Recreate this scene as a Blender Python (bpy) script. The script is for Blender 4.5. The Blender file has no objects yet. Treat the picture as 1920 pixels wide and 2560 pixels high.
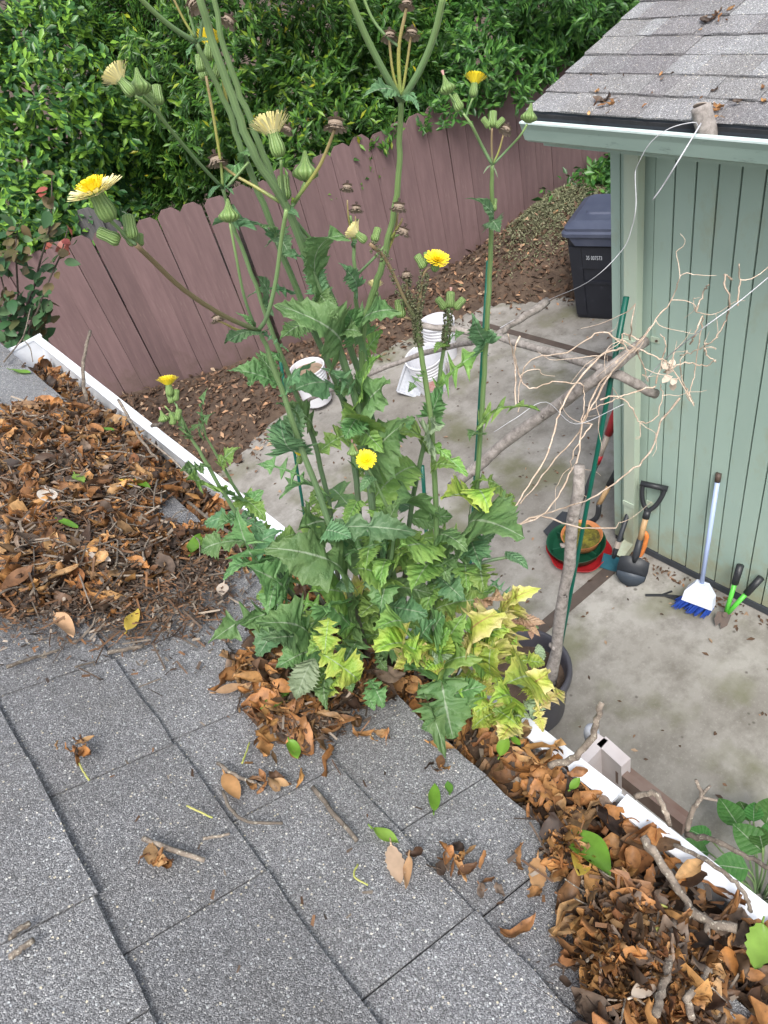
import bpy, math, random
import numpy as np
from mathutils import Vector, Matrix, Euler
rng = np.random.default_rng(7)
random.seed(7)
scene = bpy.context.scene
col = scene.collection
# ------------------------------------------------------------------ camera
CAM_H = 4.0
FPX = 1822.0
def _n(v): return v / np.linalg.norm(v)
_d1 = _n(np.array([-1826., -1152., FPX])); _d3 = _n(np.array([600., 1930., FPX]))
_d1 = _n(_d1 - _d3 * _d1.dot(_d3)); _d2 = np.cross(_d3, _d1)
RW = np.array([_d2, _d1, -_d3])            # world = RW @ camera(x right, y down, z forward)
CAMP = np.array([0., 0., CAM_H])
cam_data = bpy.data.cameras.new('camera')
cam = bpy.data.objects.new('camera', cam_data); col.objects.link(cam)
_r, _u, _b = RW @ np.array([1., 0, 0]), RW @ np.array([0, -1., 0]), RW @ np.array([0, 0, -1.])
cam.matrix_world = Matrix(((_r[0], _u[0], _b[0], 0), (_r[1], _u[1], _b[1], 0), (_r[2], _u[2], _b[2], CAM_H), (0, 0, 0, 1)))
cam_data.sensor_fit = 'HORIZONTAL'; cam_data.sensor_width = 36.0; cam_data.lens = 36.0 * FPX / 1920.0
cam_data.clip_start = 0.02; cam_data.clip_end = 500
scene.camera = cam
# ------------------------------------------------------------------ sky, sun, exposure
SUN_EL, SUN_AZ = math.radians(56), math.radians(218)      # soft bright overcast, high, from behind the left shoulder
world = bpy.data.worlds.new('World'); scene.world = world; world.use_nodes = True
wn = world.node_tree; bg = wn.nodes['Background']
sky = wn.nodes.new('ShaderNodeTexSky'); sky.sky_type = 'NISHITA'; sky.sun_disc = False
sky.sun_elevation = SUN_EL; sky.sun_rotation = SUN_AZ
sky.air_density = 1.0; sky.dust_density = 4.0; sky.ozone_density = 1.0
hs = wn.nodes.new('ShaderNodeHueSaturation'); hs.inputs['Saturation'].default_value = 0.45
wn.links.new(sky.outputs['Color'], hs.inputs['Color']); wn.links.new(hs.outputs['Color'], bg.inputs['Color'])
bg.inputs['Strength'].default_value = 0.15
sun_d = bpy.data.lights.new('sun', 'SUN'); sun_d.energy = 1.5; sun_d.angle = math.radians(20); sun_d.color = (1.0, 0.97, 0.92)
sun = bpy.data.objects.new('sun', sun_d); col.objects.link(sun)
_saz = SUN_AZ
_sdir = Vector((math.sin(_saz) * math.cos(SUN_EL), math.cos(_saz) * math.cos(SUN_EL), math.sin(SUN_EL)))
sun.rotation_euler = _sdir.to_track_quat('Z', 'Y').to_euler(); sun.location = (0, 0, 12)
vs = scene.view_settings
vs.view_transform = 'Standard'; vs.look = 'None'; vs.gamma = 1.0; vs.exposure = 0.80
scene.render.engine = 'CYCLES'
scene.render.resolution_x = 768; scene.render.resolution_y = 1024

# ------------------------------------------------------------------ pixel helpers (photo pixels, 1920 x 2560)
def ray(px, py): return RW @ _n(np.array([px - 960., py - 1280., FPX]))
def Pz(px, py, z):
    r = ray(px, py); return CAMP + r * ((z - CAM_H) / r[2])
def Pr(px, py, rho):
    r = ray(px, py); return CAMP + r * (rho / math.hypot(r[0], r[1]))
def Px(px, py, x):
    r = ray(px, py); return CAMP + r * (x / r[0])
def proj(P):
    q = RW.T @ (np.asarray(P) - CAMP); return 960 + FPX * q[0] / q[2], 1280 + FPX * q[1] / q[2]

# ------------------------------------------------------------------ materials
def new_mat(name):
    m = bpy.data.materials.new(name); m.use_nodes = True
    nt = m.node_tree; b = nt.nodes['Principled BSDF']
    return m, nt, b
def N(nt, t, **kw):
    n = nt.nodes.new(t)
    for k, v in kw.items(): setattr(n, k, v)
    return n
def mixc(nt, fac, a, b, mode='MIX'):
    n = N(nt, 'ShaderNodeMix', data_type='RGBA', blend_type=mode)
    for sock, v in ((n.inputs[0], fac), (n.inputs[6], a), (n.inputs[7], b)):
        if isinstance(v, (int, float)): sock.default_value = v
        elif isinstance(v, tuple): sock.default_value = (v + (1,))[:4]
        else: nt.links.new(v, sock)
    return n.outputs[2]
def coords(nt, world_space=False):
    if world_space: return N(nt, 'ShaderNodeNewGeometry').outputs['Position']
    return N(nt, 'ShaderNodeTexCoord').outputs['Object']
def noise(nt, vec, scale, detail=4, rough=0.6):
    n = N(nt, 'ShaderNodeTexNoise'); n.inputs['Scale'].default_value = scale
    n.inputs['Detail'].default_value = detail; n.inputs['Roughness'].default_value = rough
    nt.links.new(vec, n.inputs['Vector']); return n.outputs['Fac']
def ramp(nt, fac, stops, interp='LINEAR'):
    r = N(nt, 'ShaderNodeValToRGB'); r.color_ramp.interpolation = interp
    el = r.color_ramp.elements
    while len(el) > 1: el.remove(el[-1])
    el[0].position = stops[0][0]; el[0].color = stops[0][1] + (1,)
    for p, c in stops[1:]:
        e = el.new(p); e.color = c + (1,)
    nt.links.new(fac, r.inputs['Fac']); return r.outputs['Color']
def maprange(nt, v, a, b, c, d):
    n = N(nt, 'ShaderNodeMapRange'); n.inputs[1].default_value = a; n.inputs[2].default_value = b
    n.inputs[3].default_value = c; n.inputs[4].default_value = d
    nt.links.new(v, n.inputs[0]); return n.outputs[0]
def mathn(nt, op, a, b=None):
    n = N(nt, 'ShaderNodeMath', operation=op)
    for i, v in enumerate((a, b)):
        if v is None: continue
        if isinstance(v, (int, float)): n.inputs[i].default_value = v
        else: nt.links.new(v, n.inputs[i])
    return n.outputs[0]
def bump(nt, b, h, strength, dist=0.01):
    n = N(nt, 'ShaderNodeBump'); n.inputs['Strength'].default_value = strength; n.inputs['Distance'].default_value = dist
    nt.links.new(h, n.inputs['Height']); nt.links.new(n.outputs['Normal'], b.inputs['Normal'])
def mk(name, c1, c2=None, scale=20, rough=0.6, bmp=0.0, bdist=0.01, objvar=0.0, world_space=False, stretch=None, metal=0.0, spec=0.5, fine=None, rrange=None):
    m, nt, b = new_mat(name)
    c2 = c2 or c1
    vec = coords(nt, world_space)
    if stretch:
        mp = N(nt, 'ShaderNodeMapping'); mp.inputs['Scale'].default_value = stretch
        nt.links.new(vec, mp.inputs['Vector']); vec = mp.outputs['Vector']
    f = noise(nt, vec, scale)
    fr = maprange(nt, f, 0.32, 0.68, 0, 1)
    c = mixc(nt, fr, c1, c2)
    if fine:                                   # fine = (scale, colour, threshold lo, hi)
        f2 = noise(nt, vec, fine[0], 6, 0.7)
        c = mixc(nt, maprange(nt, f2, fine[2], fine[3], 0, 1), c, fine[1])
    if objvar:
        oi = N(nt, 'ShaderNodeObjectInfo')
        k = maprange(nt, oi.outputs['Random'], 0, 1, 1 - objvar, 1 + objvar)
        hsv = N(nt, 'ShaderNodeHueSaturation'); nt.links.new(c, hsv.inputs['Color']); nt.links.new(k, hsv.inputs['Value'])
        c = hsv.outputs['Color']
    nt.links.new(c, b.inputs['Base Color'])
    b.inputs['Roughness'].default_value = rough; b.inputs['Metallic'].default_value = metal
    b.inputs['Specular IOR Level'].default_value = spec
    if rrange: nt.links.new(maprange(nt, f, 0.3, 0.7, rrange[0], rrange[1]), b.inputs['Roughness'])
    if bmp: bump(nt, b, f, bmp, bdist)
    return m
def mat_shingle(name, tones, speck, lo, hi, scale=860):
    m, nt, b = new_mat(name)
    pos = coords(nt, True)
    v = N(nt, 'ShaderNodeTexVoronoi'); v.inputs['Scale'].default_value = scale; nt.links.new(pos, v.inputs['Vector'])
    sep = N(nt, 'ShaderNodeSeparateColor'); nt.links.new(v.outputs['Color'], sep.inputs['Color'])
    g = ramp(nt, sep.outputs['Red'], lo)
    v2 = N(nt, 'ShaderNodeTexVoronoi'); v2.inputs['Scale'].default_value = scale * 0.36; nt.links.new(pos, v2.inputs['Vector'])
    sep2 = N(nt, 'ShaderNodeSeparateColor'); nt.links.new(v2.outputs['Color'], sep2.inputs['Color'])
    pick = maprange(nt, sep2.outputs['Green'], 0.87, 0.89, 0, 1)
    near = maprange(nt, v2.outputs['Distance'], 0.30, 0.42, 1, 0)
    g = mixc(nt, mathn(nt, 'MULTIPLY', pick, near), g, ramp(nt, sep2.outputs['Red'], hi))
    oi = N(nt, 'ShaderNodeObjectInfo')
    t = ramp(nt, oi.outputs['Random'], tones, 'LINEAR')
    c = mixc(nt, 1.0, g, t, 'MULTIPLY')
    big = noise(nt, pos, 7.0, 5, 0.65)
    c = mixc(nt, maprange(nt, big, 0.35, 0.7, 0.0, speck), c, (0.085, 0.075, 0.06))
    nt.links.new(c, b.inputs['Base Color']); b.inputs['Roughness'].default_value = 0.85; b.inputs['Specular IOR Level'].default_value = 0.35
    h = mathn(nt, 'SUBTRACT', mathn(nt, 'MULTIPLY', sep.outputs['Green'], 1.0), v.outputs['Distance'])
    bump(nt, b, h, 0.9, 0.0012)
    return m
G = {}
glo = [(0.0, (0.080, 0.081, 0.085)), (0.35, (0.150, 0.152, 0.158)), (0.7, (0.220, 0.223, 0.230)), (0.9, (0.31, 0.313, 0.318)), (1.0, (0.46, 0.46, 0.455))]
ghi = [(0.0, (0.60, 0.62, 0.60)), (0.5, (0.42, 0.44, 0.46)), (0.8, (0.60, 0.53, 0.38)), (1.0, (0.72, 0.72, 0.68))]
G['shingle'] = mat_shingle('roof_granules', [(0, (1.08, 1.08, 1.10)), (0.3, (1.44, 1.44, 1.46)), (0.6, (1.17, 1.165, 1.175)), (0.8, (1.56, 1.56, 1.57)), (1, (1.30, 1.30, 1.32))], 0.30, glo, ghi)
G['shingle_s'] = mat_shingle('shed_roof_granules', [(0, (0.98, 0.95, 0.97)), (0.2, (1.38, 1.35, 1.32)), (0.4, (1.05, 1.0, 1.02)), (0.6, (1.62, 1.63, 1.63)), (0.8, (1.15, 1.10, 1.11)), (1, (1.45, 1.41, 1.38))], 0.25, glo, ghi, 420)
G['gutter'] = mk('white_gutter_paint', (0.80, 0.83, 0.88), (0.70, 0.73, 0.77), 14, 0.35, fine=(160, (0.35, 0.32, 0.28), 0.70, 0.80))
G['gutter_in'] = mk('gutter_inside', (0.10, 0.11, 0.13), (0.22, 0.23, 0.25), 12, 0.6)
G['felt'] = mk('roof_felt', (0.04, 0.04, 0.045), (0.06, 0.06, 0.065), 30, 0.9)
G['stucco'] = mk('house_wall_paint', (0.55, 0.52, 0.46), (0.48, 0.45, 0.40), 6, 0.85, 0.3)
G['concrete'] = None
G['fence'] = mk('mauve_fence_stain', (0.180, 0.114, 0.114), (0.132, 0.083, 0.084), 3.0, 0.75, 0.35, 0.004, 0.15, stretch=(6, 6, 0.7), fine=(9, (0.21, 0.145, 0.135), 0.56, 0.75))
G['fence_rail'] = mk('fence_rail_stain', (0.12, 0.07, 0.07), (0.09, 0.05, 0.05), 5, 0.8, 0.2)
G['greywood'] = mk('weathered_grey_wood', (0.13, 0.125, 0.125), (0.07, 0.068, 0.07), 4, 0.85, 0.4, 0.004, 0.1, stretch=(10, 10, 0.8))
G['sage'] = mk('sage_siding_paint', (0.385, 0.50, 0.43), (0.335, 0.455, 0.395), 2.2, 0.62, 0.15, 0.003, 0.035, stretch=(1, 1, 0.5), fine=(7, (0.34, 0.38, 0.27), 0.56, 0.80))
G['sage_dark'] = mk('sage_groove_shade', (0.10, 0.15, 0.125), (0.07, 0.10, 0.085), 8, 0.8)  # siding colour darkened, painting in the shade of grooves and recesses
G['sage_gutter'] = mk('sage_gutter_paint', (0.35, 0.47, 0.41), (0.28, 0.39, 0.34), 5, 0.55, stretch=(1, 0.5, 1.8), fine=(24, (0.16, 0.21, 0.185), 0.58, 0.78))
G['sage_lip'] = mk('chalky_gutter_lip', (0.66, 0.78, 0.76), (0.55, 0.68, 0.65), 10, 0.5)
G['downspout'] = mk('faded_downspout_paint', (0.47, 0.53, 0.42), (0.41, 0.51, 0.42), 3, 0.55, stretch=(1, 1, 0.3), fine=(8, (0.44, 0.44, 0.31), 0.55, 0.8))
G['flashing'] = mk('dark_drip_edge', (0.055, 0.065, 0.08), (0.04, 0.045, 0.055), 8, 0.55)
def add_splash(m, colour, height, amount):
    """soil splash and algae at the foot of a wall, ragged upper edge"""
    nt = m.node_tree; b = nt.nodes['Principled BSDF']; src = b.inputs['Base Color'].links[0].from_socket
    pos = coords(nt, True); sp = N(nt, 'ShaderNodeSeparateXYZ'); nt.links.new(pos, sp.inputs[0]); n1 = noise(nt, pos, 6, 5, .65)
    z = mathn(nt, 'ADD', sp.outputs[2], maprange(nt, n1, .3, .7, -height * .7, height * .7))
    nt.links.new(mixc(nt, maprange(nt, z, 0, height, amount, 0), src, colour), b.inputs['Base Color'])
add_splash(G['sage'], (0.33, 0.31, 0.19), .42, .75); add_splash(G['fence'], (0.11, 0.075, 0.06), .35, .7); add_splash(G['downspout'], (0.33, 0.30, 0.19), .5, .7)
def mat_concrete():
    m, nt, b = new_mat('stained_concrete')
    pos = coords(nt, True)
    big = noise(nt, pos, 0.8, 6, 0.62); mid = noise(nt, pos, 5.0, 6, 0.7); fin = noise(nt, pos, 60, 5, 0.75); moss = noise(nt, pos, 1.7, 4, 0.55)
    c = mixc(nt, maprange(nt, big, 0.35, 0.65, 0, 1), (0.195, 0.18, 0.16), (0.37, 0.355, 0.33))
    c = mixc(nt, maprange(nt, mid, 0.44, 0.68, 0, 0.75), c, (0.135, 0.122, 0.104))
    c = mixc(nt, maprange(nt, fin, 0.55, 0.75, 0, 0.5), c, (0.42, 0.40, 0.37))
    c = mixc(nt, maprange(nt, moss, 0.52, 0.66, 0, 0.7), c, (0.115, 0.118, 0.055))
    v = N(nt, 'ShaderNodeTexVoronoi'); v.inputs['Scale'].default_value = 9; nt.links.new(pos, v.inputs['Vector'])
    wob = mathn(nt, 'ADD', v.outputs['Distance'], mathn(nt, 'MULTIPLY', mid, 0.25))
    c = mixc(nt, maprange(nt, wob, 0.17, 0.24, 0.75, 0), c, (0.07, 0.06, 0.05))
    nt.links.new(c, b.inputs['Base Color']); nt.links.new(maprange(nt, mid, 0.3, 0.7, 0.75, 0.92), b.inputs['Roughness'])
    bump(nt, b, fin, 0.35, 0.004); return m
G['concrete'] = mat_concrete()
G['soil'] = mk('dark_soil', (0.055, 0.036, 0.026), (0.11, 0.075, 0.052), 14, 0.95, 0.8, 0.02, world_space=True, fine=(70, (0.20, 0.14, 0.09), 0.60, 0.75))
G['pale_soil'] = mk('dry_pale_soil', (0.30, 0.22, 0.15), (0.20, 0.14, 0.10), 30, 0.95, 0.6, 0.01)
G['humus'] = mk('leaf_humus', (0.030, 0.020, 0.014), (0.10, 0.062, 0.040), 40, 0.95, 0.9, 0.008, world_space=True, fine=(170, (0.22, 0.15, 0.10), 0.60, 0.74))
G['strip'] = mk('old_divider_wood', (0.10, 0.075, 0.062), (0.065, 0.05, 0.043), 8, 0.9, 0.4, world_space=True)
def mat_leafrnd(name, stops, vary=0.35, transl=0.2, rough=0.6, scale=60, spots=None):
    m, nt, b = new_mat(name)
    at = N(nt, 'ShaderNodeAttribute', attribute_name='rnd'); oi = N(nt, 'ShaderNodeObjectInfo')
    f = mathn(nt, 'FRACT', mathn(nt, 'ADD', at.outputs['Fac'], oi.outputs['Random']))
    c = ramp(nt, f, stops)
    pos = coords(nt, True)
    n1 = noise(nt, pos, scale, 4, 0.6)
    k = maprange(nt, n1, 0.25, 0.75, 1 - vary, 1 + vary)
    hsv = N(nt, 'ShaderNodeHueSaturation'); nt.links.new(c, hsv.inputs['Color']); nt.links.new(k, hsv.inputs['Value'])
    c = hsv.outputs['Color']
    if spots: c = mixc(nt, maprange(nt, noise(nt, pos, spots[0], 3), spots[2], spots[3], 0, 1), c, spots[1])
    nt.links.new(c, b.inputs['Base Color']); b.inputs['Roughness'].default_value = rough
    b.inputs['Specular IOR Level'].default_value = 0.4
    if transl:
        tr = N(nt, 'ShaderNodeBsdfTranslucent'); nt.links.new(c, tr.inputs['Color'])
        ms = N(nt, 'ShaderNodeMixShader'); ms.inputs[0].default_value = transl
        out = nt.nodes['Material Output']
        nt.links.new(b.outputs[0], ms.inputs[1]); nt.links.new(tr.outputs[0], ms.inputs[2]); nt.links.new(ms.outputs[0], out.inputs['Surface'])
    return m
G['dead'] = mat_leafrnd('dead_leaf_browns', [(0, (0.23, 0.10, 0.045)), (0.08, (0.56, 0.29, 0.11)), (0.15, (0.075, 0.045, 0.032)), (0.25, (0.46, 0.21, 0.075)), (0.34, (0.035, 0.024, 0.020)), (0.44, (0.60, 0.36, 0.16)), (0.51, (0.13, 0.078, 0.05)), (0.60, (0.48, 0.22, 0.07)), (0.68, (0.05, 0.034, 0.027)), (0.77, (0.26, 0.19, 0.14)), (0.83, (0.045, 0.03, 0.024)), (0.92, (0.58, 0.31, 0.11)), (1, (0.17, 0.075, 0.036))], 0.6, 0.18, 0.55, 60, (130, (0.10, 0.052, 0.03), 0.62, 0.74))
G['crumb'] = mat_leafrnd('leaf_crumbs', [(0, (0.055, 0.042, 0.034)), (0.3, (0.12, 0.085, 0.062)), (0.5, (0.24, 0.12, 0.055)), (0.75, (0.042, 0.032, 0.027)), (0.9, (0.22, 0.18, 0.14)), (1, (0.36, 0.30, 0.24))], 0.3, 0.0, 0.85)
G['pale_dead'] = mat_leafrnd('pale_dry_leaf', [(0, (0.62, 0.52, 0.42)), (0.5, (0.70, 0.63, 0.54)), (1, (0.56, 0.40, 0.28))], 0.15, 0.15)
G['tan_dead'] = mat_leafrnd('tan_dry_leaf', [(0, (0.50, 0.27, 0.11)), (0.5, (0.48, 0.30, 0.17)), (1, (0.44, 0.19, 0.07))], 0.25, 0.15)
G['yellow_dead'] = mat_leafrnd('yellow_fallen_leaf', [(0, (0.62, 0.42, 0.05)), (1, (0.52, 0.40, 0.08))], 0.25, 0.2)
G['green_fallen'] = mat_leafrnd('green_fallen_leaf', [(0, (0.13, 0.30, 0.03)), (0.5, (0.22, 0.36, 0.06)), (1, (0.10, 0.24, 0.04))], 0.2, 0.25, 0.4)
G['twig'] = mk('dry_twig_bark', (0.27, 0.225, 0.18), (0.085, 0.066, 0.053), 110, 0.9, 0.9, 0.004, 0.4, fine=(220, (0.46, 0.42, 0.34), 0.54, 0.66))
G['stemlet'] = mk('green_petiole', (0.34, 0.40, 0.08), (0.45, 0.42, 0.14), 30, 0.6)
G['bark'] = mk('grey_branch_bark', (0.37, 0.335, 0.31), (0.17, 0.15, 0.135), 7, 0.88, 0.9, 0.008, 0.05, stretch=(5, 5, 5), fine=(40, (0.46, 0.42, 0.39), 0.55, 0.75))
G['shrubbark'] = mk('shrub_bark', (0.09, 0.07, 0.055), (0.05, 0.04, 0.035), 12, 0.9, 0.4)
G['vine'] = mk('dry_vine_stem', (0.56, 0.45, 0.35), (0.36, 0.26, 0.19), 14, 0.7, 0.3, 0.003, 0.25, fine=(50, (0.70, 0.60, 0.50), 0.50, 0.70))
G['stake'] = mk('green_plastic_stake', (0.0, 0.095, 0.065), (0.0, 0.075, 0.05), 9, 0.4, 0.1)
G['string'] = mk('white_twine', (0.62, 0.63, 0.66), (0.45, 0.45, 0.47), 30, 0.9)
G['blackplastic'] = mk('black_plastic', (0.018, 0.020, 0.024), (0.026, 0.028, 0.032), 10, 0.45)
G['bin'] = mk('navy_bin_plastic', (0.012, 0.014, 0.021), (0.017, 0.019, 0.028), 6, 0.42, fine=(12, (0.05, 0.055, 0.075), 0.62, 0.8))
G['bin_lid'] = mk('grey_blue_lid_plastic', (0.055, 0.065, 0.105), (0.075, 0.087, 0.13), 6, 0.38, fine=(30, (0.17, 0.18, 0.21), 0.66, 0.76))
G['white_print'] = mk('white_print', (0.55, 0.58, 0.62), rough=0.6)
G['bucket'] = mk('white_bucket_plastic', (0.74, 0.75, 0.79), (0.62, 0.62, 0.66), 5, 0.42, fine=(9, (0.45, 0.43, 0.44), 0.60, 0.78))
G['red_print'] = mk('faded_red_label', (0.55, 0.22, 0.20), (0.65, 0.45, 0.43), 40, 0.6)
G['grey_print'] = mk('grey_label', (0.36, 0.38, 0.43), (0.5, 0.52, 0.56), 40, 0.6)
G['wire'] = mk('bucket_wire', (0.35, 0.36, 0.38), rough=0.35, metal=0.8)
G['pot'] = mk('grey_plant_pot', (0.072, 0.070, 0.085), (0.055, 0.054, 0.066), 6, 0.45)
G['red_plastic'] = mk('red_saucer_plastic', (0.46, 0.025, 0.03), (0.38, 0.02, 0.025), 7, 0.38)
G['green_plastic'] = mk('dark_green_saucer_plastic', (0.012, 0.085, 0.045), (0.01, 0.065, 0.035), 7, 0.4)
G['terracotta'] = mk('terracotta_bowl', (0.55, 0.22, 0.08), (0.46, 0.17, 0.06), 8, 0.6)
G['moss'] = mk('yellow_moss', (0.22, 0.20, 0.02), (0.035, 0.03, 0.01), 16, 0.95, 0.9, 0.02)
G['shovel_metal'] = mk('black_painted_steel', (0.020, 0.023, 0.028), (0.032, 0.036, 0.044), 9, 0.5)
G['blade_worn'] = mk('scuffed_blue_black_steel', (0.040, 0.053, 0.072), (0.055, 0.07, 0.09), 9, 0.5)
G['ash'] = mk('varnished_ash_wood', (0.50, 0.33, 0.17), (0.42, 0.26, 0.13), 6, 0.5, stretch=(6, 6, 1))
G['pale_handle'] = mk('bleached_wood_handle', (0.42, 0.36, 0.31), (0.33, 0.28, 0.24), 6, 0.7)
G['red_paint'] = mk('red_grip_paint', (0.42, 0.02, 0.03), (0.34, 0.02, 0.03), 10, 0.45)
G['teal'] = mk('teal_steel', (0.012, 0.10, 0.14), (0.01, 0.07, 0.10), 9, 0.5)
G['orange'] = mk('orange_plastic', (0.75, 0.24, 0.06), (0.68, 0.20, 0.05), 9, 0.45)
G['broom_shaft'] = mk('pale_blue_metal_tube', (0.42, 0.52, 0.80), (0.38, 0.47, 0.72), 8, 0.35)
G['broom_cap'] = mk('white_broom_plastic', (0.68, 0.72, 0.84), (0.58, 0.62, 0.74), 8, 0.45)
G['bristle'] = mk('blue_bristles', (0.018, 0.075, 0.42), (0.012, 0.05, 0.30), 60, 0.6, stretch=(4, 4, 0.4))
G['lime'] = mk('lime_green_enamel', (0.11, 0.55, 0.06), (0.09, 0.48, 0.05), 9, 0.4)
G['rust'] = mk('rusty_pivot_steel', (0.07, 0.055, 0.05), (0.12, 0.08, 0.06), 20, 0.6, metal=0.3)
G['whitewood'] = mk('chipped_white_paint', (0.66, 0.61, 0.60), (0.56, 0.50, 0.49), 8, 0.65, 0.2, fine=(15, (0.36, 0.26, 0.21), 0.66, 0.78))
G['brownwood'] = mk('worn_brown_board', (0.14, 0.08, 0.06), (0.24, 0.18, 0.15), 7, 0.8, 0.3)
G['petal'] = mk('yellow_ray_florets', (0.88, 0.74, 0.05), (0.86, 0.66, 0.02), 90, 0.6)
G['petal_pale'] = mk('pale_ray_florets', (0.90, 0.85, 0.52), (0.86, 0.76, 0.30), 90, 0.6)
G['disk'] = mk('deep_yellow_florets', (0.92, 0.74, 0.02), (0.88, 0.66, 0.01), 200, 0.6)
G['pink_tuft'] = mk('withered_pink_florets', (0.62, 0.40, 0.36), (0.50, 0.27, 0.25), 150, 0.7)
G['seed'] = mk('dried_seed_head', (0.36, 0.29, 0.22), (0.17, 0.125, 0.095), 120, 0.85)
G['seed_dark'] = mk('dark_dried_centre', (0.05, 0.035, 0.03), (0.10, 0.07, 0.06), 150, 0.9)
G['fluff'] = mk('white_woolly_hairs', (0.62, 0.64, 0.62), (0.5, 0.52, 0.48), 200, 0.9)
G['aphid'] = mk('aphid_crust', (0.055, 0.07, 0.025), (0.16, 0.16, 0.09), 300, 0.8)
def mat_bud():
    m, nt, b = new_mat('ribbed_green_bracts')
    uv = N(nt, 'ShaderNodeUVMap').outputs['UV']; sp = N(nt, 'ShaderNodeSeparateXYZ'); nt.links.new(uv, sp.inputs[0])
    w = mathn(nt, 'SINE', mathn(nt, 'MULTIPLY', sp.outputs[0], 2 * math.pi * 13))
    c = mixc(nt, maprange(nt, w, -0.5, 0.9, 0, 1), (0.15, 0.25, 0.07), (0.20, 0.30, 0.095))
    nt.links.new(c, b.inputs['Base Color']); b.inputs['Roughness'].default_value = 0.5
    bump(nt, b, w, 0.5, 0.001); return m
G['bud'] = mat_bud()
def mat_stem(name, lowc, midc, topc, a=0.12, bb=0.4):
    m, nt, b = new_mat(name)
    uv = N(nt, 'ShaderNodeUVMap').outputs['UV']; sp = N(nt, 'ShaderNodeSeparateXYZ'); nt.links.new(uv, sp.inputs[0])
    pos = coords(nt, True); n1 = noise(nt, pos, 45, 4)
    f = mathn(nt, 'ADD', sp.outputs[1], maprange(nt, n1, 0.3, 0.7, -0.07, 0.07))
    c = ramp(nt, f, [(0.0, lowc), (a, lowc), (bb, midc), (1.0, topc)])
    rib = mathn(nt, 'SINE', mathn(nt, 'MULTIPLY', sp.outputs[0], 2 * math.pi * 9))
    c = mixc(nt, maprange(nt, rib, 0.2, 1, 0, 0.22), c, (0.03, 0.06, 0.03))
    nt.links.new(c, b.inputs['Base Color']); b.inputs['Roughness'].default_value = 0.42
    bump(nt, b, rib, 0.18, 0.001); return m
G['stem'] = mat_stem('thistle_stem', (0.115, 0.085, 0.085), (0.125, 0.20, 0.11), (0.20, 0.31, 0.125))
G['stem_g'] = mat_stem('thistle_branch_green', (0.135, 0.22, 0.10), (0.165, 0.27, 0.11), (0.21, 0.32, 0.11))
G['stem_b'] = mat_stem('thistle_branch_brown', (0.17, 0.22, 0.10), (0.24, 0.19, 0.10), (0.26, 0.18, 0.10), 0.05, 0.35)
G['stem_y'] = mat_stem('thistle_branch_yellowing', (0.22, 0.30, 0.09), (0.32, 0.32, 0.08), (0.30, 0.22, 0.11))
def mat_thistle(name, c1, c2, edge, edge_amt, spot=None, vein=(0.34, 0.44, 0.27), midrib=(0.42, 0.50, 0.36)):
    m, nt, b = new_mat(name)
    uv = N(nt, 'ShaderNodeUVMap').outputs['UV']; sp = N(nt, 'ShaderNodeSeparateXYZ'); nt.links.new(uv, sp.inputs[0])
    au = mathn(nt, 'ABSOLUTE', sp.outputs[0]); v = sp.outputs[1]
    pos = coords(nt, True); n1 = noise(nt, pos, 38, 4); n2 = noise(nt, pos, 110, 3)
    c = mixc(nt, maprange(nt, n1, 0.3, 0.7, 0, 1), c1, c2)
    c = mixc(nt, mathn(nt, 'MULTIPLY', maprange(nt, mathn(nt, 'ADD', au, maprange(nt, n1, 0.3, 0.7, -0.4, 0.4)), 0.25, 1.05, 0, 1), edge_amt), c, edge)
    if spot: c = mixc(nt, maprange(nt, n2, 0.66, 0.76, 0, 0.75), c, spot)
    oi = N(nt, 'ShaderNodeObjectInfo')
    hsv = N(nt, 'ShaderNodeHueSaturation'); nt.links.new(c, hsv.inputs['Color'])
    nt.links.new(maprange(nt, oi.outputs['Random'], 0, 1, 0.78, 1.25), hsv.inputs['Value'])
    nt.links.new(maprange(nt, oi.outputs['Random'], 0, 1, 0.485, 0.515), hsv.inputs['Hue'])
    c = hsv.outputs['Color']
    vv = mathn(nt, 'ADD', mathn(nt, 'SUBTRACT', v, mathn(nt, 'MULTIPLY', au, 0.16)), maprange(nt, n2, 0.2, 0.8, -0.035, 0.035))
    w = mathn(nt, 'SINE', mathn(nt, 'MULTIPLY', vv, 2 * math.pi * 7))
    vm = maprange(nt, w, 0.93, 1.0, 0, 0.16)
    c = mixc(nt, vm, c, vein)
    c = mixc(nt, maprange(nt, au, 0.02, 0.055, 0.7, 0), c, midrib)
    nt.links.new(c, b.inputs['Base Color']); b.inputs['Roughness'].default_value = 0.48; b.inputs['Specular IOR Level'].default_value = 0.4
    bump(nt, b, mathn(nt, 'ADD', mathn(nt, 'MULTIPLY', w, -0.30), mathn(nt, 'ADD', n1, mathn(nt, 'MULTIPLY', n2, .6))), 0.55, 0.005)
    tr = N(nt, 'ShaderNodeBsdfTranslucent'); nt.links.new(c, tr.inputs['Color'])
    ms = N(nt, 'ShaderNodeMixShader'); ms.inputs[0].default_value = 0.32
    nt.links.new(b.outputs[0], ms.inputs[1]); nt.links.new(tr.outputs[0], ms.inputs[2]); nt.links.new(ms.outputs[0], nt.nodes['Material Output'].inputs['Surface'])
    return m
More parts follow.
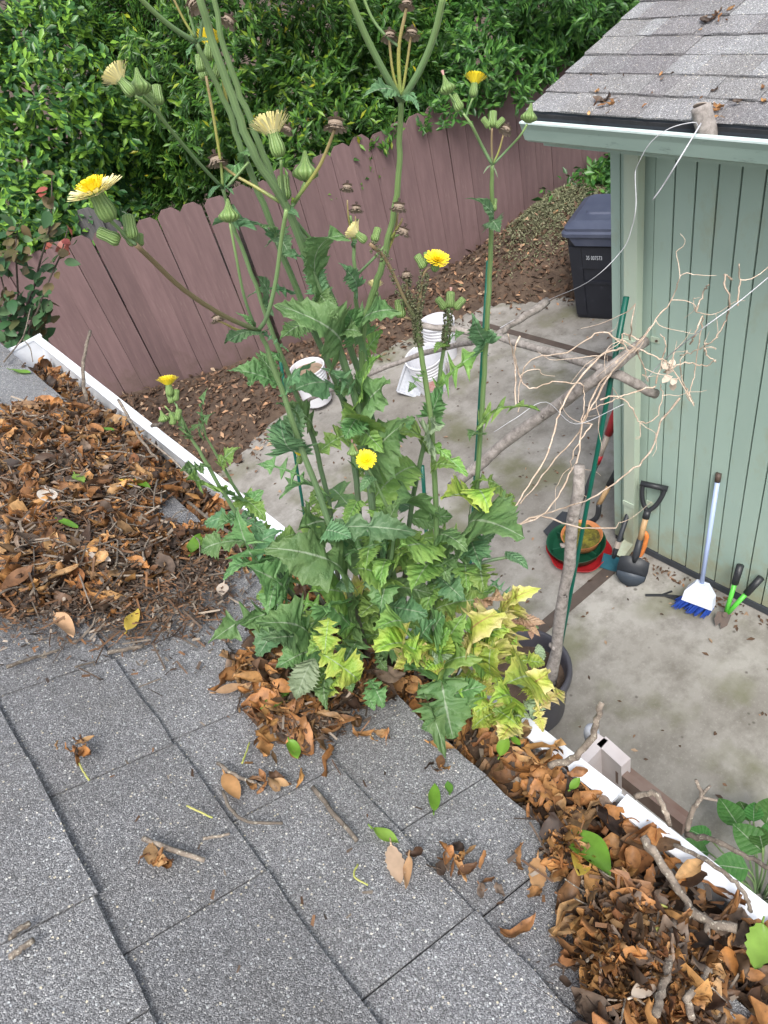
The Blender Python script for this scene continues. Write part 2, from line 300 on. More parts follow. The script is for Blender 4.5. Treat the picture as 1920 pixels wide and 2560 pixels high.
TL = {
 'g': mat_thistle('thistle_leaf_green', (0.105, 0.225, 0.080), (0.16, 0.295, 0.105), (0.19, 0.32, 0.12), 0.45),
 'b': mat_thistle('thistle_leaf_bluegreen', (0.100, 0.225, 0.105), (0.15, 0.29, 0.13), (0.17, 0.30, 0.14), 0.45),
 'm': mat_thistle('thistle_leaf_midgreen', (0.165, 0.315, 0.075), (0.23, 0.39, 0.095), (0.30, 0.44, 0.115), 0.55),
 'l': mat_thistle('thistle_leaf_lime', (0.25, 0.43, 0.06), (0.36, 0.51, 0.085), (0.52, 0.56, 0.12), 0.7),
 'y': mat_thistle('thistle_leaf_yellowing', (0.46, 0.53, 0.09), (0.60, 0.58, 0.15), (0.70, 0.58, 0.29), 0.8, (0.30, 0.15, 0.04), (0.5, 0.42, 0.12), (0.45, 0.18, 0.12)),
 'd': mat_thistle('thistle_leaf_withered', (0.42, 0.26, 0.17), (0.55, 0.38, 0.27), (0.36, 0.19, 0.14), 0.6, None, (0.3, 0.15, 0.1), (0.3, 0.15, 0.12)),
 'p': mat_thistle('thistle_leaf_pale_underside', (0.25, 0.34, 0.20), (0.30, 0.39, 0.24), (0.32, 0.40, 0.24), 0.4, None, (0.30, 0.39, 0.24), (0.38, 0.45, 0.32)),
}

# ------------------------------------------------------------------ object helpers
def tag(o, label=None, cat=None, group=None, kind=None):
    if label: o['label'] = label
    if cat: o['category'] = cat
    if group: o['group'] = group
    if kind: o['kind'] = kind
    return o
def empty(name, loc, label=None, cat=None, group=None):
    o = bpy.data.objects.new(name, None); col.objects.link(o); o.location = Vector(loc); o.empty_display_size = 0.05
    return tag(o, label, cat, group)
def wloc(o):
    v = Vector(o.location)
    while o.parent: o = o.parent; v = v + Vector(o.location)
    return v
class MB:
    """collects faces; build() links them as ONE mesh object"""
    def __init__(s): s.v = []; s.f = []; s.uv = []; s.m = []; s.cur = 0
    def add(s, vs, fs, uvs=None):
        o = len(s.v); s.v += [tuple(map(float, p)) for p in vs]
        s.uv += (uvs if uvs is not None else [(0.5, 0.5)] * len(vs))
        s.f += [tuple(o + i for i in f) for f in fs]; s.m += [s.cur] * len(fs); return s
    def box(s, c, size, R=None):
        hx, hy, hz = [d / 2 for d in size]; P = []
        for x in (-hx, hx):
            for y in (-hy, hy):
                for z in (-hz, hz):
                    p = Vector((x, y, z)); P.append((R @ p if R else p) + Vector(c))
        return s.add(P, [(0, 1, 3, 2), (4, 6, 7, 5), (0, 4, 5, 1), (2, 3, 7, 6), (0, 2, 6, 4), (1, 5, 7, 3)])
    def tube(s, pts, rad, n=8, cap=True, squash=1.0):
        pts = [np.asarray(p, float) for p in pts]
        if not hasattr(rad, '__len__'): rad = [rad] * len(pts)
        L = [0]
        for a, b in zip(pts[:-1], pts[1:]): L.append(L[-1] + np.linalg.norm(b - a))
        tot = L[-1] or 1
        t0 = pts[1] - pts[0]; t0 = t0 / (np.linalg.norm(t0) + 1e-9)
        ref = np.array([0, 0, 1.]) if abs(t0[2]) < 0.9 else np.array([1., 0, 0])
        u = np.cross(t0, ref); u /= np.linalg.norm(u)
        V = []; U = []
        for i, p in enumerate(pts):
            if i == 0: t = pts[1] - pts[0]
            elif i == len(pts) - 1: t = pts[-1] - pts[-2]
            else: t = pts[i + 1] - pts[i - 1]
            t = t / (np.linalg.norm(t) + 1e-9)
            u = u - t * u.dot(t); u /= (np.linalg.norm(u) + 1e-9); w = np.cross(t, u)
            for k in range(n):
                a = 2 * math.pi * k / n
                V.append(p + rad[i] * (math.cos(a) * u + math.sin(a) * w * squash)); U.append((k / n, L[i] / tot))
        F = []
        for i in range(len(pts) - 1):
            for k in range(n): F.append((i * n + k, i * n + (k + 1) % n, (i + 1) * n + (k + 1) % n, (i + 1) * n + k))
        if cap:
            F.append(tuple(range(n - 1, -1, -1))); F.append(tuple((len(pts) - 1) * n + k for k in range(n)))
        return s.add(V, F, U)
    def lathe(s, prof, n=24, axis=None, org=(0, 0, 0), ell=1.0):
        """prof: (radius, height); axis rotation matrix"""
        V = []; U = []
        for j, (r, h) in enumerate(prof):
            for k in range(n):
                a = 2 * math.pi * k / n; p = Vector((r * math.cos(a), r * ell * math.sin(a), h))
                V.append((axis @ p if axis else p) + Vector(org)); U.append((k / n, j / max(1, len(prof) - 1)))
        F = []
        for j in range(len(prof) - 1):
            for k in range(n): F.append((j * n + k, j * n + (k + 1) % n, (j + 1) * n + (k + 1) % n, (j + 1) * n + k))
        return s.add(V, F, U)
    def prism(s, poly, a, b, fn):
        """poly: 2D points; fn(p2d, t) -> 3D; extruded from a to b"""
        n = len(poly); V = [fn(p, a) for p in poly] + [fn(p, b) for p in poly]
        F = [tuple(range(n - 1, -1, -1)), tuple(range(n, 2 * n))] + [(i, (i + 1) % n, n + (i + 1) % n, n + i) for i in range(n)]
        return s.add(V, F)
    def build(s, name, mats, parent=None, smooth=False, org=None, label=None, local=False):
        """verts in world coordinates (local=True: already relative to parent)"""
        if parent is not None: o0 = Vector((0, 0, 0)) if local else wloc(parent)
        elif org is not None: o0 = Vector(org)
        else:
            a = np.array(s.v); o0 = Vector(((a[:, 0].min() + a[:, 0].max()) / 2, (a[:, 1].min() + a[:, 1].max()) / 2, a[:, 2].min()))
        me = bpy.data.meshes.new(name)
        me.from_pydata([tuple(Vector(p) - o0) for p in s.v], [], s.f)
        if not isinstance(mats, (list, tuple)): mats = [mats]
        for m in mats: me.materials.append(m)
        ul = me.uv_layers.new(name='UVMap'); li = np.zeros(len(me.loops), dtype=np.int32); me.loops.foreach_get('vertex_index', li)
        ul.data.foreach_set('uv', np.array(s.uv, dtype=np.float32)[li].ravel())
        if len(mats) > 1: me.polygons.foreach_set('material_index', np.array(s.m, dtype=np.int32))
        if smooth: me.polygons.foreach_set('use_smooth', np.ones(len(me.polygons), dtype=bool))
        me.update()
        o = bpy.data.objects.new(name, me); col.objects.link(o)
        if parent is not None: o.parent = parent
        else: o.location = o0
        if label: o['label'] = label
        return o
def np_mesh(name, V, F, mat, rnd=None, uv=None, smooth=False, org=(0, 0, 0), parent=None):
    V = np.asarray(V, dtype=np.float32) - np.asarray(org, dtype=np.float32); F = np.asarray(F, dtype=np.int32)
    me = bpy.data.meshes.new(name); k = F.shape[1]
    me.vertices.add(len(V)); me.vertices.foreach_set('co', V.ravel())
    me.loops.add(F.size); me.loops.foreach_set('vertex_index', F.ravel())
    me.polygons.add(len(F)); me.polygons.foreach_set('loop_start', np.arange(0, F.size, k, dtype=np.int32))
    me.polygons.foreach_set('loop_total', np.full(len(F), k, dtype=np.int32))
    if smooth: me.polygons.foreach_set('use_smooth', np.ones(len(F), dtype=bool))
    me.update(calc_edges=True)
    if rnd is not None:
        a = me.attributes.new('rnd', 'FLOAT', 'POINT'); a.data.foreach_set('value', np.asarray(rnd, dtype=np.float32))
    me.materials.append(mat)
    o = bpy.data.objects.new(name, me); col.objects.link(o)
    if parent is not None: o.parent = parent
    else: o.location = org
    return o
def basis(y, n):
    y = _n(np.asarray(y, float)); n = np.asarray(n, float); n = n - y * n.dot(y)
    if np.linalg.norm(n) < 1e-4: n = np.cross(y, [1., 0.3, 0.2])
    n = _n(n); x = np.cross(y, n); return x, y, n
def smooth_path(pts, k=4):
    """Catmull-Rom through pts (rows may hold extra columns)"""
    P = np.asarray(pts, float)
    if len(P) < 3: 
        t = np.linspace(0, 1, k + 1)[:, None]; return P[0] * (1 - t) + P[-1] * t
    Q = np.vstack([2 * P[0] - P[1], P, 2 * P[-1] - P[-2]]); out = []
    for i in range(1, len(Q) - 2):
        for j in range(k):
            t = j / k
            out.append(0.5 * ((2 * Q[i]) + (-Q[i - 1] + Q[i + 1]) * t + (2 * Q[i - 1] - 5 * Q[i] + 4 * Q[i + 1] - Q[i + 2]) * t * t + (-Q[i - 1] + 3 * Q[i] - 3 * Q[i + 1] + Q[i + 2]) * t ** 3))
    out.append(P[-1]); return np.array(out)
def copy_part(src, parent, name=None):
    o = src.copy(); col.objects.link(o); o.parent = parent
    return o

# ================================================================== THE SETTING
def sheet(name, x0, x1, y0, y1, z, nx, ny, mat, fn=None, kind='structure'):
    xs = np.linspace(x0, x1, nx + 1); ys = np.linspace(y0, y1, ny + 1); X, Y = np.meshgrid(xs, ys, indexing='ij')
    Z = np.full_like(X, z) if fn is None else fn(X, Y)
    V = np.stack([X, Y, Z], -1).reshape(-1, 3); i, j = np.meshgrid(np.arange(nx), np.arange(ny), indexing='ij')
    a = (i * (ny + 1) + j).ravel(); F = np.stack([a, a + ny + 1, a + ny + 2, a + 1], -1)
    o = np_mesh(name, V, F, mat, smooth=True); o['kind'] = kind; return o
sheet('ground', -90, 90, -90, 90, -0.03, 2, 2, G['soil'])
patio = sheet('patio', -3.0, 12.0, -6.0, 8.9, 0.0, 4, 4, G['concrete'])
def vnoise(X, Y, s, seed=0):
    """cheap smooth value noise"""
    r = np.random.default_rng(seed).random((64, 64)); x, y = X * s, Y * s
    xi, yi = np.floor(x).astype(int), np.floor(y).astype(int); fx, fy = x - xi, y - yi
    fx, fy = fx * fx * (3 - 2 * fx), fy * fy * (3 - 2 * fy)
    g = lambda a, b: r[a % 64, b % 64]
    return (g(xi, yi) * (1 - fx) + g(xi + 1, yi) * fx) * (1 - fy) + (g(xi, yi + 1) * (1 - fx) + g(xi + 1, yi + 1) * fx) * fy
# the planting strip along the fence: its edge is the boundary of the concrete
EDGE = np.array([(-3.0, 6.2), (1.5, 5.55), (1.68, 5.6), (2.39, 5.75), (3.54, 5.95), (5.07, 5.40), (5.5, 4.75), (6.3, 3.5), (8.5, 2.6)])
def edge_y(X): return np.interp(X, EDGE[:, 0], EDGE[:, 1])
FA0, FA1, FB1 = np.array([-1.2, 9.55]), np.array([3.2, 6.68]), np.array([9.6, 5.40])
def fence_y(X): return np.where(X < FA1[0], FA0[1] + (X - FA0[0]) * (FA1[1] - FA0[1]) / (FA1[0] - FA0[0]), FA1[1] + (X - FA1[0]) * (FB1[1] - FA1[1]) / (FB1[0] - FA1[0]))
def bed_h(X, Y):
    e = edge_y(X) + 0.25 * (vnoise(X, Y, 2.3, 3) - 0.5) + 0.10 * (vnoise(X, Y, 7, 4) - 0.5)
    d = Y - e
    h = np.clip(d / 0.5, 0, 1) * (0.05 + 0.07 * vnoise(X, Y, 2.0, 5)) + np.where(d > 0, 0.02 * vnoise(X, Y, 14, 6), 0)
    mound = 0.55 * np.exp(-(((X - 6.45) / 0.75) ** 2 + ((Y - 5.35) / 0.62) ** 2)) + 0.30 * np.exp(-(((X - 7.9) / 0.9) ** 2 + ((Y - 5.3) / 0.7) ** 2))
    return np.where(d > 0, h + mound * np.clip(d / 0.4, 0, 1) + 0.006, -0.02)
sheet('planting_bed', -3.0, 9.5, 2.6, 10.0, 0, 150, 110, G['soil'], bed_h)
# timber divider strips let into the concrete
for a, b, w in (((1.45, 2.16), (2.98, 2.06), 0.085), ((4.75, 5.3), (4.88, 3.3), 0.075)):
    a, b = np.array(a), np.array(b); d = _n(b - a); ang = math.atan2(d[1], d[0])
    MB().box(((a[0] + b[0]) / 2, (a[1] + b[1]) / 2, -0.004), (np.linalg.norm(b - a), w, 0.018), Matrix.Rotation(ang, 3, 'Z')).build('divider_strip', G['strip'], patio)

# ------------------------------------------------------------------ fence
PICK_W = 0.228
def picket_mesh(seed):
    r = random.Random(seed); w = PICK_W - 0.006; h = 1.83 + r.uniform(-0.02, 0.02); c = 0.052 + r.uniform(-.008, .008)
    poly = [(-w / 2, 0.02), (w / 2, 0.02), (w / 2, h - c), (w / 2 - c * 1.05, h), (-w / 2 + c * 1.05, h), (-w / 2, h - c)]
    m = MB(); m.prism(poly, -0.009, 0.009, lambda p, t: (p[0], t, p[1])); return m
def fence(a, b, label, n_posts):
    a, b = np.asarray(a), np.asarray(b); L = np.linalg.norm(b - a); d = (b - a) / L; ang = math.atan2(d[1], d[0])
    nrm = np.array([-d[1], d[0]])
    root = empty('fence', (a[0], a[1], 0), label, 'fence', 'board fences along the yard')
    protos = []
    n = round(L / PICK_W); step = L / n
    for i in range(n):
        if i < 5:
            o = picket_mesh(i).build('picket', G['fence'], root, local=True); protos.append(o)
        else: o = copy_part(protos[(i * 7) % 5], root)
        p = d * step * (i + 0.5)
        rr = random.Random(i * 3 + 1)
        o.location = (p[0] + nrm[0] * rr.uniform(-.004, .004), p[1] + nrm[1] * rr.uniform(-.004, .004), rr.uniform(-.012, .012))
        o.rotation_euler = (rr.uniform(-.006, .006), rr.uniform(-.006, .006), ang)
    R = Matrix.Rotation(ang, 3, 'Z')
    for z in (0.35, 1.0, 1.55):
        c = d * L / 2 + nrm * 0.032
        MB().box((c[0], c[1], z), (L, 0.04, 0.085), R).build('rail', G['fence_rail'], root, local=True)
    for k in range(n_posts):
        c = d * (0.15 + (L - 0.3) * k / (n_posts - 1)) + nrm * 0.105
        MB().box((c[0], c[1], 0.8), (0.09, 0.09, 1.66), R).build('post', G['fence_rail'], root, local=True)
    return root
fence(FA0, FA1 - np.array([0.012, -0.02]), 'mauve stained dog-ear board fence section behind the red-tipped shrub', 3)
fence(FA1 + np.array([0.02, 0.0]), FB1, 'mauve stained dog-ear board fence section behind the wheelie bin and buckets', 4)
# neighbour's old grey boards that look over the fence corner
for k, (px, py, dx) in enumerate(((205, 520, 0), (262, 545, 0))):
    p = Pr(px, py, 8.05); w = 0.26
    poly = [(-w / 2, 0), (w / 2, 0), (w / 2, p[2] - 0.07), (w / 2 - 0.07, p[2]), (-w / 2 + 0.07, p[2]), (-w / 2, p[2] - 0.07)]
    o = MB().prism(poly, -0.012, 0.012, lambda q, t: (p[0] + q[0] * 0.83 + t * 0.55, p[1] - q[0] * 0.55 + t * 0.83, q[1] - 0.01)).build('board', G['greywood'], None)
    tag(o, ('weathered grey board standing behind the fence, half hidden by red leaves', 'weathered grey dog-ear board showing above the mauve pickets')[k], 'board')

# ------------------------------------------------------------------ hedge shrubs behind the fence
def leaf_template(kind):
    if kind == 'round':    # obovate
        y = np.array([0, .62, 1.0]); w = np.array([.05, .25, .06])
    elif kind == 'narrow':
        y = np.array([0, .48, 1.0]); w = np.array([.03, .17, .012])
    else:
        y = np.array([0, .45, 1.0]); w = np.array([.05, .25, .02])
    V = []; 
    for yy, ww in zip(y, w):
        V += [(-ww, yy, 0.06 * ww / .25), (0, yy, -0.03), (ww, yy, 0.06 * ww / .25)]
    V = np.array(V); V[:, 2] -= 0.18 * V[:, 1] ** 2
    F = []
    for i in range(2):
        for j in range(2): a = i * 3 + j; F.append((a, a + 1, a + 4, a + 3))
    return V, np.array(F)
def scatter(T, pos, X, Yv, Nn, scl):
    """place template T at pos with axes X,Y,N and scale"""
    V0, F0 = T; n = len(pos); k = len(V0)
    V = pos[:, None, :] + scl[:, None, None] * (V0[None, :, 0, None] * X[:, None, :] + V0[None, :, 1, None] * Yv[:, None, :] + V0[None, :, 2, None] * Nn[:, None, :])
    F = (F0[None] + (np.arange(n) * k)[:, None, None]).reshape(-1, F0.shape[1])
    return V.reshape(-1, 3), F
def unit(a): return a / (np.linalg.norm(a, axis=-1, keepdims=True) + 1e-9)
def shrub(name, label, c, rad, h, n_ros, leaf, size, mat, seed, droop=0.35, per=8, lumps=0.22):
    r = np.random.default_rng(seed)
    root = empty(name, (c[0], c[1], 0), label, 'shrub', 'hedge shrubs growing behind the fence')
    # points on a lumpy superellipsoid shell, camera-facing half kept dense
    n = n_ros * 3
    d = unit(r.normal(size=(n, 3))); d[:, 2] = np.abs(d[:, 2]) * 1.0 - 0.45; d = unit(d)
    lat = np.arctan2(d[:, 1], d[:, 0]); el = d[:, 2]
    lump = 1 + lumps * (np.sin(lat * 5 + seed) * np.sin(el * 7 + seed * 2) + 0.6 * np.sin(lat * 11 + 2 * seed) * np.cos(el * 13))
    depth = 1 - 0.34 * r.random(n) ** 1.6
    ctr = np.array([0, 0, h * 0.5])
    p = d * np.array([rad[0], rad[1], h * 0.5]) * (lump * depth)[:, None] + ctr
    p += r.normal(scale=0.06, size=p.shape)
    out = unit(d / np.array([rad[0], rad[1], h * 0.5]))
    w = p + np.array([c[0], c[1], 0])
    facing = (unit(CAMP - w) * out).sum(1)
    fy = fence_y(w[:, 0])
    ok = (facing > -0.35) & (w[:, 2] > 0.25) & ((w[:, 1] > fy + 0.10) | ((w[:, 2] > 1.62) & (w[:, 1] > fy - 0.75) & (w[:, 0] > 4.3)) | ((w[:, 2] > 1.80) & (w[:, 1] > fy - 0.25)))
    idx = np.nonzero(ok)[0][:n_ros]; p, out, depth = p[idx], out[idx], depth[idx]
    m = len(p)
    ax = unit(out + np.array([0, 0, 0.75]) + r.normal(scale=0.35, size=(m, 3)))
    t1 = unit(np.cross(ax, r.normal(size=(m, 3)))); t2 = np.cross(ax, t1)
    P, X, Y, Nn, S, R = [], [], [], [], [], []
    for k in range(per):
        a = 2 * math.pi * (k / per) * 1.0 + k * 2.4 + r.random(m) * 0.6
        rd = np.cos(a)[:, None] * t1 + np.sin(a)[:, None] * t2
        lift = 0.25 + 0.75 * (k / per) + r.normal(scale=0.15, size=m)
        y = unit(rd + ax * lift[:, None] - np.array([0, 0, droop]) * (1 - k / per))
        nn = unit(ax - y * (ax * y).sum(1)[:, None]); x = np.cross(y, nn)
        P.append(p + ax * (0.012 * k)); X.append(x); Y.append(y); Nn.append(nn); S.append(size * (0.7 + 0.6 * r.random(m))); 
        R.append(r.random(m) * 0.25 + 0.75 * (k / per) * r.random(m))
    V, F = scatter(leaf_template(leaf), np.vstack(P), np.vstack(X), np.vstack(Y), np.vstack(Nn), np.concatenate(S))
    rr = np.repeat(np.concatenate(R) % 1.0, 9)
    o = np_mesh('crown', V, F, mat, rr, smooth=True, parent=root); o['kind'] = 'stuff'
    # branches: a few stems rising from the base with forks, inside the crown
    b = MB()
    for k in range(9):
        a = r.random() * 6.28; q0 = np.array([0.25 * math.cos(a), 0.25 * math.sin(a), 0.0]); e = p[r.integers(m)] * np.array([.8, .8, .85])
        mid = q0 * 0.4 + e * 0.5 + r.normal(scale=0.12, size=3) + np.array([0, 0, .2])
        path = smooth_path([q0, mid, e], 4); b.tube(path, np.linspace(0.035, 0.010, len(path)), 6)
        for j in range(3):
            s = path[3 + j * 2]; e2 = p[r.integers(m)]; e2 = s + (e2 - s) * min(1, 0.9 / (np.linalg.norm(e2 - s) + 1e-6)); b.tube(smooth_path([s, (s + e2) / 2 + r.normal(scale=.05, size=3), e2], 3), np.linspace(0.014, 0.005, 7), 5)
    b.build('trunk', G['shrubbark'], root, smooth=True, local=True)
    return root
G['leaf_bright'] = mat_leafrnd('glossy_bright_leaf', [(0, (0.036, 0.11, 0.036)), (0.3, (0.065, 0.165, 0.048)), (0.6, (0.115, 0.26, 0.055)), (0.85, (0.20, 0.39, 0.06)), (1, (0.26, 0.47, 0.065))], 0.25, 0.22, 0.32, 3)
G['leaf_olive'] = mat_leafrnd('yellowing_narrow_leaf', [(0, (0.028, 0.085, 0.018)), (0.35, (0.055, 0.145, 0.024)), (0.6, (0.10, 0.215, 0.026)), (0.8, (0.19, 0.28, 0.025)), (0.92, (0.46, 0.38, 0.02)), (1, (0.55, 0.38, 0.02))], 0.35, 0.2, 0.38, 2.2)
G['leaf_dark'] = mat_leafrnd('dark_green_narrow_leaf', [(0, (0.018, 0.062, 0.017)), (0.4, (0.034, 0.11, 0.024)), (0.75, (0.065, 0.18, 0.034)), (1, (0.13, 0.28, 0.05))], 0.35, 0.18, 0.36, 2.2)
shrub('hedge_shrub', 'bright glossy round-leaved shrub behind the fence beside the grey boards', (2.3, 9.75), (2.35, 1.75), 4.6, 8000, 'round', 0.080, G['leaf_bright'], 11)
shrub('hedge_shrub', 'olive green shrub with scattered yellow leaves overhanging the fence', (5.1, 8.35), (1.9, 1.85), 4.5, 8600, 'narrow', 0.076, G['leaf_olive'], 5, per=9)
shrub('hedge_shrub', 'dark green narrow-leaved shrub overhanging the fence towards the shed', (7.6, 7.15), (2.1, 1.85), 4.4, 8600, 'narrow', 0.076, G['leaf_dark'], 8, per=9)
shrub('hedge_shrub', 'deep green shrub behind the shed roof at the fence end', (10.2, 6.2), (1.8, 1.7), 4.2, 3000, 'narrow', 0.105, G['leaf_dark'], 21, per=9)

# ------------------------------------------------------------------ shed
SX, SY = 3.05, 2.215          # visible wall plane and its left corner
shed = empty('shed', (SX, SY, 0), 'sage green board-sided shed with shingled low-pitch roof and gutter', 'shed')
Y_END = -1.4
MB().box((SX + 1.03, (SY + Y_END) / 2, 1.42), (1.96, SY - Y_END - 0.02, 2.70)).build('wall', G['sage_dark'], shed)
bw = 0.1025; k = 0; y = 1.985
_pb = None
while y > Y_END:
    o = MB().box((SX - 0.009, y - bw / 2, 1.43), (0.018, bw - 0.009, 2.72 + (0.01 if k % 2 else 0))).build('board', G['sage'], shed); k += 1; y -= bw
for (ya, yb, xo, zz) in ((SY, SY - 0.052, 0.034, 0), (SY - 0.054, SY - 0.098, 0.028, 0), (SY - 0.165, SY - 0.228, 0.012, 0)):
    MB().box((SX - xo / 2, (ya + yb) / 2, 1.43), (xo, abs(ya - yb), 2.74)).build('corner_trim', G['sage'], shed)
MB().box((SX + 0.5, SY + 0.009, 1.43), (1.0, 0.018, 2.74)).build('side_wall', G['sage'], shed)
MB().box((SX + 0.0, (SY + Y_END) / 2, 0.035), (0.05, SY - Y_END, 0.05)).build('sill', G['flashing'], shed)
# downspout with elbow and strap
ds = MB(); dy = 2.055; dx = SX - 0.075
ds.box((dx, dy, 1.42), (0.055, 0.075, 2.66))
ds.box((dx - 0.055, dy, 0.10), (0.16, 0.074, 0.055), Matrix.Rotation(0.35, 3, 'Y').transposed())
dso = ds.build('downspout', G['downspout'], shed)
for z in (1.72, 0.5):
    st = MB(); st.box((dx - 0.031, dy, z), (0.006, 0.083, 0.035)); st.box((dx + 0.02, dy - 0.068, z), (0.10, 0.006, 0.03), Matrix.Rotation(0.5, 3, 'Z')); st.box((SX - 0.021, dy - 0.10, z), (0.005, 0.05, 0.034))
    st.build('strap', G['downspout'], dso)
MB().tube([(SX - 0.024, dy - 0.112, 1.72), (SX - 0.03, dy - 0.112, 1.72)], 0.007, 8).build('screw', G['rust'], dso)
# roof
TH_S = math.radians(12.5); RX0, RZ0 = 2.69, CAM_H - 1.05; RY0, RY1 = 2.42, -0.4
us = np.array([math.cos(TH_S), 0, math.sin(TH_S)]); ns = np.array([-math.sin(TH_S), 0, math.cos(TH_S)])
def on_shed(s, y, h): return np.array([RX0, 0, RZ0]) + us * s + ns * h + np.array([0, y, 0])
RS = Matrix.Rotation(-TH_S, 3, 'Y')
c = on_shed(1.1, (RY0 + Y_END) / 2 - 0.01, -0.032); MB().box(c, (2.2, RY0 - Y_END - 0.06, 0.045), RS).build('roof_deck', G['felt'], shed)
c = on_shed(0.004, (RY0 + Y_END) / 2, -0.035); MB().box(c, (0.012, RY0 - Y_END, 0.075)).build('drip_edge', G['flashing'], shed)
c = on_shed(1.1, RY0 - 0.030, -0.062); MB().box(c, (2.16, 0.020, 0.10), RS).build('rake_board', G['sage'], shed)
def shingle_mesh(w, L, t, seed, slope):
    """local: x down-slope edge at 0 going up to L, y width, z thickness"""
    r = random.Random(seed); m = MB(); n = 4; V = []
    for zt in (0, 1):
        for i in range(n + 1):
            yy = w * i / n; j = r.uniform(-.0022, .0022)
            V.append((j, yy, (t if zt else 0) + r.uniform(-.0007, .0007)))
        for i in range(n + 1): V.append((L, w * i / n, (t if zt else 0) - 0.004))
    q = n + 1; F = []
    for i in range(n):
        F.append((2 * q + i, 2 * q + i + 1, 3 * q + i + 1, 3 * q + i)); F.append((i, i + 1, 2 * q + i + 1, 2 * q + i)[::-1])
    F.append((0, 2 * q, 3 * q, q)); F.append((n, q + n, 3 * q + n, 2 * q + n))
    m.add(V, F); return m
def shingle_roof(root, to_world, rot, mat, courses, y_hi, y_lo, exp, wlo, whi, seed, tmin=.0026, tmax=.0042):
    r = random.Random(seed); bank = {}
    base = wloc(root)
    for ci in range(courses):
        y = y_lo - r.uniform(0, whi)
        while y < y_hi:
            w = round(r.uniform(wlo, whi) / 0.02) * 0.02; t = r.choice((tmin, (tmin + tmax) / 2, tmax)); v = r.randrange(3)
            y0, y1 = max(y, y_lo), min(y + w, y_hi); ww = round(y1 - y0, 3)
            if ww > 0.012:
                key = (ww, t, v)
                if key in bank: o = copy_part(bank[key], root)
                else:
                    o = shingle_mesh(ww - 0.0020, exp * 1.16, t, v + int(ww * 1000), 0).build('shingle', mat, root, local=True); bank[key] = o
                o.location = Vector(to_world(ci * exp + r.uniform(-.002, .002), y0, 0.0042)) - base
                o.rotation_euler = rot
            y += w
shingle_roof(shed, on_shed, (0, -TH_S + 0.030, 0), G['shingle_s'], 13, RY0, RY1, 0.143, 0.08, 0.24, 5, .004, .0085)
# shed gutter: K-style, chalky lip on top of the painted face
def gutter_profile(root, name, to3, prof, y0, y1, mat):
    """prof: list of (x,z) outer line, thin sheet made from an offset"""
    m = MB(); n = len(prof); P = np.array(prof); V = []
    d = np.gradient(P, axis=0); nn = np.stack([-d[:, 1], d[:, 0]], -1); nn /= np.linalg.norm(nn, axis=1)[:, None]
    Q = P + nn * 0.0022
    ring = list(P) + list(Q[::-1]); k = len(ring); ys = np.linspace(y0, y1, 13)
    for yy in ys: V += [to3(x, yy, z) for x, z in ring]
    F = []
    for i in range(len(ys) - 1):
        for j in range(k): F.append((i * k + j, i * k + (j + 1) % k, (i + 1) * k + (j + 1) % k, (i + 1) * k + j))
    F.append(tuple(range(k - 1, -1, -1))); F.append(tuple((len(ys) - 1) * k + j for j in range(k)))
    m.add(V, F); return m.build(name, mat, root)
gx, gz = 2.600, CAM_H - 1.063
prof = [(2.722, gz + 0.012), (2.722, gz - 0.088), (2.716, gz - 0.093), (2.648, gz - 0.094), (2.628, gz - 0.080), (2.615, gz - 0.030), (2.603, gz - 0.005)]
I3 = lambda x, y, z: (x, y, z)
sg = gutter_profile(shed, 'gutter', I3, prof, 2.375, Y_END, G['sage_gutter'])
lipm = MB(); lipm.box((2.613, (2.382 + Y_END) / 2, gz - 0.001), (0.026, 2.382 - Y_END, 0.007)); lipm.build('lip', G['sage_lip'], sg)
cap = MB().prism([(2.722, gz + 0.008), (2.722, gz - 0.09), (2.648, gz - 0.096), (2.626, gz - 0.080), (2.601, gz + 0.001)], 2.376, 2.381, lambda p, t: (p[0], t, p[1])); cap.build('end_cap', G['sage_gutter'], sg)
MB().box((2.735, (2.36 + Y_END) / 2, gz - 0.065), (0.022, 2.36 - Y_END, 0.15)).build('fascia', G['sage'], shed)
MB().box((2.89, (2.36 + Y_END) / 2, gz - 0.135), (0.33, 2.36 - Y_END, 0.012)).build('soffit', G['sage'], shed)

# ------------------------------------------------------------------ the house roof in front
AL = -0.0124
ca, sa = math.cos(AL), math.sin(AL)
def h2w(x, y, z): return (x * ca - y * sa, x * sa + y * ca, z)
def w2h(P): return (P[0] * ca + P[1] * sa, -P[0] * sa + P[1] * ca, P[2])
TH = math.radians(28); DP = 0.64; XE = 0.222; EXPO = 0.143
def roof_z(x): return CAM_H + (-DP - math.sin(TH) * x) / math.cos(TH)
def on_house(s, y, h):
    """s: metres up-slope from the eave edge"""
    x = XE - s * math.cos(TH); return h2w(x + h * math.sin(TH), y, roof_z(x) + h * math.cos(TH))
house = empty('house', h2w(-0.4, 0.8, 0), 'house roof of grey granule shingles with white gutter along its eave', 'house')
RH0, RH1 = 2.385, -1.1
Rz = Matrix.Rotation(AL, 3, 'Z')
RHm = Rz @ Matrix.Rotation(TH, 3, 'Y')
c = on_house(0.80, (RH0 + RH1) / 2, -0.022); MB().box(c, (1.55, RH0 - RH1 - 0.02, 0.03), RHm).build('roof_deck', G['felt'], house)
eul = (Rz @ Matrix.Rotation(math.pi, 3, 'Z') @ Matrix.Rotation(-TH, 3, 'Y')).to_euler()
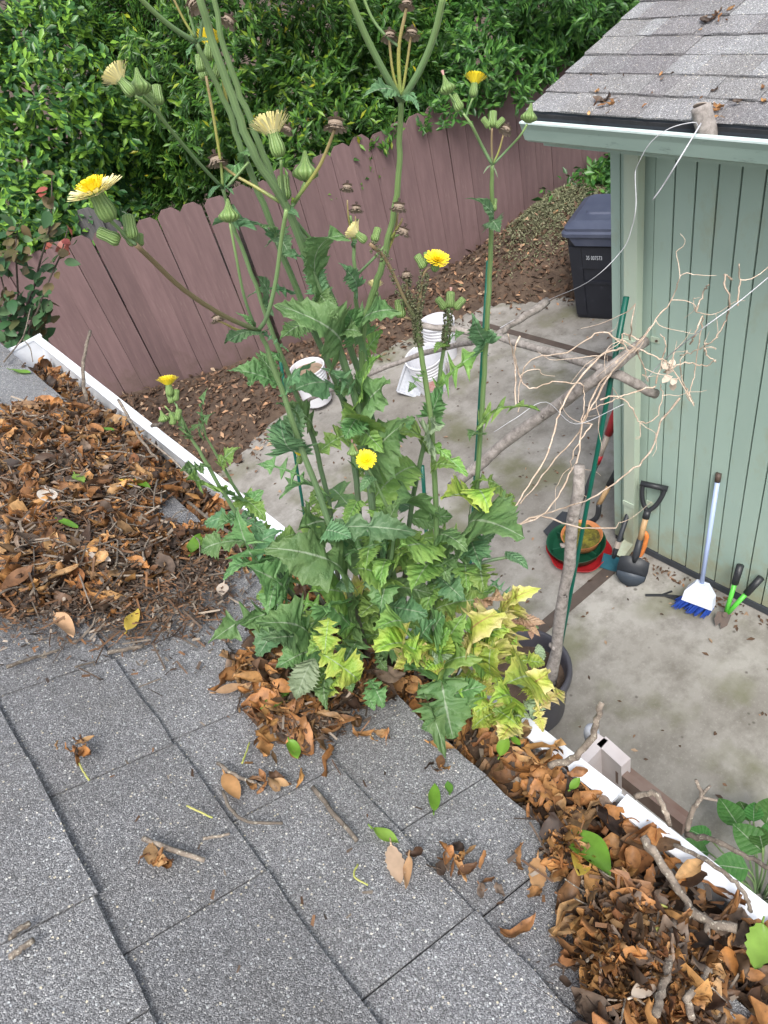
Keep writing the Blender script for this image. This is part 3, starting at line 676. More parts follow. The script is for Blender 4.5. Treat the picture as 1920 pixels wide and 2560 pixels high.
# shingles: local +x runs up-slope
def hs_to(s, y, h): return on_house(s, y, h)
_rot = (Rz @ Matrix(((-1, 0, 0), (0, -1, 0), (0, 0, 1))) @ Matrix.Rotation(-TH + 0.022, 3, 'Y')).to_euler()
class _Flip: pass
def hs_flip(s, y, h): return on_house(s, -y, h)
shingle_roof(house, hs_flip, _rot, G['shingle'], 10, -RH1, -RH0, EXPO, 0.12, 0.24, 9)
c = on_house(0.003, (RH0 + RH1) / 2, -0.03); MB().box(c, (0.008, RH0 - RH1, 0.045), Rz).build('drip_edge', G['flashing'], house)
LX, LZ = 0.331, CAM_H - 0.880
HG0, HG1 = 2.335, -0.9
prof = [(0.213, LZ + 0.016), (0.213, LZ - 0.085), (0.219, LZ - 0.090), (0.288, LZ - 0.091), (0.306, LZ - 0.078), (0.318, LZ - 0.030), (0.330, LZ - 0.004)]
hg = gutter_profile(house, 'gutter', h2w, prof[::-1], HG0, HG1, G['gutter'])
lp = MB()
segs = [(HG0, 0.245), (0.238, HG1)]
for (a, b) in segs: lp.box(h2w(LX - 0.010, (a + b) / 2, LZ), (0.023, abs(a - b), 0.008), Rz)
lp.build('lip', G['gutter'], hg)
cap = MB().prism([(0.213, LZ + 0.016), (0.213, LZ - 0.088), (0.288, LZ - 0.092), (0.308, LZ - 0.078), (0.331, LZ + 0.003)], HG0 + 0.0005, HG0 + 0.004, lambda p, t: h2w(p[0], t, p[1])); cap.build('end_cap', G['gutter'], hg)
MB().box(h2w(0.275, HG0 + 0.004, LZ + 0.004), (0.125, 0.012, 0.007), Rz).build('end_cap_lip', G['gutter'], hg)
MB().box(h2w(0.200, (RH0 + RH1) / 2 - 0.02, LZ - 0.06), (0.022, RH0 - RH1 - 0.06, 0.15), Rz).build('fascia', G['gutter'], house)
MB().box(h2w(-0.62, (RH0 + RH1) / 2 - 0.15, 1.50), (1.0, RH0 - RH1 - 0.5, 3.0), Rz).build('wall', G['stucco'], house)
MB().box(h2w(0.03, (RH0 + RH1) / 2 - 0.02, LZ - 0.125), (0.32, RH0 - RH1 - 0.08, 0.014), Rz).build('soffit', G['gutter'], house)

# ================================================================== THINGS IN THE YARD
def frame(a, b, facing=None):
    """axis from a to b; returns f(side, along(0..1), out) and length; out points towards the facing vector"""
    a, b = np.asarray(a, float), np.asarray(b, float); L = np.linalg.norm(b - a); t = (b - a) / L
    fc = (CAMP - a) if facing is None else np.asarray(facing, float)
    n = _n(fc - t * fc.dot(t)); s = np.cross(t, n)
    return (lambda u, k, o=0.0: a + t * (k * L) + s * u + n * o), L
def plate(m, f, outline, th, bend=0.0, o0=0.0):
    """flat plate from (u, k) outline in a frame, thickness th, dished by bend"""
    n = len(outline); cu = sum(p[0] for p in outline) / n; ck = sum(p[1] for p in outline) / n
    V = []
    for o in (o0, o0 + th):
        V += [f(u, k, o + bend * u * u) for u, k in outline] + [f(cu, ck, o)]
    F = []
    for i in range(n):
        j = (i + 1) % n; F += [(i, n, j), (n + 1 + i, n + 1 + j, 2 * n + 1), (i, j, n + 1 + j, n + 1 + i)]
    m.add(V, F); return m
# ---- wheelie bin
bO = np.array([5.24, 4.36]); bu = _n(np.array([0.34, -0.94])); bv = np.array([0.94, 0.34])
def bw_(u, v, w): return (bO[0] + bu[0] * u + bv[0] * v, bO[1] + bu[1] * u + bv[1] * v, w)
binr = empty('wheelie_bin', bw_(0.29, 0.3, 0), 'dark navy wheelie bin with grey-blue lid beside the shed corner', 'bin')
def ring(u0, u1, v0, v1, w, r, n=4):
    P = []
    for (cu, cv, a0) in ((u1 - r, v1 - r, 0), (u0 + r, v1 - r, 90), (u0 + r, v0 + r, 180), (u1 - r, v0 + r, 270)):
        for i in range(n + 1):
            a = math.radians(a0 + 90 * i / n); P.append(bw_(cu + r * math.cos(a), cv + r * math.sin(a), w))
    return P
def loft(m, rings, cap0=True, cap1=True):
    n = len(rings[0]); V = [p for r in rings for p in r]; F = []
    for j in range(len(rings) - 1):
        for k in range(n): F.append((j * n + k, j * n + (k + 1) % n, (j + 1) * n + (k + 1) % n, (j + 1) * n + k))
    if cap0: F.append(tuple(range(n - 1, -1, -1)))
    if cap1: F.append(tuple((len(rings) - 1) * n + k for k in range(n)))
    return m.add(V, F)
m = MB(); loft(m, [ring(0.055, 0.525, 0.05, 0.50, 0.015, .04), ring(0.045, 0.535, 0.045, 0.53, 0.05, .05), ring(0.0, 0.58, 0.012, 0.66, 0.86, .05), ring(-0.015, 0.595, 0.0, 0.68, 0.865, .05), ring(-0.015, 0.595, 0.0, 0.68, 0.90, .05)])
body = m.build('body', G['bin'], binr)
for (u0, u1, w0, w1) in ((0.045, 0.155, 0.05, 0.78), (0.425, 0.535, 0.05, 0.78), (0.157, 0.423, 0.56, 0.78), (0.165, 0.415, 0.395, 0.425)):
    m = MB(); lo = 0.038 * (1 - w0 / .86) ; hi = 0.038 * (1 - w1 / .86)
    V = []
    for (w, off) in ((w0, lo), (w1, hi)):
        sx = 1 + 0.22 * (w / .86 - .5)
        for (u, v) in ((u0, -0.012), (u1, -0.012), (u1, 0.05), (u0, 0.05)): V.append(bw_(0.29 + (u - 0.29) * sx, v + off + 0.012, w))
    m.add(V, [(0, 3, 2, 1), (4, 5, 6, 7), (0, 1, 5, 4), (1, 2, 6, 5), (2, 3, 7, 6), (3, 0, 4, 7)]); m.build('panel', G['bin'], body)
m = MB(); loft(m, [ring(0.09, 0.49, -0.018, 0.05, 0.80, .012), ring(0.05, 0.53, -0.026, 0.05, 0.86, .012), ring(0.03, 0.55, -0.03, 0.05, 0.905, .012)]); m.build('front_lip', G['bin_lid'], body)
m = MB(); loft(m, [ring(-0.035, 0.615, -0.045, 0.70, 0.895, .06), ring(-0.035, 0.615, -0.045, 0.70, 0.925, .06), ring(-0.015, 0.595, -0.02, 0.69, 0.94, .06), ring(-0.015, 0.595, -0.02, 0.69, 0.965, .06), ring(0.05, 0.53, 0.09, 0.66, 0.995, .06)])
lid = m.build('lid', G['bin_lid'], binr, smooth=False)
m = MB(); loft(m, [ring(0.12, 0.46, 0.22, 0.56, 0.994, .05), ring(0.13, 0.45, 0.235, 0.55, 1.008, .05)]); m.build('lid_panel', G['bin_lid'], lid)
for u in (0.02, 0.56):
    MB().tube([bw_(u - 0.03, 0.60, 0.11), bw_(u + 0.03, 0.60, 0.11)], 0.11, 18).build('wheel', G['blackplastic'], binr)
MB().tube([bw_(0.06, 0.735, 0.90), bw_(0.52, 0.735, 0.90)], 0.016, 10).build('handle', G['bin_lid'], binr)
def text_mesh(txt, size, fn, name, mat, parent):
    cu = bpy.data.curves.new('t', 'FONT'); cu.body = txt; cu.size = size; cu.resolution_u = 2
    to = bpy.data.objects.new('t', cu); col.objects.link(to)
    dg = bpy.context.evaluated_depsgraph_get(); me = to.evaluated_get(dg).to_mesh()
    V = [fn(v.co.x, v.co.y) for v in me.vertices]; F = [tuple(p.vertices) for p in me.polygons]
    to.evaluated_get(dg).to_mesh_clear(); bpy.data.objects.remove(to); bpy.data.curves.remove(cu)
    mm = MB(); mm.add(V, F); return mm.build(name, mat, parent)
text_mesh('35 007573', 0.058, lambda x, y: bw_(0.19 + x * 0.62, -0.003 + 0.030 * (1 - 0.685 / .86) - y * 0.03, 0.655 + y), 'printed_number', G['white_print'], body)

# ---- buckets
def bucket(c, rr, rb, h, tilt, label, fill=None, wire=True, sticker=False):
    root = empty('bucket', c, label, 'bucket', 'white plastic buckets on the patio')
    R = Euler(tilt).to_matrix()
    def put(m, name, mat, par=None, smooth=True):
        m.v = [tuple(R @ Vector(p)) for p in m.v]; return m.build(name, mat, par or root, smooth=smooth, local=True)
    m = MB(); prof = [(0.0, 0.004), (rb, 0.004), (rb + (rr - rb) * .55, h * .55)]
    for i in range(4):
        z = h * (.60 + .085 * i); r = rb + (rr - rb) * z / h; prof += [(r, z), (r + .004, z + .005), (r + .004, z + .014), (r, z + .018)]
    prof += [(rr, h - .012), (rr + .008, h - .010), (rr + .008, h), (rr - .004, h), (rr - .008, h - .02), (rb - .006, .012), (0.0, .012)]
    m.lathe(prof, 30); b = put(m, 'body', G['bucket'], smooth=False)
    if fill: m = MB(); zz = h * .86; r = rb + (rr - rb) * .86 - .006; m.lathe([(0, zz + .02), (r * .5, zz + .012), (r, zz)], 20); put(m, 'soil', fill)
    if wire:
        m = MB(); P = [(-(rr + .012) * math.cos(a), -(rr * .95) * math.sin(a) * .55 - 0.02 * math.sin(a), h - .05 - math.sin(a) * h * .62) for a in np.linspace(0, math.pi, 14)]
        P = [(x, y - 0.02 - rr * .35 * math.sin(math.pi * i / 13), z) for i, (x, y, z) in enumerate(P)]
        m.tube(P, .003, 6); hd = put(m, 'handle', G['wire'])
    if sticker:
        for (a0, a1, z0, z1, mt) in ((-2.25, -1.65, .08, .22, 'red_print'), (-1.55, -1.0, .12, .24, 'grey_print'), (-2.3, -1.2, .03, .07, 'grey_print')):
            m = MB(); V = []
            for a in np.linspace(a0, a1, 6):
                for z in (z0, z1): r = rb + (rr - rb) * z / h + .0025; V.append((r * math.cos(a), r * math.sin(a), z))
            m.add(V, [(2 * i, 2 * i + 2, 2 * i + 3, 2 * i + 1) for i in range(5)]); put(m, 'label_print', G[mt], b)
    return root
bucket(Pz(795, 1000, 0.06), .168, .142, .39, (0, 0, 0.3), 'white ribbed bucket filled with soil standing at the fence bed edge', G['pale_soil'])
bucket(Pz(1108, 890, 0.0), .172, .145, .40, (0, 0, 1.0), 'empty white ribbed bucket standing beyond the labelled bucket', None, False)
bucket(Pz(1085, 968, 0.0), .178, .145, .40, (0.10, -0.12, -0.35), 'white bucket with faded red label and wire handle, leaning slightly', None, True, True)
f, L = frame(Pz(1018, 985, 0.02), Pz(1040, 915, 0.24)); m = MB()
plate(m, f, [(-.10, 0), (.12, 0), (.12, .9), (-.10, 1.0)], .012, .5); 
for u in (-.10, .115): m.tube([f(u, 0, .02), f(u, .95, .03)], .012, 6)
m.tube([f(-.10, 0, .02), f(.12, 0, .02)], .012, 6)
tag(m.build('tray', G['grey_print']), 'shallow grey plastic tray leaning against the labelled bucket', 'tray')

# ---- saucers and bowl by the shed corner
sc = Pz(1447, 1382, 0.02)
def dish(name, c, r, h, mat, label, scal=0.0, cat='saucer', inner=None, group=None):
    root = empty(name, c, label, cat)
    m = MB(); n = 48; prof = [(0, 0.0), (r * .82, 0.0), (r * .9, h * .6), (r, h), (r * 1.02, h), (r * .985, h - .006), (r * .86, h * .5), (r * .78, .012), (0, .012)]
    V = []
    for j, (rr, z) in enumerate(prof):
        for k in range(n):
            a = 2 * math.pi * k / n; q = rr * (1 + scal * math.cos(6 * a) * (rr / r)); V.append((q * math.cos(a), q * math.sin(a), z))
    F = [(j * n + k, j * n + (k + 1) % n, (j + 1) * n + (k + 1) % n, (j + 1) * n + k) for j in range(len(prof) - 1) for k in range(n)]
    m.add(V, F); m.build('dish', mat, root, smooth=True, local=True)
    if inner == 'ribs':
        for a in (0.5, 1.55, 2.6):
            m = MB(); R = Matrix.Rotation(a, 3, 'Z'); m.box((0, 0, h * .45), (r * 1.7, .008, h * .8), R); m.build('divider', mat, root, local=True)
    if inner == 'moss':
        m = MB(); rr = random.Random(4); V = [(0, 0, h * .8)]; F = []
        rings = 6; n2 = 22
        for j in range(1, rings + 1):
            for k in range(n2): a = 2 * math.pi * k / n2; q = r * .92 * j / rings; V.append((q * math.cos(a), q * math.sin(a), h * .62 + rr.uniform(-.012, .02)))
        F += [(0, 1 + k, 1 + (k + 1) % n2) for k in range(n2)]
        for j in range(rings - 1):
            for k in range(n2): a0 = 1 + j * n2; F.append((a0 + k, a0 + n2 + k, a0 + n2 + (k + 1) % n2, a0 + (k + 1) % n2))
        m.add(V, F); m.build('moss', G['moss'], root, smooth=True, local=True)
    return root
dish('plant_saucer', (sc[0], sc[1], 0.003), .215, .062, G['red_plastic'], 'scalloped red plastic tray on the concrete, lowest of the stack', .045)
dish('plant_saucer', (sc[0] - .005, sc[1] + .015, 0.050), .200, .085, G['green_plastic'], 'dark green divided plastic tray stacked on the red tray', 0, inner='ribs')
dish('planter_bowl', (sc[0] + .03, sc[1] - .01, 0.118), .140, .075, G['terracotta'], 'terracotta bowl of yellow moss on top of the green tray', 0, cat='bowl', inner='moss')

# ---- garden tools leaning on the shed wall
def Py(px, py, y): r = ray(px, py); return CAMP + r * (y / r[1])
tip = Pz(1570, 1466, 0.012); top = Px(1637, 1208, SX - 0.045); f, L = frame(tip, top)
sh = empty('shovel', tip, 'black shovel with wooden shaft and D-grip leaning on the sage shed wall', 'shovel')
m = MB(); plate(m, f, [(0, 0), (.055, .035), (.092, .10), (.098, .20), (.093, .29), (.03, .305), (-.03, .305), (-.093, .29), (-.098, .20), (-.092, .10), (-.055, .035)], .004, 2.2); bl = m.build('blade', G['shovel_metal'], sh, smooth=True)
m = MB(); plate(m, f, [(0, 0.005), (.052, .04), (.088, .10), (.090, .15), (-.090, .15), (-.088, .10), (-.052, .04)], .002, 2.2, .005); m.build('scuffed_edge', G['blade_worn'], bl, smooth=True)
MB().tube([f(0, .26, .012), f(0, .34, .02), f(0, .49, .02)], [.012, .024, .021], 12).build('socket', G['shovel_metal'], sh, smooth=True)
MB().tube([f(0, .485, .02), f(0, .70, .02)], .0185, 12).build('shaft', G['ash'], sh, smooth=True)
m = MB(); m.tube([f(0, .69, .02), f(0, .76, .02)], .023, 10)
for sg_ in (-1, 1): m.tube(smooth_path([f(0, .75, .02), f(sg_ * .038, .82, .02), f(sg_ * .060, .91, .02), f(sg_ * .066, .985, .02)], 4), .0145, 8)
gp = m.build('handle', G['blackplastic'], sh, smooth=True)
MB().tube([f(-.082, .985, .02), f(.082, .985, .02)], .019, 10).build('grip', G['blackplastic'], gp, smooth=True)
# teal edging spade
tip = Pz(1524, 1424, 0.006); top = Px(1577, 1262, SX - 0.05); f, L = frame(tip, top)
sp = empty('edging_spade', tip, 'teal bladed spade with dark shaft tucked beside the downspout', 'spade')
m = MB(); plate(m, f, [(-.065, 0), (.065, 0), (.07, .22), (-.07, .22)], .006, 1.0); m.build('blade', G['teal'], sp)
MB().tube([f(0, .20, .012), f(0, .33, .014), f(0, 1, .014)], [.012, .017, .015], 10).build('shaft', G['shovel_metal'], sp, smooth=True)
MB().tube([f(.0, .36, .014), f(.0, .46, .014)], .021, 8).build('ferrule', G['pale_handle'], sp)
# orange-handled saw
a = Px(1597, 1392, SX - 0.06); b = Px(1624, 1334, SX - 0.03); f, L = frame(a, b)
sw = empty('hand_saw', (a[0], a[1], 0), 'small saw with orange handle standing behind the black shovel', 'saw')
MB().tube(smooth_path([f(0, 0), f(.006, .3), f(.0, .6), f(-.008, .85), f(-.03, 1.0)], 3), [.016, .018, .018, .016, .016, .018, .018, .016, .016, .017, .016, .013, .011], 8).build('handle', G['orange'], sw, smooth=True)
f2, L2 = frame((a[0] + .01, a[1] + .02, 0.004), a); m = MB(); plate(m, f2, [(-.01, 0), (.01, 0), (.022, 1.0), (-.022, 1.0)], .003); m.build('blade', G['rust'], sw)
# long red-gripped tool and black-and-wood tool behind the shed corner
tip = Pz(1428, 1318, 0.02); top = Py(1548, 1018, SY + 0.055); f, L = frame(tip, top)
rd = empty('long_shovel', tip, 'long shovel with red grip and pale shaft leaning round the shed corner', 'shovel')
MB().tube([f(0, .0), f(0, .62)], .017, 10).build('lower_shaft', G['shovel_metal'], rd, smooth=True)
MB().tube([f(0, .56), f(0, .90)], .0195, 10).build('shaft', G['pale_handle'], rd, smooth=True)
MB().tube([f(0, .575), f(0, .64)], .0225, 10).build('red_band', G['red_paint'], rd, smooth=True)
MB().tube([f(0, .80), f(0, .93), f(0, 1.0)], [.025, .034, .03], 12).build('grip', G['red_paint'], rd, smooth=True)
g2 = Pz(1412, 1325, 0.02); f3, L3 = frame(g2 - np.array([.12, -.02, 0]), g2 + np.array([.14, .02, 0.03]), (0, 0, 1)); m = MB(); plate(m, f3, [(-.09, .05), (-.05, 0), (.05, 0), (.09, .05), (.09, .9), (.03, 1), (-.03, 1), (-.09, .9)], .006, 1.0); m.build('blade', G['shovel_metal'], rd)
tip = Pz(1455, 1338, 0.03); top = Py(1548, 1168, SY + 0.07); f, L = frame(tip, top)
bk = empty('garden_hoe', tip, 'black tool with short wooden shaft section beside the stacked trays', 'hoe')
MB().tube(smooth_path([f(-.03, -.05), f(-.02, .12), f(.03, .3), f(.0, .48)], 4), .019, 10).build('neck', G['blackplastic'], bk, smooth=True)
MB().tube([f(0, .46), f(0, .76)], .018, 10).build('shaft', G['ash'], bk, smooth=True)
MB().tube([f(0, .74), f(0, 1.0)], .024, 10).build('grip', G['blackplastic'], bk, smooth=True)
# broom
bt = Px(1797, 1183, SX - 0.025); bb = Pz(1754, 1460, 0.235); f, L = frame(bb, bt)
br = empty('broom', (bb[0], bb[1], 0), 'angled broom with blue bristles, white cap and pale blue shaft against the shed', 'broom')
MB().tube([f(0, -.04), f(0, .94)], .0135, 12).build('shaft', G['broom_shaft'], br, smooth=True)
MB().tube([f(0, .93), f(0, 1.0)], .0165, 10).build('cap', G['rust'], br, smooth=True)
e0, e1 = Pz(1708, 1492, .115), Pz(1784, 1520, .11); g0, g1 = Pz(1686, 1508, .02), Pz(1766, 1540, .015)
ax = _n(e1 - e0); nb = _n(np.cross(ax, _n((g0 + g1) / 2 - bb))); 
m = MB(); A0, A1 = bb - ax * .035 + np.array([0, 0, .01]), bb + ax * .04 + np.array([0, 0, .01])
top_o = [A0, A1]; V = []
for (p0, p1, t) in ((A0, A1, .022), ((A0 + e0) / 2 - ax * .02, (A1 + e1) / 2 + ax * .02, .032), (e0, e1, .034)):
    V += [p0 + nb * t, p1 + nb * t, p1 - nb * t, p0 - nb * t]
F = [(3, 2, 1, 0), (8, 9, 10, 11)]
for j in (0, 4): F += [(j + i, j + (i + 1) % 4, j + 4 + (i + 1) % 4, j + 4 + i) for i in range(4)]
m.add(V, F); m.build('head', G['broom_cap'], br)
m = MB(); rr = random.Random(3)
for i in range(150):
    u = rr.random(); s = rr.uniform(-1, 1); p = e0 * (1 - u) + e1 * u + nb * .028 * s; q = g0 * (1 - u) + g1 * u + nb * .045 * s + np.array([rr.uniform(-.012, .012), rr.uniform(-.012, .012), rr.uniform(0, .02)])
    m.tube([p, (p + q) / 2, q], [.0055, .006, .0035], 4)
m.build('bristles', G['bristle'], br)['kind'] = 'stuff'
# loppers
pv = Pz(1812, 1541, 0.05)
lo = empty('loppers', (pv[0], pv[1], 0), 'lime green loppers with black grips standing open against the shed', 'loppers')
for (gx_, gy_, kx, ky) in ((1851, 1413, 1836, 1458), (1903, 1444, 1871, 1487)):
    tp = Px(gx_, gy_, SX - .04 - (.03 if gx_ < 1880 else 0)); f, L = frame(pv, tp)
    kk = 1 - np.hypot(gx_ - kx, gy_ - ky) / np.hypot(gx_ - 1812, gy_ - 1541)
    MB().tube([f(0, .08), f(0, kk + .02)], .014, 10).build('arm', G['lime'], lo, smooth=True)
    MB().tube([f(0, kk), f(0, 1)], [.021, .022], 12).build('grip', G['blackplastic'], lo, smooth=True)
f, L = frame(Pz(1801, 1573, .008), pv + np.array([0, 0, .02])); 
m = MB(); plate(m, f, [(0, 0), (.03, .35), (.035, 1.1), (-.02, 1.1), (-.012, .4)], .006); m.build('blade', G['rust'], lo)
m = MB(); plate(m, f, [(-.03, .1), (-.01, .45), (-.02, 1.1), (-.045, 1.05), (-.05, .5)], .007, 0, .008); m.build('hook', G['rust'], lo)
MB().tube([f(0, 1.0, -.006), f(0, 1.0, .024)], .016, 10).build('pivot', G['rust'], lo)
m = MB(); a, b = Pz(1614, 1488, .01), Pz(1702, 1492, .012); m.tube(smooth_path([a, (a + b) / 2 + np.array([0, 0, .008]), b], 4), [.006] * 5 if False else .009, 6)
for k, (x0, y0, x1, y1) in enumerate(((1650, 1489, 1680, 1478), (1660, 1489, 1695, 1500))): m.tube([Pz(x0, y0, .012), Pz(x1, y1, .012)], .007, 6)
tag(m.build('stick', G['blackplastic']), 'black forked stick lying on the concrete behind the broom', 'stick')

# ---- big plant pot with the stick trellis
pc = Pz(1308, 1668, 0.44); PR = 0.262
pot = empty('plant_pot', (pc[0], pc[1], 0), 'large dark grey nursery pot with wide rolled rim under the eave', 'pot')
m = MB(); m.lathe([(0, .012), (PR * .74, .012), (PR * .80, .05), (PR * .93, .35), (PR * .95, .37), (PR * 1.0, .375), (PR * 1.03, .40), (PR * 1.03, .435), (PR * .99, .455), (PR * .93, .445), (PR * .88, .38), (PR * .74, .10), (0, .08)], 40); m.build('body', G['pot'], pot, smooth=True, local=True)
m = MB(); m.lathe([(0, .33), (PR * .5, .345), (PR * .86, .325)], 24); m.build('soil', G['soil'], pot, smooth=True, local=True)
def stick(name, pts, rad, label, cat, mat, group=None, knots=0, n=10, seed=0, jit=0.004):
    r = np.random.default_rng(seed); P = smooth_path(pts, 5)
    P[1:-1] += r.normal(scale=jit, size=P[1:-1].shape); R = np.interp(np.linspace(0, 1, len(P)), np.linspace(0, 1, len(rad)), rad) * (1 + r.normal(scale=.05, size=len(P)))
    m = MB(); m.tube(P, R, n)
    for k in range(knots):
        i = r.integers(2, len(P) - 2); d = _n(r.normal(size=3)); m.tube([P[i], P[i] + d * R[i] * 1.6, P[i] + d * R[i] * 1.6 + np.array([0, 0, R[i] * .5])], [R[i] * .55, R[i] * .45, R[i] * .3], 6)
    o = m.build(name, mat, None, smooth=True, org=P[0]); return tag(o, label, cat, group)
pb, pt = Pz(1374, 1720, .34), Pz(1449, 1165, 1.78)
stick('trellis_pole', [pb, pb * .5 + pt * .5 + np.array([.012, 0, 0]), pt], [.035, .029, .026], 'upright grey branch pole with cut stubs standing in the pot', 'pole', G['bark'], knots=7, n=12, seed=4)
s2b, s2t = Pz(1384, 1712, .335), Pz(1566, 742, 2.36)
def lerp(a, b, t): return a * (1 - t) + b * t
def at_y(a, b, py):
    """point on the segment a-b that projects to image row py"""
    lo_, hi_ = 0., 1.
    for _ in range(40):
        mid_ = (lo_ + hi_) / 2
        if proj(lerp(a, b, mid_))[1] > py: lo_ = mid_
        else: hi_ = mid_
    return lerp(a, b, lo_)
stick('plant_stake', [s2b, s2t], [.0105, .0105, .0105, .013], 'green plastic stake rising from the pot to the dry vine tangle', 'stake', G['stake'], n=10, seed=1, jit=.0006)
K2 = at_y(s2b, s2t, 925)
s1t = Pz(1222, 652, 2.30); s1m = Pr(1190, 1180, math.hypot(s1t[0], s1t[1]) - 0.18); s1b = s1t + (s1m - s1t) * (s1t[2] / (s1t[2] - s1m[2]))
stick('plant_stake', [s1b, s1t], [.013, .013, .013], 'green plastic stake behind the tall single thistle, tied to the cross stick', 'stake', G['stake'], n=10, seed=2, jit=.0006)
K1 = at_y(s1b, s1t, 842)
for px0, py0, px1, py1, lab in ((1056, 1165, 1058, 1230, 'short green stake half hidden low in the thistle leaves'), (694, 858, 712, 960, 'green stake standing behind the soil bucket, partly hidden by stems')):
    rho = math.hypot(*s1m[:2]) - (.05 if px0 > 900 else -1.2)
    a, b = Pr(px0, py0, rho), Pr(px1 + 4, py1 + 40, rho - .02); b = a + (b - a) * (a[2] / (a[2] - b[2])); stick('plant_stake', [b, a], [.012, .012], lab, 'stake', G['stake'], seed=3, jit=.0005)
def at_rho(px, py, P): return Pr(px, py, math.hypot(P[0], P[1]))
ha, hb = at_rho(1052, 812, K1), at_rho(1640, 985, K2) 
stick('trellis_stick', [ha, at_rho(1215, 838, K1 - np.array([.025, .02, 0])), at_rho(1370, 878, (K1 + K2) / 2), at_rho(1520, 930, K2 - np.array([.025, .02, 0])), hb], [.017, .019, .021, .022, .022], 'grey cross stick tied across two green stakes', 'stick', G['bark'], knots=2, seed=6)
da, db = Pz(1128, 1218, 1.30), at_rho(1612, 853, K2 + np.array([.12, .0, 0]))
stick('trellis_pole', [da, Pr(1330, 1055, lerp(math.hypot(da[0], da[1]), math.hypot(K2[0], K2[1]), .48)), at_rho(1520, 922, K2 - np.array([.05, .05, 0])), db], [.030, .029, .027, .025], 'thick pale pole slanting up to the dry vine tangle', 'pole', G['bark'], knots=3, seed=7)
stick('trellis_stick', [at_rho(1225, 842, K1 - np.array([.03, .03, 0])), at_rho(1300, 800, K1 + np.array([.1, .1, 0])), at_rho(1368, 752, K1 + np.array([.25, .2, 0]))], [.018, .02, .024], 'short forked stick tied at the cross stick, end wrapped in string', 'stick', G['bark'], knots=1, seed=8)
stick('trellis_stick', [at_rho(1216, 845, K1 - np.array([.04, .04, 0])), Pr(1060, 885, 4.3), Pr(900, 945, 4.7), Pz(762, 1004, .25)], [.016, .018, .018, .017], 'long thin stick slanting down past the buckets', 'stick', G['bark'], knots=2, seed=9)
# strings
def string(pts, r, label, cat='string'):
    P = smooth_path(pts, 6); m = MB(); m.tube(P, r, 5); return tag(m.build('string', G['string'], None, smooth=True, org=P[0]), label, cat)
peg_b, peg_t = Px(1768, 336, 2.665), Px(1752, 264, 2.675)
pm = MB(); P = smooth_path([np.array([peg_b[0], peg_b[1], gz - .086]), peg_b, (peg_b + peg_t) / 2, peg_t], 3); pm.tube(P, [.036] * (len(P) - 1) + [.034], 12)
peg = empty('cut_branch', P[0], 'cut branch stub standing in the shed gutter with string tied round it', 'branch')
pm.build('stub', G['bark'], peg, smooth=True)
MB().tube([peg_t + np.array([-.001, 0, .0]), peg_t + (peg_t - peg_b) * .02], .027, 12).build('cut_face', G['pale_handle'], peg)
tie = (peg_b + peg_t) / 2 - np.array([.036, 0, .01])
e_ = at_rho(1368, 752, K1 + np.array([.25, .2, 0]))
string([tie, Px(1540, 345, 2.58), Px(1625, 470 - 60, 2.52)], .004, 'loose string trailing from the branch stub along the gutter') if False else None
string([tie, Px(1734, 306, 2.60), Px(1674, 321, 2.54), Px(1625, 358, 2.52), Px(1595, 411, 2.52), Px(1588, 437, 2.52), Pr(1590, 512, 2.9), Pr(1580, 568, 2.9), Pr(1554, 627, 2.92), Pr(1470, 705, 2.98), e_, at_rho(1250, 820, K1)], .0016, 'white string from the branch stub down to the forked stick')
string([tie + np.array([0, -.01, .012]), Pr(1700, 395, 2.86), Pr(1660, 460, 2.88), Pr(1632, 500, 2.9)], .0028, 'thick knotted string hanging from the branch stub to the downspout')
string([Px(1925, 690, SX - .6), Pr(1840, 760, 2.55), Pr(1745, 830, 2.50), at_rho(1655, 905, K2), at_rho(1610, 955, K2)], .0020, 'white string running from the shed wall into the dry vine')
string([K1 + np.array([-.02, 0, .03]), K1 + np.array([.0, -.035, .02]), K1 + np.array([.025, .0, .0]), K1 + np.array([0, .025, -.02]), K1 + np.array([-.03, -.02, -.02]), K1 + np.array([-.02, -.03, -.10])], .005, 'knot of white string where the cross stick meets the stake')
string([Pr(1235, 1080, 2.3), Pr(1290, 1045, 2.3), Pr(1365, 1005, 2.4), Pr(1440, 1060, 2.5), Pr(1560, 1010, 2.55)], .0014, 'thin grey string sagging across the slanting pole')

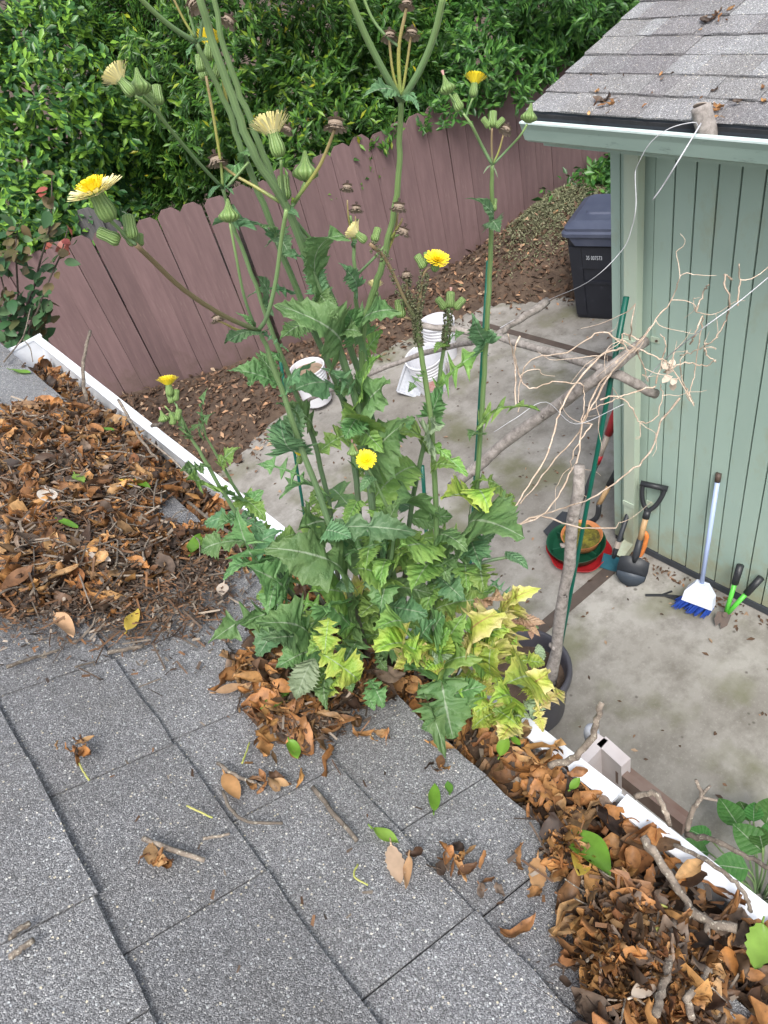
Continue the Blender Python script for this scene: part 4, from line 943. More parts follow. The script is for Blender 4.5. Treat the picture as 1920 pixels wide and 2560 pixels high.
# ---- dry vine draped over the trellis
vine_paths = [
 [(1560, 870), (1500, 890), (1420, 985), (1390, 1060), (1370, 1130), (1310, 1230), (1265, 1310)],
 [(1590, 870), (1500, 960), (1470, 1030), (1440, 1090), (1380, 1160), (1300, 1260)],
 [(1545, 900), (1490, 1000), (1455, 1060), (1445, 1140), (1400, 1230), (1350, 1290), (1255, 1330)],
 [(1700, 995), (1650, 1060), (1625, 1130), (1560, 1190), (1480, 1245), (1380, 1280), (1270, 1320)],
 [(1270, 1330), (1350, 1290), (1440, 1318), (1540, 1320)],
 [(1640, 965), (1570, 985), (1530, 1000), (1470, 1030)],
 [(1500, 1000), (1545, 990), (1580, 1020), (1600, 1055), (1640, 1045), (1655, 990), (1650, 960)],
 [(1555, 850), (1590, 870), (1650, 895), (1680, 920), (1735, 1015)],
 [(1590, 870), (1610, 920), (1620, 955)],
 [(1640, 960), (1655, 900), (1665, 860), (1650, 835)],
 [(1660, 930), (1680, 920), (1720, 905), (1760, 915), (1790, 900)],
 [(1830, 700), (1810, 690), (1825, 760), (1815, 800), (1790, 845), (1770, 860), (1730, 880), (1700, 890)],
 [(1845, 765), (1850, 700), (1848, 660)],
 [(1760, 870), (1770, 890), (1790, 905)],
 [(1590, 865), (1640, 800), (1680, 750), (1700, 690)],
 [(1575, 850), (1580, 800), (1588, 760)],
 [(1740, 780), (1760, 730), (1772, 712)],
 [(1735, 1010), (1720, 980), (1705, 950), (1700, 900)],
 [(1560, 860), (1500, 830), (1420, 880), (1330, 900), (1300, 960), (1295, 1030)],
 [(1290, 1015), (1285, 900), (1270, 835)],
 [(1300, 840), (1285, 880), (1300, 940), (1325, 970), (1380, 955), (1450, 960), (1460, 985), (1455, 1060)],
 [(1725, 860), (1740, 830), (1755, 790), (1750, 840), (1735, 930), (1722, 990)],
 [(1480, 1060), (1440, 1120), (1425, 1170)],
 [(1600, 850), (1560, 835), (1560, 860), (1585, 880), (1610, 850)],
]
vine = empty('dry_vine', at_rho(1570, 870, K2), 'tangle of dry tan vine stems draped over the stick trellis', 'vine')
rr = np.random.default_rng(5)
for i, pth in enumerate(vine_paths):
    rho0 = math.hypot(K2[0], K2[1]); P = []
    for (x, y) in pth:
        P.append(Pr(x, y, rho0 - 0.05 - max(0, (y - 950)) * 0.0013 + rr.uniform(-.05, .05)))
    P = smooth_path(P, 6); P[1:-1] += rr.normal(scale=.0025, size=P[1:-1].shape)
    r0 = .0042 if i < 5 else .0031
    MB().tube(P, np.linspace(r0 * 1.15, r0 * .7, len(P)) * (1 + .15 * np.sin(np.arange(len(P)) * 1.7)), 6).build('vine_stem', G['vine'], vine, smooth=True)
m = MB()
for i in range(34):
    pth = vine_paths[rr.integers(len(vine_paths))]; x, y = pth[rr.integers(len(pth))]; p = Pr(x, y, rho0 - .05 + rr.uniform(-.06, .06)); P = [p]
    d = _n(rr.normal(size=3)) * .03
    for k in range(5): d = d * .9 + rr.normal(scale=.014, size=3); P.append(P[-1] + d)
    m.tube(smooth_path(P, 2), np.linspace(.0022, .0009, 11), 4)
m.build('tendrils', G['vine'], vine)['kind'] = 'stuff'
m = MB()
for i in range(9):
    p = Pr(1672 + rr.normal() * 12, 915 + rr.normal() * 16, rho0 - .06); f, L = frame(p, p + rr.normal(scale=.03, size=3) + np.array([0, 0, -.02])); plate(m, f, [(-.012, 0), (.016, .3), (.012, .8), (0, 1.0), (-.014, .6)], .002, 8)
m.build('withered_leaves', G['pale_dead'], vine)['kind'] = 'stuff'

# ---- white timber frame standing under the eave, pipe, leafy plant below
wf = empty('timber_frame', Pz(1470, 1990, 0.0), 'chipped white timber frame with brown rail standing below the gutter', 'frame')
def post_between(px0, py0, px1, py1, z, h, th, name, mat):
    a, b = Pz(px0, py0, z), Pz(px1, py1, z); d = _n(b - a); nn = np.array([-d[1], d[0], 0]); m = MB()
    m.add([a - nn * th / 2, b - nn * th / 2, b + nn * th / 2, a + nn * th / 2] + [p - np.array([0, 0, h]) for p in (a - nn * th / 2, b - nn * th / 2, b + nn * th / 2, a + nn * th / 2)], [(0, 1, 2, 3), (7, 6, 5, 4), (0, 4, 5, 1), (1, 5, 6, 2), (2, 6, 7, 3), (3, 7, 4, 0)]); return m.build(name, mat, wf)
post_between(1440, 1915, 1507, 1842, 2.02, 2.02, .035, 'side_board', G['whitewood'])
post_between(1522, 1888, 1545, 1868, 2.02, 2.02, .09, 'post', G['whitewood'])
a, b = Pz(1545, 1935, 1.93), Pz(1712, 2068, 1.93); d = _n(b - a); nn = np.array([-d[1], d[0], 0])
m = MB(); m.box((a + b) / 2, (np.linalg.norm(b - a), .022, .07), Matrix.Rotation(math.atan2(d[1], d[0]), 3, 'Z')); m.build('rail', G['brownwood'], wf)
m = MB(); m.box((a + b) / 2 + nn * .024 + np.array([0, 0, -.012]), (np.linalg.norm(b - a), .022, .05), Matrix.Rotation(math.atan2(d[1], d[0]), 3, 'Z')); m.build('trim', G['brownwood'], wf)
pp = Pz(1478, 1815, 2.0)
pipe = empty('pipe', (pp[0], pp[1], 0), 'thin grey pipe with rounded cap beside the white timber frame', 'pipe')
MB().tube([(pp[0], pp[1], 0), (pp[0], pp[1], 1.97)], .016, 10).build('tube', G['wire'], pipe, smooth=True)
m = MB(); m.lathe([(.017, 1.93), (.023, 1.935), (.023, 1.965), (.018, 1.985), (.009, 1.99), (.0, 1.988)], 14, org=(pp[0], pp[1], 0)); m.build('cap', G['grey_print'], pipe, smooth=True)
def big_leaf_mesh(seed, L=1.0, w=.42, cup=.12, droop=.35):
    r = random.Random(seed); ny, V, U = 7, [], []
    for i in range(ny + 1):
        t = i / ny; ww = w * (math.sin(math.pi * min(1, t ** .75)) ** .8) * (1 + r.uniform(-.04, .04)) + .004
        for u in (-1, -.5, 0, .5, 1): V.append((u * ww * L, t * L, (cup * abs(u) ** 1.5 * ww - droop * t * t * .5 + r.uniform(-.006, .006)) * L)); U.append((u, t))
    F = [(i * 5 + j, i * 5 + j + 1, i * 5 + j + 6, i * 5 + j + 5) for i in range(ny) for j in range(4)]
    m = MB(); m.add(V, F, U); return m
gl = Pz(1915, 2195, 0.25)
lp_ = empty('leafy_plant', (gl[0], gl[1], 0), 'broad-leaved green plant growing on the ground below the gutter end', 'plant')
protos = []
lrng = np.random.default_rng(12)
TLbig = mat_thistle('broad_leaf_green', (0.05, 0.16, 0.035), (0.085, 0.23, 0.05), (0.09, 0.24, 0.06), .4)
for i in range(22):
    if i < 4: o = big_leaf_mesh(i).build('leaf', TLbig, lp_, smooth=True, local=True); protos.append(o)
    else: o = copy_part(protos[i % 4], lp_)
    th_ = lrng.random() * 6.28; q = lrng.random(); R = .05 + .22 * q
    o.location = (R * math.cos(th_), R * math.sin(th_), .20 + .22 * (1 - q) + lrng.random() * .05); s = .135 * lrng.uniform(.75, 1.25); o.scale = (s, s, s)
    o.rotation_euler = (lrng.uniform(-.2, .35), lrng.uniform(-.3, .3), th_ - math.pi / 2 + lrng.uniform(-.5, .5))
    m = MB(); m.tube(smooth_path([(0.02 * math.cos(th_), .02 * math.sin(th_), 0), (R * .5 * math.cos(th_), R * .5 * math.sin(th_), o.location[2] * .6), tuple(o.location)], 3), .004, 5); m.build('stalk', G['stem_g'], lp_, smooth=True, local=True)

# ---- red-tipped shrub in front of the fence
rs_c = Pr(60, 1010, 6.35); rs_c[2] = 0.10
rsr = empty('red_tipped_shrub', rs_c, 'loose shrub with red new leaves in front of the fence end', 'shrub')
RL = {'g': mat_leafrnd('rose_leaf_green', [(0, (0.035, 0.10, 0.04)), (.5, (0.06, 0.14, 0.055)), (1, (0.10, 0.17, 0.08))], .2, .2, .45, 5),
      'o': mat_leafrnd('bronze_leaf', [(0, (0.12, 0.10, 0.045)), (.5, (0.16, 0.12, 0.06)), (1, (0.10, 0.12, 0.05))], .2, .2, .45, 5),
      'r': mat_leafrnd('red_new_leaf', [(0, (0.30, 0.07, 0.05)), (.5, (0.36, 0.11, 0.08)), (1, (0.22, 0.05, 0.045))], .2, .2, .45, 5)}
protos = {}
rrn = np.random.default_rng(31); rho_r = math.hypot(rs_c[0], rs_c[1])
rstems = [[(70, 880), (90, 700), (125, 560), (130, 430)], [(50, 880), (45, 740), (40, 620), (45, 560)], [(60, 900), (20, 760), (-10, 640)], [(80, 900), (100, 760), (150, 640), (170, 570)], [(60, 890), (10, 820), (-40, 700), (-60, 560)], [(90, 900), (110, 820), (120, 760)]]
for si, sp_ in enumerate(rstems):
    P = [np.array([rs_c[0], rs_c[1], .02]) + rrn.normal(scale=.04, size=3) * np.array([1, 1, 0])] + [Pr(x, y, rho_r - .15 + rrn.uniform(-.25, .15)) for x, y in sp_]
    P = smooth_path(P, 6); MB().tube(P, np.linspace(.012, .004, len(P)), 6).build('stem', G['shrubbark'], rsr, smooth=True)
    for k in range(44):
        t = rrn.uniform(.22, 1.0); i = min(len(P) - 2, int(t * (len(P) - 1))); base = P[i] + rrn.normal(scale=.035, size=3)
        z = base[2]; top = t > .84 and rrn.random() < .75
        kk = 'r' if top and si in (0, 3) and rrn.random() < .6 else ('o' if t > .62 and rrn.random() < .6 else 'g')
        if kk not in protos: o = big_leaf_mesh(ord(kk), 1, .30, .1, .3).build('leaf', RL[kk], rsr, smooth=True, local=True); protos[kk] = o
        else: o = copy_part(protos[kk], rsr)
        d = _n(rrn.normal(size=3) * np.array([1, 1, .5]) + np.array([-.3, -.6, .0])); x, y, n_ = basis(d, np.array([-.3, -.5, .9]) + rrn.normal(scale=.35, size=3))
        s = rrn.uniform(.085, .14); b_ = base - np.array(wloc(rsr))
        o.matrix_local = Matrix(((x[0] * s, y[0] * s, n_[0] * s, b_[0]), (x[1] * s, y[1] * s, n_[1] * s, b_[1]), (x[2] * s, y[2] * s, n_[2] * s, b_[2]), (0, 0, 0, 1)))

# ---- leaf litter of the planting bed, grass clippings
def litter(name, label, cat, n, sampler, size, mat, seed, tmpl=None, tilt=.6):
    r = np.random.default_rng(seed); P = sampler(r, n); n = len(P)
    nn = unit(np.array([0, 0, 1.]) + r.normal(scale=tilt, size=(n, 3))); y = unit(np.cross(nn, r.normal(size=(n, 3)))); x = np.cross(y, nn)
    T = tmpl or leaf_template('oval'); V, F = scatter(T, P, x, y, nn, size * (.5 + r.random(n)))
    o = np_mesh(name, V, F, mat, np.repeat(r.random(n), len(T[0])), smooth=True); tag(o, label, cat, None, 'stuff'); return o
def bed_sampler(r, n):
    X = r.uniform(.5, 9, n * 3); Y = r.uniform(2.8, 8.5, n * 3); e = edge_y(X) + r.normal(scale=.12, size=n * 3)
    ok = (Y > e - np.abs(r.normal(scale=.15, size=n * 3))) & (Y < fence_y(X) - .03); X, Y = X[ok][:n], Y[ok][:n]
    return np.stack([X, Y, np.maximum(bed_h(X, Y), 0) + r.uniform(.004, .03, len(X))], -1)
G['bedleaf'] = mat_leafrnd('bed_litter', [(0, (0.07, 0.04, 0.025)), (.3, (0.13, 0.075, 0.045)), (.6, (0.05, 0.032, 0.022)), (.8, (0.20, 0.115, 0.07)), (.93, (0.38, 0.28, 0.19)), (1, (0.40, 0.20, 0.10))], .3, .0, .8, 20)
litter('leaf_litter', 'brown leaf litter covering the bed along the fence', 'leaf litter', 9000, bed_sampler, .062, G['bedleaf'], 3)
def clip_sampler(r, n):
    X = 6.45 + r.normal(scale=.34, size=n); Y = 5.40 + r.normal(scale=.24, size=n); Y = np.minimum(Y, fence_y(X) - .04); return np.stack([X, Y, np.maximum(bed_h(X, Y), 0) + r.uniform(0, .04, n)], -1)
G['clip'] = mat_leafrnd('dry_grass_clippings', [(0, (0.14, 0.15, 0.08)), (.4, (0.21, 0.215, 0.12)), (.7, (0.11, 0.125, 0.065)), (1, (0.27, 0.26, 0.17))], .2, .0, .8, 20)
litter('grass_clippings', 'heap of khaki grass clippings piled against the fence by the bin', 'clippings', 15000, clip_sampler, .032, G['clip'], 4, leaf_template('narrow'), .9)
def hedgecl_sampler(r, n):
    X = 7.7 + r.normal(scale=.45, size=n); Y = 5.2 + r.normal(scale=.25, size=n); Y = np.minimum(Y, fence_y(X) - .04); return np.stack([X, Y, np.maximum(bed_h(X, Y), 0) + r.uniform(0, .22, n)], -1)
litter('ground_cover', 'low dark leafy growth behind the wheelie bin', 'ground cover', 2600, hedgecl_sampler, .09, G['leaf_dark'], 6, None, .9)
def conc_sampler(r, n):
    X = r.uniform(1.0, 6, n * 2); Y = r.uniform(.6, 5.9, n * 2); ok = (Y < edge_y(X)) & ~((X > 2.9) & (Y < 2.35)); return np.stack([X[ok][:n], Y[ok][:n], np.full(ok.sum(), .008)[:n]], -1)
litter('leaf_scraps', 'scattered small leaf scraps on the concrete patio', 'leaf scraps', 420, conc_sampler, .030, G['bedleaf'], 8, None, .25)
def wall_sampler(r, n):
    Y = r.uniform(.3, 2.2, n); X = 3.0 - np.abs(r.normal(scale=.07, size=n)); return np.stack([X, Y, np.full(n, .008)], -1)
litter('leaf_scraps', 'brown leaf scraps gathered at the foot of the shed wall', 'leaf scraps', 160, wall_sampler, .035, G['bedleaf'], 9, None, .3)

# ================================================================== LITTER ON THE ROOF AND IN THE GUTTER
def px2roof(px, py, h=0.0):
    """roof-plane hit -> (s up-slope from the eave, y along the eave) in house coordinates"""
    n_h = np.array([math.sin(TH), 0, math.cos(TH)]); r = ray(px, py); rh = np.array(w2h(r)); t = (-DP + h) / n_h.dot(rh); p = rh * t
    return (XE - p[0]) / math.cos(TH), p[1]
def surf(px, py, h=0.0):
    """world point on the roof (or level with the gutter lip beyond the eave), raised by h"""
    s, y = px2roof(px, py, 0.006 + h)
    if s > 0: return np.array(on_house(s, y, 0.006 + h))
    return Pz(px, py, LZ + 0.026 + h)
GS, GY, GR = np.arange(-.02, 1.0, .006), np.arange(-.95, 2.42, .006), .006
_S, _Y = np.meshgrid(GS, GY, indexing='ij')
def poly_mask(pts):
    P = np.array([px2roof(x, y) for x, y in pts]); m = np.zeros(_S.shape, bool); n = len(P); j = n - 1
    for i in range(n):
        c = ((P[i, 1] > _Y) != (P[j, 1] > _Y)) & (_S < (P[j, 0] - P[i, 0]) * (_Y - P[i, 1]) / (P[j, 1] - P[i, 1] + 1e-12) + P[i, 0]); m ^= c; j = i
    return m.astype(float)
def blur(a, k, it=2):
    for _ in range(it):
        for ax_ in (0, 1):
            acc = np.zeros_like(a)
            for d in range(-k, k + 1): acc += np.roll(a, d, ax_)
            a = acc / (2 * k + 1)
    return a
PILES = {
 'left': ([(0, 1046), (60, 1035), (180, 1030), (150, 965), (105, 905), (150, 880), (300, 1010), (420, 1130), (520, 1250), (430, 1240), (370, 1290), (390, 1350), (500, 1320), (610, 1370), (640, 1430), (560, 1445), (500, 1395), (440, 1420), (380, 1500), (270, 1550), (200, 1530), (0, 1560)], .017),
 'fine': ([(0, 1540), (250, 1520), (480, 1390), (580, 1450), (540, 1560), (420, 1610), (300, 1600), (180, 1580), (60, 1600), (0, 1620)], .005),
 'base': ([(560, 1715), (640, 1660), (760, 1640), (900, 1660), (960, 1715), (900, 1800), (840, 1850), (760, 1890), (650, 1855), (600, 1790)], .020),
 'under': ([(600, 1640), (700, 1560), (900, 1560), (1080, 1690), (1150, 1800), (1000, 1740), (850, 1720), (680, 1700)], .022),
 'right': ([(1060, 1730), (1190, 1870), (1370, 2070), (1390, 2170), (1540, 2220), (1500, 2330), (1470, 2470), (1540, 2570), (1720, 2570), (1740, 2470), (1810, 2440), (1920, 2540), (2050, 2560), (2050, 2200), (1400, 1800), (1100, 1690)], .022),
}
masks = {k: poly_mask(v[0]) for k, v in PILES.items()}
rough = vnoise(_S, _Y, 11, 9) * .45 + vnoise(_S, _Y, 26, 3) * .33 + vnoise(_S, _Y, 60, 4) * .22
HH = np.zeros_like(_S)
for k, (pts, th_) in PILES.items():
    b = blur(masks[k], 4); HH = np.maximum(HH, th_ * np.clip(b * 1.5 - .52 + 2.1 * (rough - .48), 0, 1))
def pile_h(s, y):
    i = np.clip(((np.asarray(s) - GS[0]) / GR).astype(int), 0, len(GS) - 1); j = np.clip(((np.asarray(y) - GY[0]) / GR).astype(int), 0, len(GY) - 1); return HH[i, j]
# humus under the leaves
ii, jj = np.nonzero((HH[:-1, :-1] > .0045) & (_S[:-1, :-1] > 0)); used = {}; V = []; F = []
def vid(i, j):
    k_ = (i, j)
    if k_ not in used:
        used[k_] = len(V); V.append(on_house(GS[i], GY[j], .0075 + HH[i, j] * (0.7 + .6 * rough[i, j]) - (0.007 if HH[i, j] < .0055 else 0)))
    return used[k_]
for i, j in zip(ii[::1], jj[::1]):
    if (i + j) % 1 == 0: F.append((vid(i, j), vid(i, j + 1), vid(i + 1, j + 1), vid(i + 1, j)))
o = np_mesh('humus', V, F, G['humus'], smooth=True); tag(o, 'dark rotted leaf humus spread under the dead leaves on the shingles', 'humus', None, 'stuff')
# humus in the trough of the gutter
def gut_top(y):
    """top of the litter in the trough"""
    return LZ - .022 + .014 * (vnoise(np.asarray(y), np.asarray(y) * 0 + 3.3, 9, 8) - .5) + np.where(np.asarray(y) < .45, .022, 0) - np.where(np.asarray(y) > 2.05, .028, 0)
ys = np.linspace(HG1 + .01, HG0 - .012, 420); xs = np.linspace(.2175, .309, 9); V = []; F = []
for a, yy in enumerate(ys):
    for b, xx in enumerate(xs): V.append(h2w(xx, yy, float(gut_top(yy)) - .012 - .035 * max(0, (xx - .285) / .024) + .006 * math.sin(yy * 90 + xx * 300)))
n = len(xs)
for a in range(len(ys) - 1):
    for b in range(n - 1): F.append((a * n + b, a * n + b + 1, (a + 1) * n + b + 1, (a + 1) * n + b))
o = np_mesh('humus', V, F, G['humus'], smooth=True); tag(o, 'wet dark humus filling the trough of the white gutter', 'humus', None, 'stuff')
# dead leaf templates: curled and crumpled blades with a short stalk
def dead_template(seed, w=.26, roll=1.2, bend=.8, crump=.035, ny=6):
    r = np.random.default_rng(seed); V = []; us = (-1, -.5, 0, .5, 1)
    x = y = 0; ang = -bend * .5; pts = []
    for i in range(ny + 1): pts.append((y, x)); ang += bend / ny; y += math.cos(ang) / ny; x += math.sin(ang) / ny
    for i in range(ny + 1):
        t = i / ny; ww = w * (math.sin(math.pi * (t * .94 + .03)) ** .8) * (1 + r.uniform(-.12, .12)); rl = roll * (1 + .5 * math.sin(3 * t + seed))
        for u in us:
            a = u * rl; R = ww / max(abs(rl), .15); px_ = R * math.sin(a); pz = R * (1 - math.cos(a))
            V.append((px_ + r.normal() * crump * .5, pts[i][0] - .5, pts[i][1] + pz + r.normal() * crump))
    F = [(i * 5 + j, i * 5 + j + 1, i * 5 + j + 6, i * 5 + j + 5) for i in range(ny) for j in range(4)]
    return np.array(V), np.array(F)
DT = [dead_template(i, w=[.24, .34, .16, .27, .30, .20, .12][i % 7], roll=[.45, 1.2, 1.9, -1.0, .7, 2.7, .5][i % 7], bend=[.5, 1.5, -.9, 1.9, .4, 1.1, 2.2][i % 7], crump=.022 + .018 * (i % 4)) for i in range(16)]
def litter_leaves(r, n, sampler):
    """sampler -> list of (P, size); returns arrays"""
    P, S, U = sampler(r, n); n = len(P); nn = unit(U + r.normal(scale=.55, size=(n, 3))); y = unit(np.cross(nn, r.normal(size=(n, 3)))); x = np.cross(y, nn); return P, S, x, y, nn
UPH = np.array(h2w(math.sin(TH), 0, math.cos(TH)))
def pile_sampler(key, smin, smax, lift=1.0):
    idx = np.argwhere((masks[key] > 0) & (HH > (.002 if key != 'fine' else -1)) & (_S > 0.004))
    def f(r, n):
        k = idx[r.integers(len(idx), size=n)]; far = np.where(r.random(n) < .22, .030, .004) if key != 'fine' else np.where(r.random(n) < .5, .055, .012); S_ = np.maximum(.006, GS[k[:, 0]] + r.normal(size=n) * far); Y_ = GY[k[:, 1]] + r.normal(size=n) * far; h = pile_h(S_, Y_)
        P = np.array([on_house(a, b, .010 + c * (.75 + .6 * q) * lift + .004 * q) for a, b, c, q in zip(S_, Y_, h, r.random(n))])
        return P, r.uniform(smin, smax, n), np.tile(UPH, (n, 1))
    return f
def gutter_sampler(y0, y1, smin, smax, over=0.0):
    def f(r, n):
        Y_ = r.uniform(y0, y1, n); X_ = r.uniform(.222, .300 + over, n); Z_ = gut_top(Y_) - .004 + r.uniform(-.004, .014, n) + over * .6 * r.random(n)
        return np.array([h2w(a, b, c) for a, b, c in zip(X_, Y_, Z_)]), r.uniform(smin, smax, n), np.tile(np.array([0, 0, 1.]), (n, 1))
    return f
lr = np.random.default_rng(77)
jobs = [ # key, individuals, stuff count, sampler, label words
 ('left', 110, 900, pile_sampler('left', .028, .050), 'curled brown dead leaf in the broad leaf heap on the shingles', 'dead leaves of the broad heap'),
 ('base', 40, 210, pile_sampler('base', .03, .052), 'curled orange-brown dead leaf heaped at the foot of the thistles', 'dead leaves at the thistle foot'),
 ('under', 0, 70, pile_sampler('under', .03, .05), '', ''),
 ('right', 110, 850, pile_sampler('right', .026, .046), 'crumpled brown dead leaf in the heap overflowing the eave', 'dead leaves overflowing the eave'),
 ('gutter_far', 0, 620, gutter_sampler(.65, 2.28, .026, .046), '', ''),
 ('gutter_near', 50, 560, gutter_sampler(-.5, .62, .026, .046, .012), 'crumpled brown dead leaf packed in the trough of the gutter', 'dead leaves packed in the gutter')]
VV, FF, RR = [], [], []; off = 0
dead_protos = []
for ti in range(8):
    V0, F0 = DT[ti]; o = np_mesh('dead_leaf', V0, F0, G['dead'], np.zeros(len(V0)), smooth=False); dead_protos.append(o.data); bpy.data.objects.remove(o)
def mat4(x, y, n_, s, p): return Matrix(((x[0] * s, y[0] * s, n_[0] * s, p[0]), (x[1] * s, y[1] * s, n_[1] * s, p[1]), (x[2] * s, y[2] * s, n_[2] * s, p[2]), (0, 0, 0, 1)))
for key, n_ind, n_st, smp, lab, grp in jobs:
    P, S, X, Y, Nn = litter_leaves(lr, n_st, smp); S = S * np.clip(np.exp(lr.normal(scale=.30, size=len(S))), .45, 1.5); tsel = lr.integers(len(DT), size=len(P))
    for t in range(len(DT)):
        k = tsel == t
        if not k.any(): continue
        V, F = scatter(DT[t], P[k], X[k], Y[k], Nn[k], S[k]); VV.append(V); FF.append(F + off); off += len(V); RR.append(np.repeat(lr.random(k.sum()), len(DT[t][0])))
    if n_ind:
        P, S, X, Y, Nn = litter_leaves(lr, n_ind, smp)
        up = UPH if 'gutter' not in key else np.array([0, 0, 1.])
        for i in range(n_ind):
            o = bpy.data.objects.new('dead_leaf', dead_protos[int(lr.integers(8))]); col.objects.link(o)
            o.matrix_world = mat4(X[i], Y[i], Nn[i], S[i] * float(lr.uniform(.8, 1.25)), P[i] + up * .007); tag(o, lab, 'leaf', grp)
o = np_mesh('dead_leaves', np.vstack(VV), np.vstack(FF), G['dead'], np.concatenate(RR)); tag(o, 'mass of curled brown dead leaves filling the gutter and heaps', 'dead leaves', None, 'stuff')
# crumbs: stalks, bark flakes and leaf dust
crT = (np.array([(-.5, -.16, 0), (.5, -.1, .05), (.45, .14, .12), (-.4, .18, .02)]), np.array([(0, 1, 2, 3)]))
stT = (np.array([(-.5, -.025, 0), (.5, -.02, .05), (.5, .02, .09), (-.5, .025, .04)]), np.array([(0, 1, 2, 3)]))
VV, FF, RR = [], [], []; off = 0
def open_sampler(r, n):
    y_ = r.uniform(-.3, 2.2, n); s_ = r.uniform(.0, .62, n); d = vnoise(s_, y_, 9, 12); k = d > .66; s_, y_ = s_[k], y_[k]
    return np.array([on_house(a, b, .013) for a, b in zip(s_, y_)]), r.uniform(.004, .012, len(s_)), np.tile(UPH, (len(s_), 1))
for smp, n_, T, tilt in ((pile_sampler('left', .005, .017, 1.15), 4200, crT, .55), (pile_sampler('left', .02, .06, 1.2), 1000, stT, .35), (pile_sampler('fine', .004, .012), 2300, crT, .4), (pile_sampler('fine', .015, .05), 420, stT, .25),
                         (pile_sampler('base', .004, .014), 900, crT, .5), (pile_sampler('base', .02, .05), 160, stT, .3), (pile_sampler('right', .004, .014), 1500, crT, .5), (pile_sampler('right', .02, .06), 260, stT, .3), (gutter_sampler(-.5, 2.25, .006, .02), 1600, crT, .6), (open_sampler, 700, crT, .2)):
    P, S, U = smp(lr, n_); n_ = len(P); nn = unit(U + lr.normal(scale=tilt, size=(n_, 3))); y = unit(np.cross(nn, lr.normal(size=(n_, 3)))); x = np.cross(y, nn)
    V, F = scatter(T, P, x, y, nn, S); VV.append(V); FF.append(F + off); off += len(V); RR.append(np.repeat(lr.random(n_), 4))
o = np_mesh('leaf_crumbs', np.vstack(VV), np.vstack(FF), G['crumb'], np.concatenate(RR)); tag(o, 'leaf crumbs, stalks and bark flakes strewn over the shingles', 'crumbs', None, 'stuff')

# ---- single leaves one can point to
def flat_leaf(px0, py0, px1, py1, ratio, mat, label, h=.012, curl=.25, seed=0, tip_h=.0, serr=0.0):
    a, b = surf(px0, py0, h), surf(px1, py1, h + tip_h); L = np.linalg.norm(b - a); r = random.Random(seed)
    x, y, n_ = basis(b - a, UPH); m = MB(); V = []; U = []; ny = 12
    for i in range(ny + 1):
        t = i / ny; ww = ratio * .5 * (math.sin(math.pi * t ** .85) ** .75 + .02) * (1 + (serr if i % 2 else -serr))
        for u in (-1, -.5, 0, .5, 1): V.append(a + x * (u * ww * L) + y * (t * L) + n_ * (L * (curl * .35 * (u * u) * ww * 2 + .10 * curl * math.sin(6 * t + 2 * u + seed) * abs(u) + curl * .22 * (t - .5) ** 2 * 2))); U.append((u, t))
    m.add(V, [(i * 5 + j, i * 5 + j + 1, i * 5 + j + 6, i * 5 + j + 5) for i in range(ny) for j in range(4)], U)
    e = a - y * L * .16 + n_ * .003; m.tube([e, a + y * L * .02], [.0009, .0013], 5)
    return tag(m.build('fallen_leaf', mat, None, smooth=True, org=a), label, 'leaf')
flat_leaf(1425, 2075, 1492, 2225, .52, G['green_fallen'], 'large glossy green leaf lying on the gutter heap', .034, .5, 1)
flat_leaf(1462, 2105, 1422, 2212, .42, G['yellow_dead'], 'yellow-green leaf with a brown base beside the large glossy green leaf', .024, .3, 2)
flat_leaf(1440, 2212, 1476, 2248, .5, G['pale_dead'], 'pale grey underside of a leaf at the heap edge under the glossy green leaf', .010, .3, 3)
flat_leaf(1336, 2150, 1334, 2240, .42, G['tan_dead'], 'tan serrated leaf lying alone on bare shingles near the eave', .004, .15, 4, serr=.08)
flat_leaf(968, 2120, 990, 2218, .42, G['pale_dead'], 'cream toothed leaf beside dark curled scraps on the shingles', .004, .2, 5, serr=.1)
flat_leaf(918, 2078, 985, 2118, .42, G['green_fallen'], 'twisted light green leaf touching the cream toothed leaf', .006, .6, 6)
flat_leaf(550, 1938, 586, 2006, .44, G['tan_dead'], 'orange lance-shaped leaf lying flat beside two thin twigs', .004, .2, 7)
flat_leaf(1075, 2035, 1078, 1965, .34, G['green_fallen'], 'small half green half brown leaf lying on clean shingles', .004, .4, 8)
flat_leaf(1115, 1990, 1112, 1958, .5, G['green_fallen'], 'tiny green leaf scrap beside the half brown leaf', .004, .5, 9)
flat_leaf(1450, 2312, 1500, 2385, .55, G['green_fallen'], 'broad dull green leaf at the edge of the overflow heap', .008, .4, 10)
flat_leaf(1905, 2310, 1885, 2425, .55, G['green_fallen'], 'ragged yellow-green leaf on the heap beside the gutter lip', .036, .5, 11, serr=.12)
flat_leaf(1548, 2528, 1622, 2476, .34, G['pale_dead'], 'pale beige pointed leaf on the lower end of the overflow heap', .030, .2, 12)
flat_leaf(522, 1738, 598, 1716, .36, G['tan_dead'], 'smooth orange-tan leaf at the outer edge of the thistle foot heap', .010, .2, 13)
flat_leaf(630, 1782, 694, 1744, .42, G['green_fallen'], 'glossy dark green leaf lying on the thistle foot heap', .026, .4, 14)
flat_leaf(618, 1770, 648, 1816, .4, G['tan_dead'], 'cream and brown curled leaf standing at the thistle foot heap', .018, .8, 15, .01)
flat_leaf(706, 1862, 728, 1906, .55, G['green_fallen'], 'crinkled bright green leaf at the front of the thistle foot heap', .012, .6, 16)
flat_leaf(82, 1228, 92, 1262, .6, G['pale_dead'], 'white heart-shaped leaf on top of the broad leaf heap', .034, .2, 17)
flat_leaf(190, 1388, 246, 1412, .45, G['pale_dead'], 'long pale leaf lying on the broad heap beside curled green stems', .030, .2, 18)
